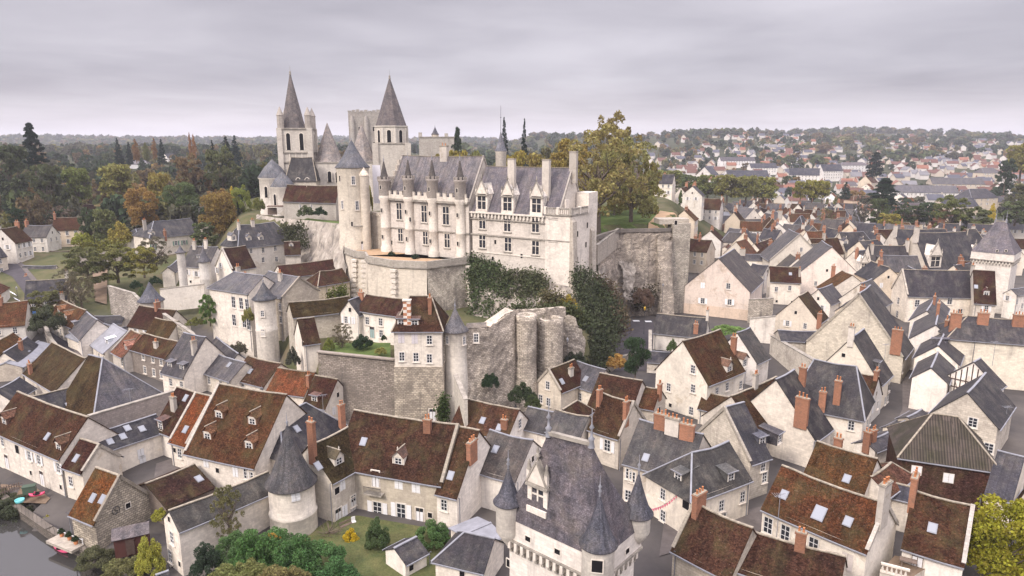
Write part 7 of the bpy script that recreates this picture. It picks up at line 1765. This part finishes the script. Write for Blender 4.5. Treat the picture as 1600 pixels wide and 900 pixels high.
 ('broad', 1483, 362, 315, 46, 50, (.085, .09, .03), 'large yellow green tree below the beige long house', 'hi'),
 ('broad', 1520, 366, 310, 34, 46, (.075, .08, .03), 'spreading green tree left of the yellow sapling', 'mid'),
 ('poplar', 1548, 350, 320, 26, 12, YEL, 'bright yellow sapling near the right edge', 'mid'),
 ('round', 1592, 285, 480, 46, 44, (.12, .105, .032), 'big round golden tree at the right edge hillside', 'mid'),
 ('broad', 1568, 300, 430, 40, 26, (.035, .045, .027), 'dark green tree beside the big round golden one', 'mid'),
 ('sparse', 1290, 350, 320, 22, 24, (.095, .085, .04), 'small half bare tree between roofs in the near valley', 'mid'),
 ('sparse', 1345, 352, 320, 40, 26, (.07, .065, .05), 'bare twiggy tree left of the cedar', 'mid'),
 ('bush', 1140, 518, 158, 8, 56, (.08, .12, .03), 'flat green roof garden behind the tall white house', 'mid'),
 # near vegetation at the bottom
 ('round', 1558, 925, 66, 125, 118, (.15, .135, .015), 'golden green leafy tree at the bottom right corner', 'hi'),
 ('bush', 590, 862, 73, 58, 40, (.05, .07, .028), 'feathery green conifer shrub in the mansion garden', 'hi'),
 ('bush', 548, 852, 75, 28, 30, (.30, .21, .015), 'bright yellow bush in the mansion garden', 'hi'),
 ('bush', 676, 850, 74, 40, 56, (.055, .09, .03), 'glossy green bush by the garden shed', 'hi'),
 ('bush', 713, 812, 78, 26, 18, (.05, .085, .028), 'green bush against the mansion narrow wing', 'hi'),
 ('bush', 465, 905, 67, 72, 80, (.05, .095, .03), 'dense bright green shrub at the bottom, middle of the hedge', 'hi'),
 ('bush', 400, 900, 67, 74, 84, (.055, .10, .03), 'dense bright green shrub at the bottom, left part of the hedge', 'hi'),
 ('bush', 530, 925, 64, 60, 70, (.045, .085, .03), 'dense green shrub at the bottom, right end of the hedge', 'hi'),
 ('bush', 432, 878, 70, 52, 90, (.055, .10, .032), 'bright green shrub rising behind the middle of the hedge', 'hi'),
 ('bush', 500, 893, 68, 50, 80, (.05, .09, .03), 'bright green shrub filling the right half of the hedge', 'hi'),
 ('bush', 365, 878, 69, 50, 60, (.06, .095, .035), 'green shrub at the left end of the hedge', 'hi'),
 ('bush', 375, 930, 62, 60, 90, (.10, .10, .035), 'olive brown shrub at the bottom edge before the hedge', 'hi'),
 ('bush', 440, 935, 61, 54, 90, (.12, .10, .04), 'yellowish shrub at the bottom edge before the bright hedge', 'hi'),
 ('bush', 325, 905, 67, 58, 50, (.028, .04, .024), 'dark green bush at the gable of the long slate roof', 'hi'),
 ('sparse', 360, 850, 72, 82, 48, (.10, .09, .04), 'tall half bare tree against the long slate roof', 'hi'),
 ('sparse', 428, 880, 69, 44, 30, (.26, .15, .03), 'small orange leaved sapling in the hedge', 'hi'),
 ('bush', 236, 905, 70, 66, 42, (.19, .18, .035), 'yellow vine hanging beside the white river house', 'hi'),
 ('bush', 252, 812, 79, 20, 24, (.18, .17, .03), 'yellow green bush by the river house gutter', 'hi'),
 ('bush', 136, 868, 77, 16, 20, (.06, .07, .03), 'grassy tuft on the quay by the stone barn', 'mid'),
 ('bush', 78, 828, 83, 22, 18, (.17, .14, .03), 'yellowing reeds by the river steps', 'mid'),
 ('bush', 30, 805, 87, 30, 50, (.05, .055, .03), 'dark bramble hanging over the river bank', 'hi'),
 ('bush', 5, 790, 89, 24, 40, (.06, .06, .03), 'bramble at the left edge of the river bank', 'hi'),
 ('bush', 8, 822, 85, 34, 60, (.04, .045, .025), 'dark brambles trailing into the river at the left edge', 'hi'),
 ('bush', 150, 886, 73, 30, 50, (.06, .06, .03), 'weedy bank growth in front of the wooden hut', 'hi'),
 ('bush', 195, 905, 70, 36, 60, (.09, .085, .035), 'weeds on the quay beside the yellow vine', 'hi'),
 ('bush', 55, 845, 82, 16, 40, (.05, .052, .028), 'dark bank plants above the kayak', 'hi'),
 ('broad', 1585, 352, 330, 30, 46, (.06, .07, .03), 'bushy green tree at the right edge above the gate tower roof', 'mid'),
 ('broad', 1605, 330, 380, 34, 50, (.08, .075, .035), 'olive tree cut by the right edge below the golden hillside tree', 'mid'),
 ('broad', 320, 388, 225, 36, 40, (.06, .07, .03), 'green tree between the villa and the round ochre tree', 'mid'),
 ('bush', 395, 372, 222, 22, 30, (.09, .09, .035), 'scrubby bush under the yellow tree', 'mid'),
 ('broad', 318, 352, 250, 40, 34, (.05, .06, .03), 'dark green tree beside the slate pavilion', 'mid'),
 ('bare', 515, 848, 76, 30, 60, TWIG and (.1, .1, .1), 'dry bare twigs against the courtyard wing of the mansion', 'hi'),
]
for k, u, v, y, hp, wp, col, lab, lod in TR: ptree(k, u, v, y, hp, wp, col, lab, lod)
# belt trees along lanes and between the houses
random.seed(11)
n = 0; tries = 0
while n < 46 and tries < 3000:
    tries += 1
    u, v = random.choice(((random.uniform(0, 400), random.uniform(290, 360)), (random.uniform(1000, 1600), random.uniform(262, 345)), (random.uniform(1000, 1600), random.uniform(240, 300))))
    p = pg(u, v)
    if p.y < 236 or not free(p.x, p.y, 3) or sdist(PLATEAU, p.x, p.y) < 5: continue
    nm, col = random.choice((('dark green', DKGREEN), ('olive', OLIVE), ('golden brown', (.15, .10, .035)), ('russet', RUSSET), ('grey green', GREY), ('green', GREEN)))
    h = random.uniform(6, 12); kd = random.choice(('round', 'broad', 'broad', 'conifer', 'poplar')); 
    tree(kd, p, h, h * (.8 if kd in ('round', 'broad') else .35), col, rel('%s %s tree' % (nm, {'round': 'rounded', 'broad': 'spreading', 'conifer': 'pointed conifer', 'poplar': 'slender'}[kd]), p + Vector((0, 0, h / 2))), 'lo', group='trees between the far houses'); n += 1
# ---------------------------------------------------------------- ivy and creepers
def ivy(name, label, pts, nrm, n, size, col, rad_=1.3, seed=1):
    r = np.random.default_rng(seed); base = np.array([tuple(p) for p in pts]); i = r.integers(0, len(base), n)
    c = base[i] + r.normal(size=(n, 3)) * rad_ * np.array([1, .6, 1]) + np.array(nrm) * r.uniform(.1, 1.1, n)[:, None]
    global rng
    rng = r; me = leafmesh(name, c - base[0], size); o = bpy.data.objects.new(name, me); COL.objects.link(o); o.location = tuple(base[0]); o.color = (*col, 1); return tag(o, label, 'ivy')
def vpts(lst): return [Py(u, v, y) for u, v, y in lst]
def fillpts(poly, yf, n, seed=1):
    r = random.Random(seed); us = [p[0] for p in poly]; vs = [p[1] for p in poly]; out = []
    while len(out) < n:
        u, v = r.uniform(min(us), max(us)), r.uniform(min(vs), max(vs))
        if inpoly(poly, u, v): out.append(Py(u, v, yf(u, v)))
    return out
yc = lambda u, v: 167 - (u - 735) * .10 - (v - 410) * .10
ivy('ivy', 'dark green ivy mass on the left half of the cliff under the newer lodge', fillpts([(738, 402), (770, 408), (800, 440), (800, 512), (738, 508)], yc, 300), (-.3, -1, .1), 17000, .30, (.075, .095, .04), .9, 2)
ivy('ivy', 'green ivy with reddish stems along the middle of the lodge cliff', fillpts([(790, 425), (850, 428), (852, 460), (842, 500), (785, 508)], yc, 240, 2), (-.3, -1, .1), 12000, .28, (.085, .09, .045), .9, 3)
ivy('ivy', 'black green ivy curtain hanging from the lodge corner down the right cliff', fillpts([(898, 418), (925, 430), (960, 470), (972, 490), (955, 560), (915, 575), (905, 500)], lambda u, v: 152 - (v - 430) * .16 + (u - 910) * .12, 200, 3), (.1, -1, .1), 13000, .28, (.065, .074, .038), .9, 4)
ivy('creeper', 'dull brown creeper over the right edge of the ivy cliff', fillpts([(930, 435), (958, 450), (975, 500), (965, 530), (945, 500)], lambda u, v: 156 - (v - 430) * .12, 90, 4), (.2, -1, .1), 4000, .28, (.11, .08, .05), .9, 5)
ivy('ivy', 'hanging plants dotted over the rampart cliff below the church', fillpts([(440, 352), (475, 352), (480, 385), (450, 375)], lambda u, v: 205 - (u - 440) * .2 - (v - 350) * .1, 40, 5), (-.2, -1, .1), 1500, .34, (.06, .062, .03), .8, 6)
ivy('ivy', 'ivy strip in the corner of the rampart foundation', fillpts([(688, 618), (698, 618), (697, 655), (687, 652)], lambda u, v: 106.2, 40, 6), (0, -1, 0), 900, .22, (.06, .085, .028), .4, 7)
ivy('creeper', 'yellow green vine on top of the villa terrace wall', fillpts([(125, 380), (198, 376), (198, 388), (124, 391)], lambda u, v: 221, 60, 7), (0, -1, 0), 1600, .3, (.16, .15, .03), .6, 8)
ivy('ivy', 'dark ivy stains over the great rampart wall cave', fillpts([(985, 455), (1022, 445), (1020, 480), (990, 480)], lambda u, v: 183, 40, 8), (0, -1, 0), 1200, .3, (.065, .055, .03), .8, 9)
ivy('creeper', 'lime green creeper at the base of the bastion', fillpts([(515, 460), (540, 450), (542, 470), (520, 478)], lambda u, v: 150, 40, 9), (0, -1, .2), 1200, .26, (.10, .11, .025), .6, 10)
ivy('ivy', 'low greenery spilling along the top behind the twin rampart towers', fillpts([(800, 484), (905, 480), (905, 498), (800, 496)], lambda u, v: 128 + (u - 800) * .04, 90, 11), (0, -1, .3), 4500, .26, (.075, .085, .035), .9, 12)
ivy('creeper', 'tangle of creeper on the stony slope under the lodge cliff corner', fillpts([(850, 455), (880, 465), (900, 480), (850, 490)], lambda u, v: 141, 60, 12), (0, -1, .2), 2600, .26, (.12, .10, .05), .9, 13)
# ---------------------------------------------------------------- lawns, roads
sheet('lawn', px([(440, 870), (520, 815), (560, 812), (690, 835), (715, 850), (700, 930), (400, 930)], 2.5), ROUGHG, .10)
sheet('castle_lawn', [(26, 190), (46, 196), (58, 235), (40, 262), (10, 250), (4, 200)], LAWN, .12)
sheet('gravel_path', [(40, 200), (47, 198), (58, 225), (52, 240)], GRAVEL, .2)
sheet('terrace_lawn', [(p.x, p.y) for p in (V(505, 553, 114.5), V(610, 560, 111), V(610, 530, 121), V(510, 535, 121))], LAWN, .1, z=14.1)
sheet('church_lawn', [(p.x, p.y) for p in (V(470, 345, 206), V(532, 350, 190), V(540, 335, 200), V(480, 335, 212))], LAWN, .5)
sheet('road', px([(-30, 452), (25, 468), (60, 500), (85, 540), (115, 600), (150, 600), (108, 540), (85, 497), (30, 452), (-30, 432)], 4.2), ASPH, .14, 2.5)
sheet('pavement', px([(85, 497), (108, 540), (150, 600), (156, 598), (114, 536), (91, 493), (30, 446), (30, 452)], 4.2), PAVE, .26, 2.5)
for q in ([(24, 487), (33, 490), (36, 492), (27, 489)], [(29, 494), (38, 497), (41, 499), (32, 496)], [(18, 481), (27, 484), (30, 486), (21, 483)]): sheet('road_marking', px(q, 4.2), ROADW, .19, 9)
sheet('street', px([(1415, 520), (1442, 540), (1458, 600), (1465, 660), (1430, 690), (1380, 740), (1330, 760), (1345, 720), (1385, 690), (1410, 640), (1410, 580)], 3), PAVE, .1, 2.5)
sheet('car_park', px([(950, 505), (1020, 500), (1025, 530), (1010, 580), (960, 580), (940, 540)], 3), ASPH, .1, 2.5)
for q in ([(988, 501), (998, 501), (1000, 503), (990, 503)], [(1007, 502), (1017, 502), (1019, 504), (1009, 504)]): sheet('road_marking', px(q, 3), ROADW, .15, 9)
sheet('square', px([(1040, 800), (1130, 805), (1200, 790), (1190, 830), (1100, 850), (1030, 870)], 3), PAVE, .1, 2.5)
sheet('courtyard', px([(245, 730), (300, 712), (330, 770), (280, 800), (238, 770)], 2.5), PAVE, .1, 2.5)
sheet('riverside_path', px([(0, 750), (55, 758), (78, 775), (70, 782), (30, 778), (0, 768)], 2), EARTH, .12, 2.5)
sheet('orchard_lane', px([(148, 450), (172, 452), (168, 485), (150, 482)], 6), EARTH, .5, 3)
# quay
bk = [(-130, 134.6), (-103.1, 113.1), (-71.1, 87.9), (-60.1, 80.4), (-52.3, 75.6), (-42.6, 71.1), (-30, 61.8)]
for (x0, y0_), (x1, y1_), lab in zip(bk, bk[1:], ('overgrown quay wall beyond the left edge', 'stone quay wall under the white riverside house', 'mossy quay wall beside the moored kayak', 'quay wall under the stone barn', 'dark quay wall below the wooden hut', 'quay wall at the bottom edge under the vine')):
    t = thing('quay_wall', (x0, y0_, -1), lab, 'quay wall'); p, q = Vector((x0, y0_, 0)), Vector((x1, y1_, 0)); d = q - p
    part(t, 'wall', lambda m: m.box((p + q) / 2 + Vector((0, 0, -.1)), (d.length + .2, .9, 2.6), math.atan2(d.y, d.x), RUBBLE), (.15, .128, .105))
# ---------------------------------------------------------------- small things
def kayak(label, u, v, z, L, ang, col):
    p = Pz(u, v, z); t = thing('kayak', p, label, 'kayak'); X = Vector((math.cos(ang), math.sin(ang), 0)); Y = Vector((-X.y, X.x, 0)); Z = Vector((0, 0, 1))
    m = MB(); N = 14; k = 8; rows = []
    for i in range(N + 1):
        s = -1 + 2 * i / N; w = .38 * max(0, 1 - abs(s) ** 2.4) ** .7 + .02; z_ = .18 * abs(s) ** 3; rows.append([p + X * s * L / 2 + Y * math.cos(a_) * w + Z * (z_ + .12 + math.sin(a_) * .2) for a_ in [2 * math.pi * j / k for j in range(k)]])
    b = 0
    for r_ in rows: m.v += r_
    for i in range(N):
        for j in range(k): m.f.append([i * k + j, i * k + (j + 1) % k, (i + 1) * k + (j + 1) % k, (i + 1) * k + j]); m.m.append(m.mi(PLAS)); m.s.append(True)
    m.face(rows[0], PLAS); m.face(rows[-1][::-1], PLAS); m.obj('hull', t, col)
    part(t, 'cockpit', lambda m: (m.lathe(p + Z * .28, [(.5, .0), (.46, .07), (.40, .04), (.01, .045)], 14, HOLE)))
    part(t, 'seat', lambda m: m.box(p - X * .25 + Z * .42, (.12, .4, .3), ang, PLAS), tuple(c * .7 for c in col))
kayak('pink kayak floating on the river beside the stone steps', 95, 859, .05, 3.4, -.55, (.55, .07, .16))
kayak('pinkish red kayak hull lying on the riverside path', 58, 774, 2.15, 1.9, .35, (.55, .05, .12))
t = thing('paddling_pool', Pz(31, 784, 2.1), 'small turquoise plastic basin on the riverside path', 'basin'); part(t, 'basin', lambda m: m.lathe(Pz(31, 784, 2.1), [(.5, 0), (.6, .35), (.52, .35), (.42, .08), (.01, .08)], 16, PLAS), (.12, .42, .42))
t = thing('storage_bin', Pz(46, 763, 2.1), 'dark green garden storage bin by the white riverside wall', 'bin'); part(t, 'box', lambda m: m.box(Pz(46, 765, 2.6), (1.5, .9, 1.0), .4, PAINT), (.06, .09, .06)); part(t, 'lid', lambda m: m.box(Pz(46, 765, 2.6) + Vector((0, 0, .56)), (1.6, 1.0, .12), .4, PAINT), (.05, .075, .05))
t = thing('picket_fence', Pz(18, 770, 2), 'pale wooden picket fence closing the riverside terrace', 'fence')
def pf(m):
    p, q = Pz(-5, 775, 2), Pz(36, 764, 2); d = q - p; L = d.length; d.normalize(); a_ = math.atan2(d.y, d.x)
    for i in range(int(L / .28)): m.box(p + d * (i * .28 + .1) + Vector((0, 0, .6)), (.13, .05, 1.15), a_, POT if False else OAK)
    for z_ in (.3, .9): m.box(p + d * L / 2 + Vector((0, .05, z_)), (L, .06, .1), a_, OAK)
part(t, 'pickets', pf)
t = thing('landing_stage', Pz(102, 840, 1.6), 'stone landing with white rail above the moored kayak', 'landing')
P0, P1 = Pz(82, 842, 1.2), Pz(122, 858, 1.2); dd_ = P1 - P0; aa = math.atan2(dd_.y, dd_.x)
part(t, 'slab', lambda m: m.box((P0 + P1) / 2, (dd_.length, 1.6, .35), aa, OLDST), (.42, .37, .30)); part(t, 'rail', lambda m: (m.box((P0 + P1) / 2 + Vector((.3, .7, .8)), (dd_.length, .08, .1), aa, WHITEW), [m.box(P0 + dd_ * f_ + Vector((.3, .7, .5)), (.1, .1, .9), aa, WHITEW) for f_ in (.03, .5, .97)]))
for i, (u, v) in enumerate(((97, 838), (109, 843), (119, 850))):
    p = Pz(u, v, 1.4); t = thing('flower_pot', p, ('left', 'middle', 'right')[i] + ' one of the three potted plants on the stone landing', 'flower pot', 'pots on the landing'); part(t, 'pot', lambda m: m.lathe(p, [(.2, 0), (.28, .5), (.22, .5), (.2, .4), (.01, .4)], 10, POT)); 
    o = inst('plant', get_tree('bush', 'lo', 1)[1], t, p + Vector((0, 0, .4)), 0, (.04, .06, .025), (.9, .9, .9))
t = thing('garden_hut', Pz(207, 850, 2), 'dark red brown wooden hut with shallow felt roof beside the river wall', 'hut'); hp = Pz(207, 846, 2.8)
part(t, 'wall', lambda m: m.box(hp + Vector((0, 0, .2)), (3.6, 2.6, 2.6), .45, PAINT), (.075, .028, .022))
def hutr(m):
    X, Y = Vector((math.cos(.45), math.sin(.45), 0)), Vector((-math.sin(.45), math.cos(.45), 0))
    for s in (-1, 1): m.slab([hp + X * -2 + Y * s * 1.6 + Vector((0, 0, 1.4)), hp + X * 2 + Y * s * 1.6 + Vector((0, 0, 1.4)), hp + X * 2 + Vector((0, 0, 2.2)), hp + X * -2 + Vector((0, 0, 2.2))], .1, SLATE)
part(t, 'roof', hutr, (.10, .085, .085)); part(t, 'door', lambda m: m.box(hp + Vector((.5, -1.35, .1)), (.9, .08, 1.9), .45, DARKW))
# garden chair and bench
p = Pz(553, 820, 2.7); t = thing('garden_chair', p, 'white plastic garden chair beside the mansion wall', 'chair')
part(t, 'seat', lambda m: m.box(p + Vector((0, 0, .45)), (.5, .5, .06), .5, WHITEW)); part(t, 'backrest', lambda m: m.box(p + Vector((-.12, .2, .75)), (.5, .06, .55), .5, WHITEW))
for sx in (-1, 1):
    for sy in (-1, 1): part(t, 'leg', lambda m: m.box(p + Vector((sx * .2, sy * .2, .22)), (.05, .05, .44), .5, WHITEW))
p = Pz(541, 825, 2.7); t = thing('garden_bench', p, 'grey wooden garden bench against the mansion wing', 'bench')
part(t, 'seat', lambda m: [m.box(p + Vector((k * .1, k * -.12, .45)), (1.6, .12, .05), .75, OAK) for k in (-1, 0, 1)]); part(t, 'backrest', lambda m: [m.box(p + Vector((-.22, .25, .65 + k * .16)), (1.6, .05, .1), .75, OAK) for k in (0, 1)])
for s in (-1, 1): part(t, 'leg', lambda m: m.box(p + Vector((s * .5, s * .45, .2)), (.08, .45, .4), .75, OAK))
# balcony of the mansion
d_ = MN['_d']; N_ = Vector((d_[2], d_[3], 0)); U_ = Vector((d_[0], d_[1], 0)); a_ = math.atan2(U_.y, U_.x)
p = Pp(587, 769, Vector((MN['_o'][0], MN['_o'][1], 0)) + N_ * d_[4], N_)
part(MN, 'balcony', lambda m: (m.box(p + N_ * .45, (2.6, .9, .18), a_, DARKST), m.bar(p + N_ * .85 - U_ * 1.25 + Vector((0, 0, 1)), p + N_ * .85 + U_ * 1.25 + Vector((0, 0, 1)), .06, .06, IRON), [m.box(p + N_ * .85 + U_ * (-1.25 + k * .125) + Vector((0, 0, .5)), (.03, .03, 1), a_, IRON) for k in range(21)]))
d_ = BN['_d']; U_ = Vector((d_[0], d_[1], 0)); q = Pp(181, 797, Vector((BN['_o'][0], BN['_o'][1], 0)) - U_ * 2.42, -U_); N_ = Vector((d_[2], d_[3], 0))
part(BN, 'wall_anchor', lambda m: (m.tube([q - U_ * .06 + N_ * .5 * math.cos(t_ * .5236) + Vector((0, 0, .5 * math.sin(t_ * .5236))) for t_ in range(13)], [.04] * 13, 5, IRON), m.tube([q - U_ * .06 + Vector((0, 0, .45)), q - U_ * .06 + N_ * .2 + Vector((0, 0, .12)), q - U_ * .06 - N_ * .2 - Vector((0, 0, .12)), q - U_ * .06 - Vector((0, 0, .45))], [.04] * 4, 5, IRON)))
# street lamps
def lamp(label, u, v, y, h, style):
    p = Py(u, v, y); t = thing('street_lamp', p, label, 'street lamp')
    part(t, 'post', lambda m: m.lathe(p, [(.14, 0), (.09, .6), (.06, .7), (.05, h)], 8, IRON)); part(t, 'lamp_head', lambda m: m.lathe(p + Vector((0, 0, h)), [(.12, 0), (.24, .45), (.28, .5), (.06, .75), (.02, .95)], 6, PLAS), style)
lamp('dark lamp post with yellow lantern on the car park', 1006, 522, 147, 5.5, (.5, .30, .02))
lamp('slim lamp post beside the twin rampart towers', 886, 568, 122, 4.2, (.4, .4, .42))
lamp('lamp post at the far bend of the road', 31, 485, 172, 5.5, (.3, .3, .32))
lamp('tall lamp post against the great rampart wall', 1034, 488, 176, 7, (.25, .25, .26))
t = thing('road_sign', Py(56, 503, 158), 'small blue square road sign at the bend', 'sign'); p = Py(56, 503, 158); part(t, 'post', lambda m: m.lathe(p, [(.05, 0), (.05, 2.2)], 6, IRON)); part(t, 'panel', lambda m: m.box(p + Vector((0, -.08, 2.3)), (.7, .06, .7), .3, PLAS), (.08, .18, .40))
# television aerials on the roofs
for i, (u, v, y, h, lab) in enumerate(((206, 645, 104, 4.2, 'tall television aerial on the party wall of the slate hipped roof'), (1214, 832, 67, 4.6, 'television aerial on the bottom edge brown roof at left'), (1569, 668, 100, 3.6, 'television aerial by the old stone gable chimney'), (505, 640, 103, 2.6, 'thin aerial on the white gable beside the tall orange chimney'), (1382, 560, 128, 3, 'aerial on the roof over the shopping street'), (1552, 560, 125, 3.4, 'aerial against the tall blank white wall'))):
    p = Py(u, v, y); t = thing('television_aerial', p, lab, 'aerial'); part(t, 'mast', lambda m: m.tube([p - Vector((0, 0, 1.5)), p + Vector((0, 0, h))], [.045, .03], 6, ZINC))
    part(t, 'antenna', lambda m: (m.bar(p + Vector((-.7, -.3, h - .2)), p + Vector((.7, .3, h - .1)), .04, .04, ZINC), [m.bar(p + Vector((-.6 + k * .24, -.55 - .0 * k, h - .15)), p + Vector((-.75 + k * .24, .45, h - .15)), .025, .025, ZINC) for k in range(6)]))
# bunting over the square
t = thing('bunting', Pz(1015, 797, 8), 'string of small pink pennants across the square by the gate tower', 'bunting')
def bun(m):
    p, q = Pz(1016, 796, 7.6), Pz(1062, 768, 8); 
    for i in range(14):
        c = p.lerp(q, i / 13) - Vector((0, 0, .5 * math.sin(math.pi * i / 13)))
        m.prism([c, c + Vector((.34, .12, 0)), c + Vector((.17, .06, -.42))], [c + Vector((.0, .03, 0)), c + Vector((.34, .15, 0)), c + Vector((.17, .09, -.42))], PLAS)
part(t, 'pennants', bun, (.62, .16, .22)); part(t, 'string', lambda m: m.tube([Pz(1016, 796, 7.6).lerp(Pz(1062, 768, 8), i / 8) - Vector((0, 0, .5 * math.sin(math.pi * i / 8))) for i in range(9)], [.02] * 9, 4, IRON))
# terrace furniture and balustrade of the roof terrace, bottom right
t = thing('roof_terrace', Pz(1415, 890, 6), 'roof terrace with stone balustrade beside the long white house', 'terrace')
T = [Pz(1375, 893, 5.9), Pz(1420, 905, 5.9), Pz(1460, 880, 5.9), Pz(1398, 868, 5.9)]
part(t, 'terrace_floor', lambda m: m.prism([q - Vector((0, 0, 4)) for q in T], T, PLAST, EARTH), (.5, .45, .38))
def bal(m):
    for p, q in ((T[0], T[1]),):
        d = q - p; a_ = math.atan2(d.y, d.x); L = d.length; d = d.normalized()
        for z_ in (.12, 1.0): m.box(p + d * L / 2 + Vector((0, 0, z_)), (L, .28, .2), a_, STONEW)
        for i in range(int(L / .42)): m.lathe(p + d * (.2 + i * .42), [(.08, .2), (.14, .42), (.06, .75), (.1, .9)], 8, STONEW)
part(t, 'balustrade', bal)
t = thing('terrace_table', Pz(1418, 888, 6.1), 'dark weathered table on the roof terrace', 'table'); p = Pz(1418, 885, 6.0); part(t, 'tabletop', lambda m: m.box(p + Vector((0, 0, .75)), (1.6, .8, .08), -.5, OAK))
for sx in (-1, 1):
    for sy in (-1, 1): part(t, 'leg', lambda m: m.box(p + Vector((sx * .6, sy * .25 - sx * .3, .37)), (.07, .07, .74), -.5, OAK))
# ---------------------------------------------------------------- air
hm = bpy.data.materials.new('haze'); hm.use_nodes = True
for n_ in list(hm.node_tree.nodes): hm.node_tree.nodes.remove(n_)
ho = hm.node_tree.nodes.new('ShaderNodeOutputMaterial'); hv = hm.node_tree.nodes.new('ShaderNodeVolumePrincipled')
hv.inputs['Color'].default_value = (.80, .80, .88, 1); hv.inputs['Density'].default_value = HAZE; hv.inputs['Anisotropy'].default_value = 0.1
hm.node_tree.links.new(hv.outputs[0], ho.inputs['Volume'])
mb = MB(); mb.box((0, 3500, 72), (8800, 7200, 152), 0, hm); hz = mb.obj('haze'); tag(hz, kind='stuff')
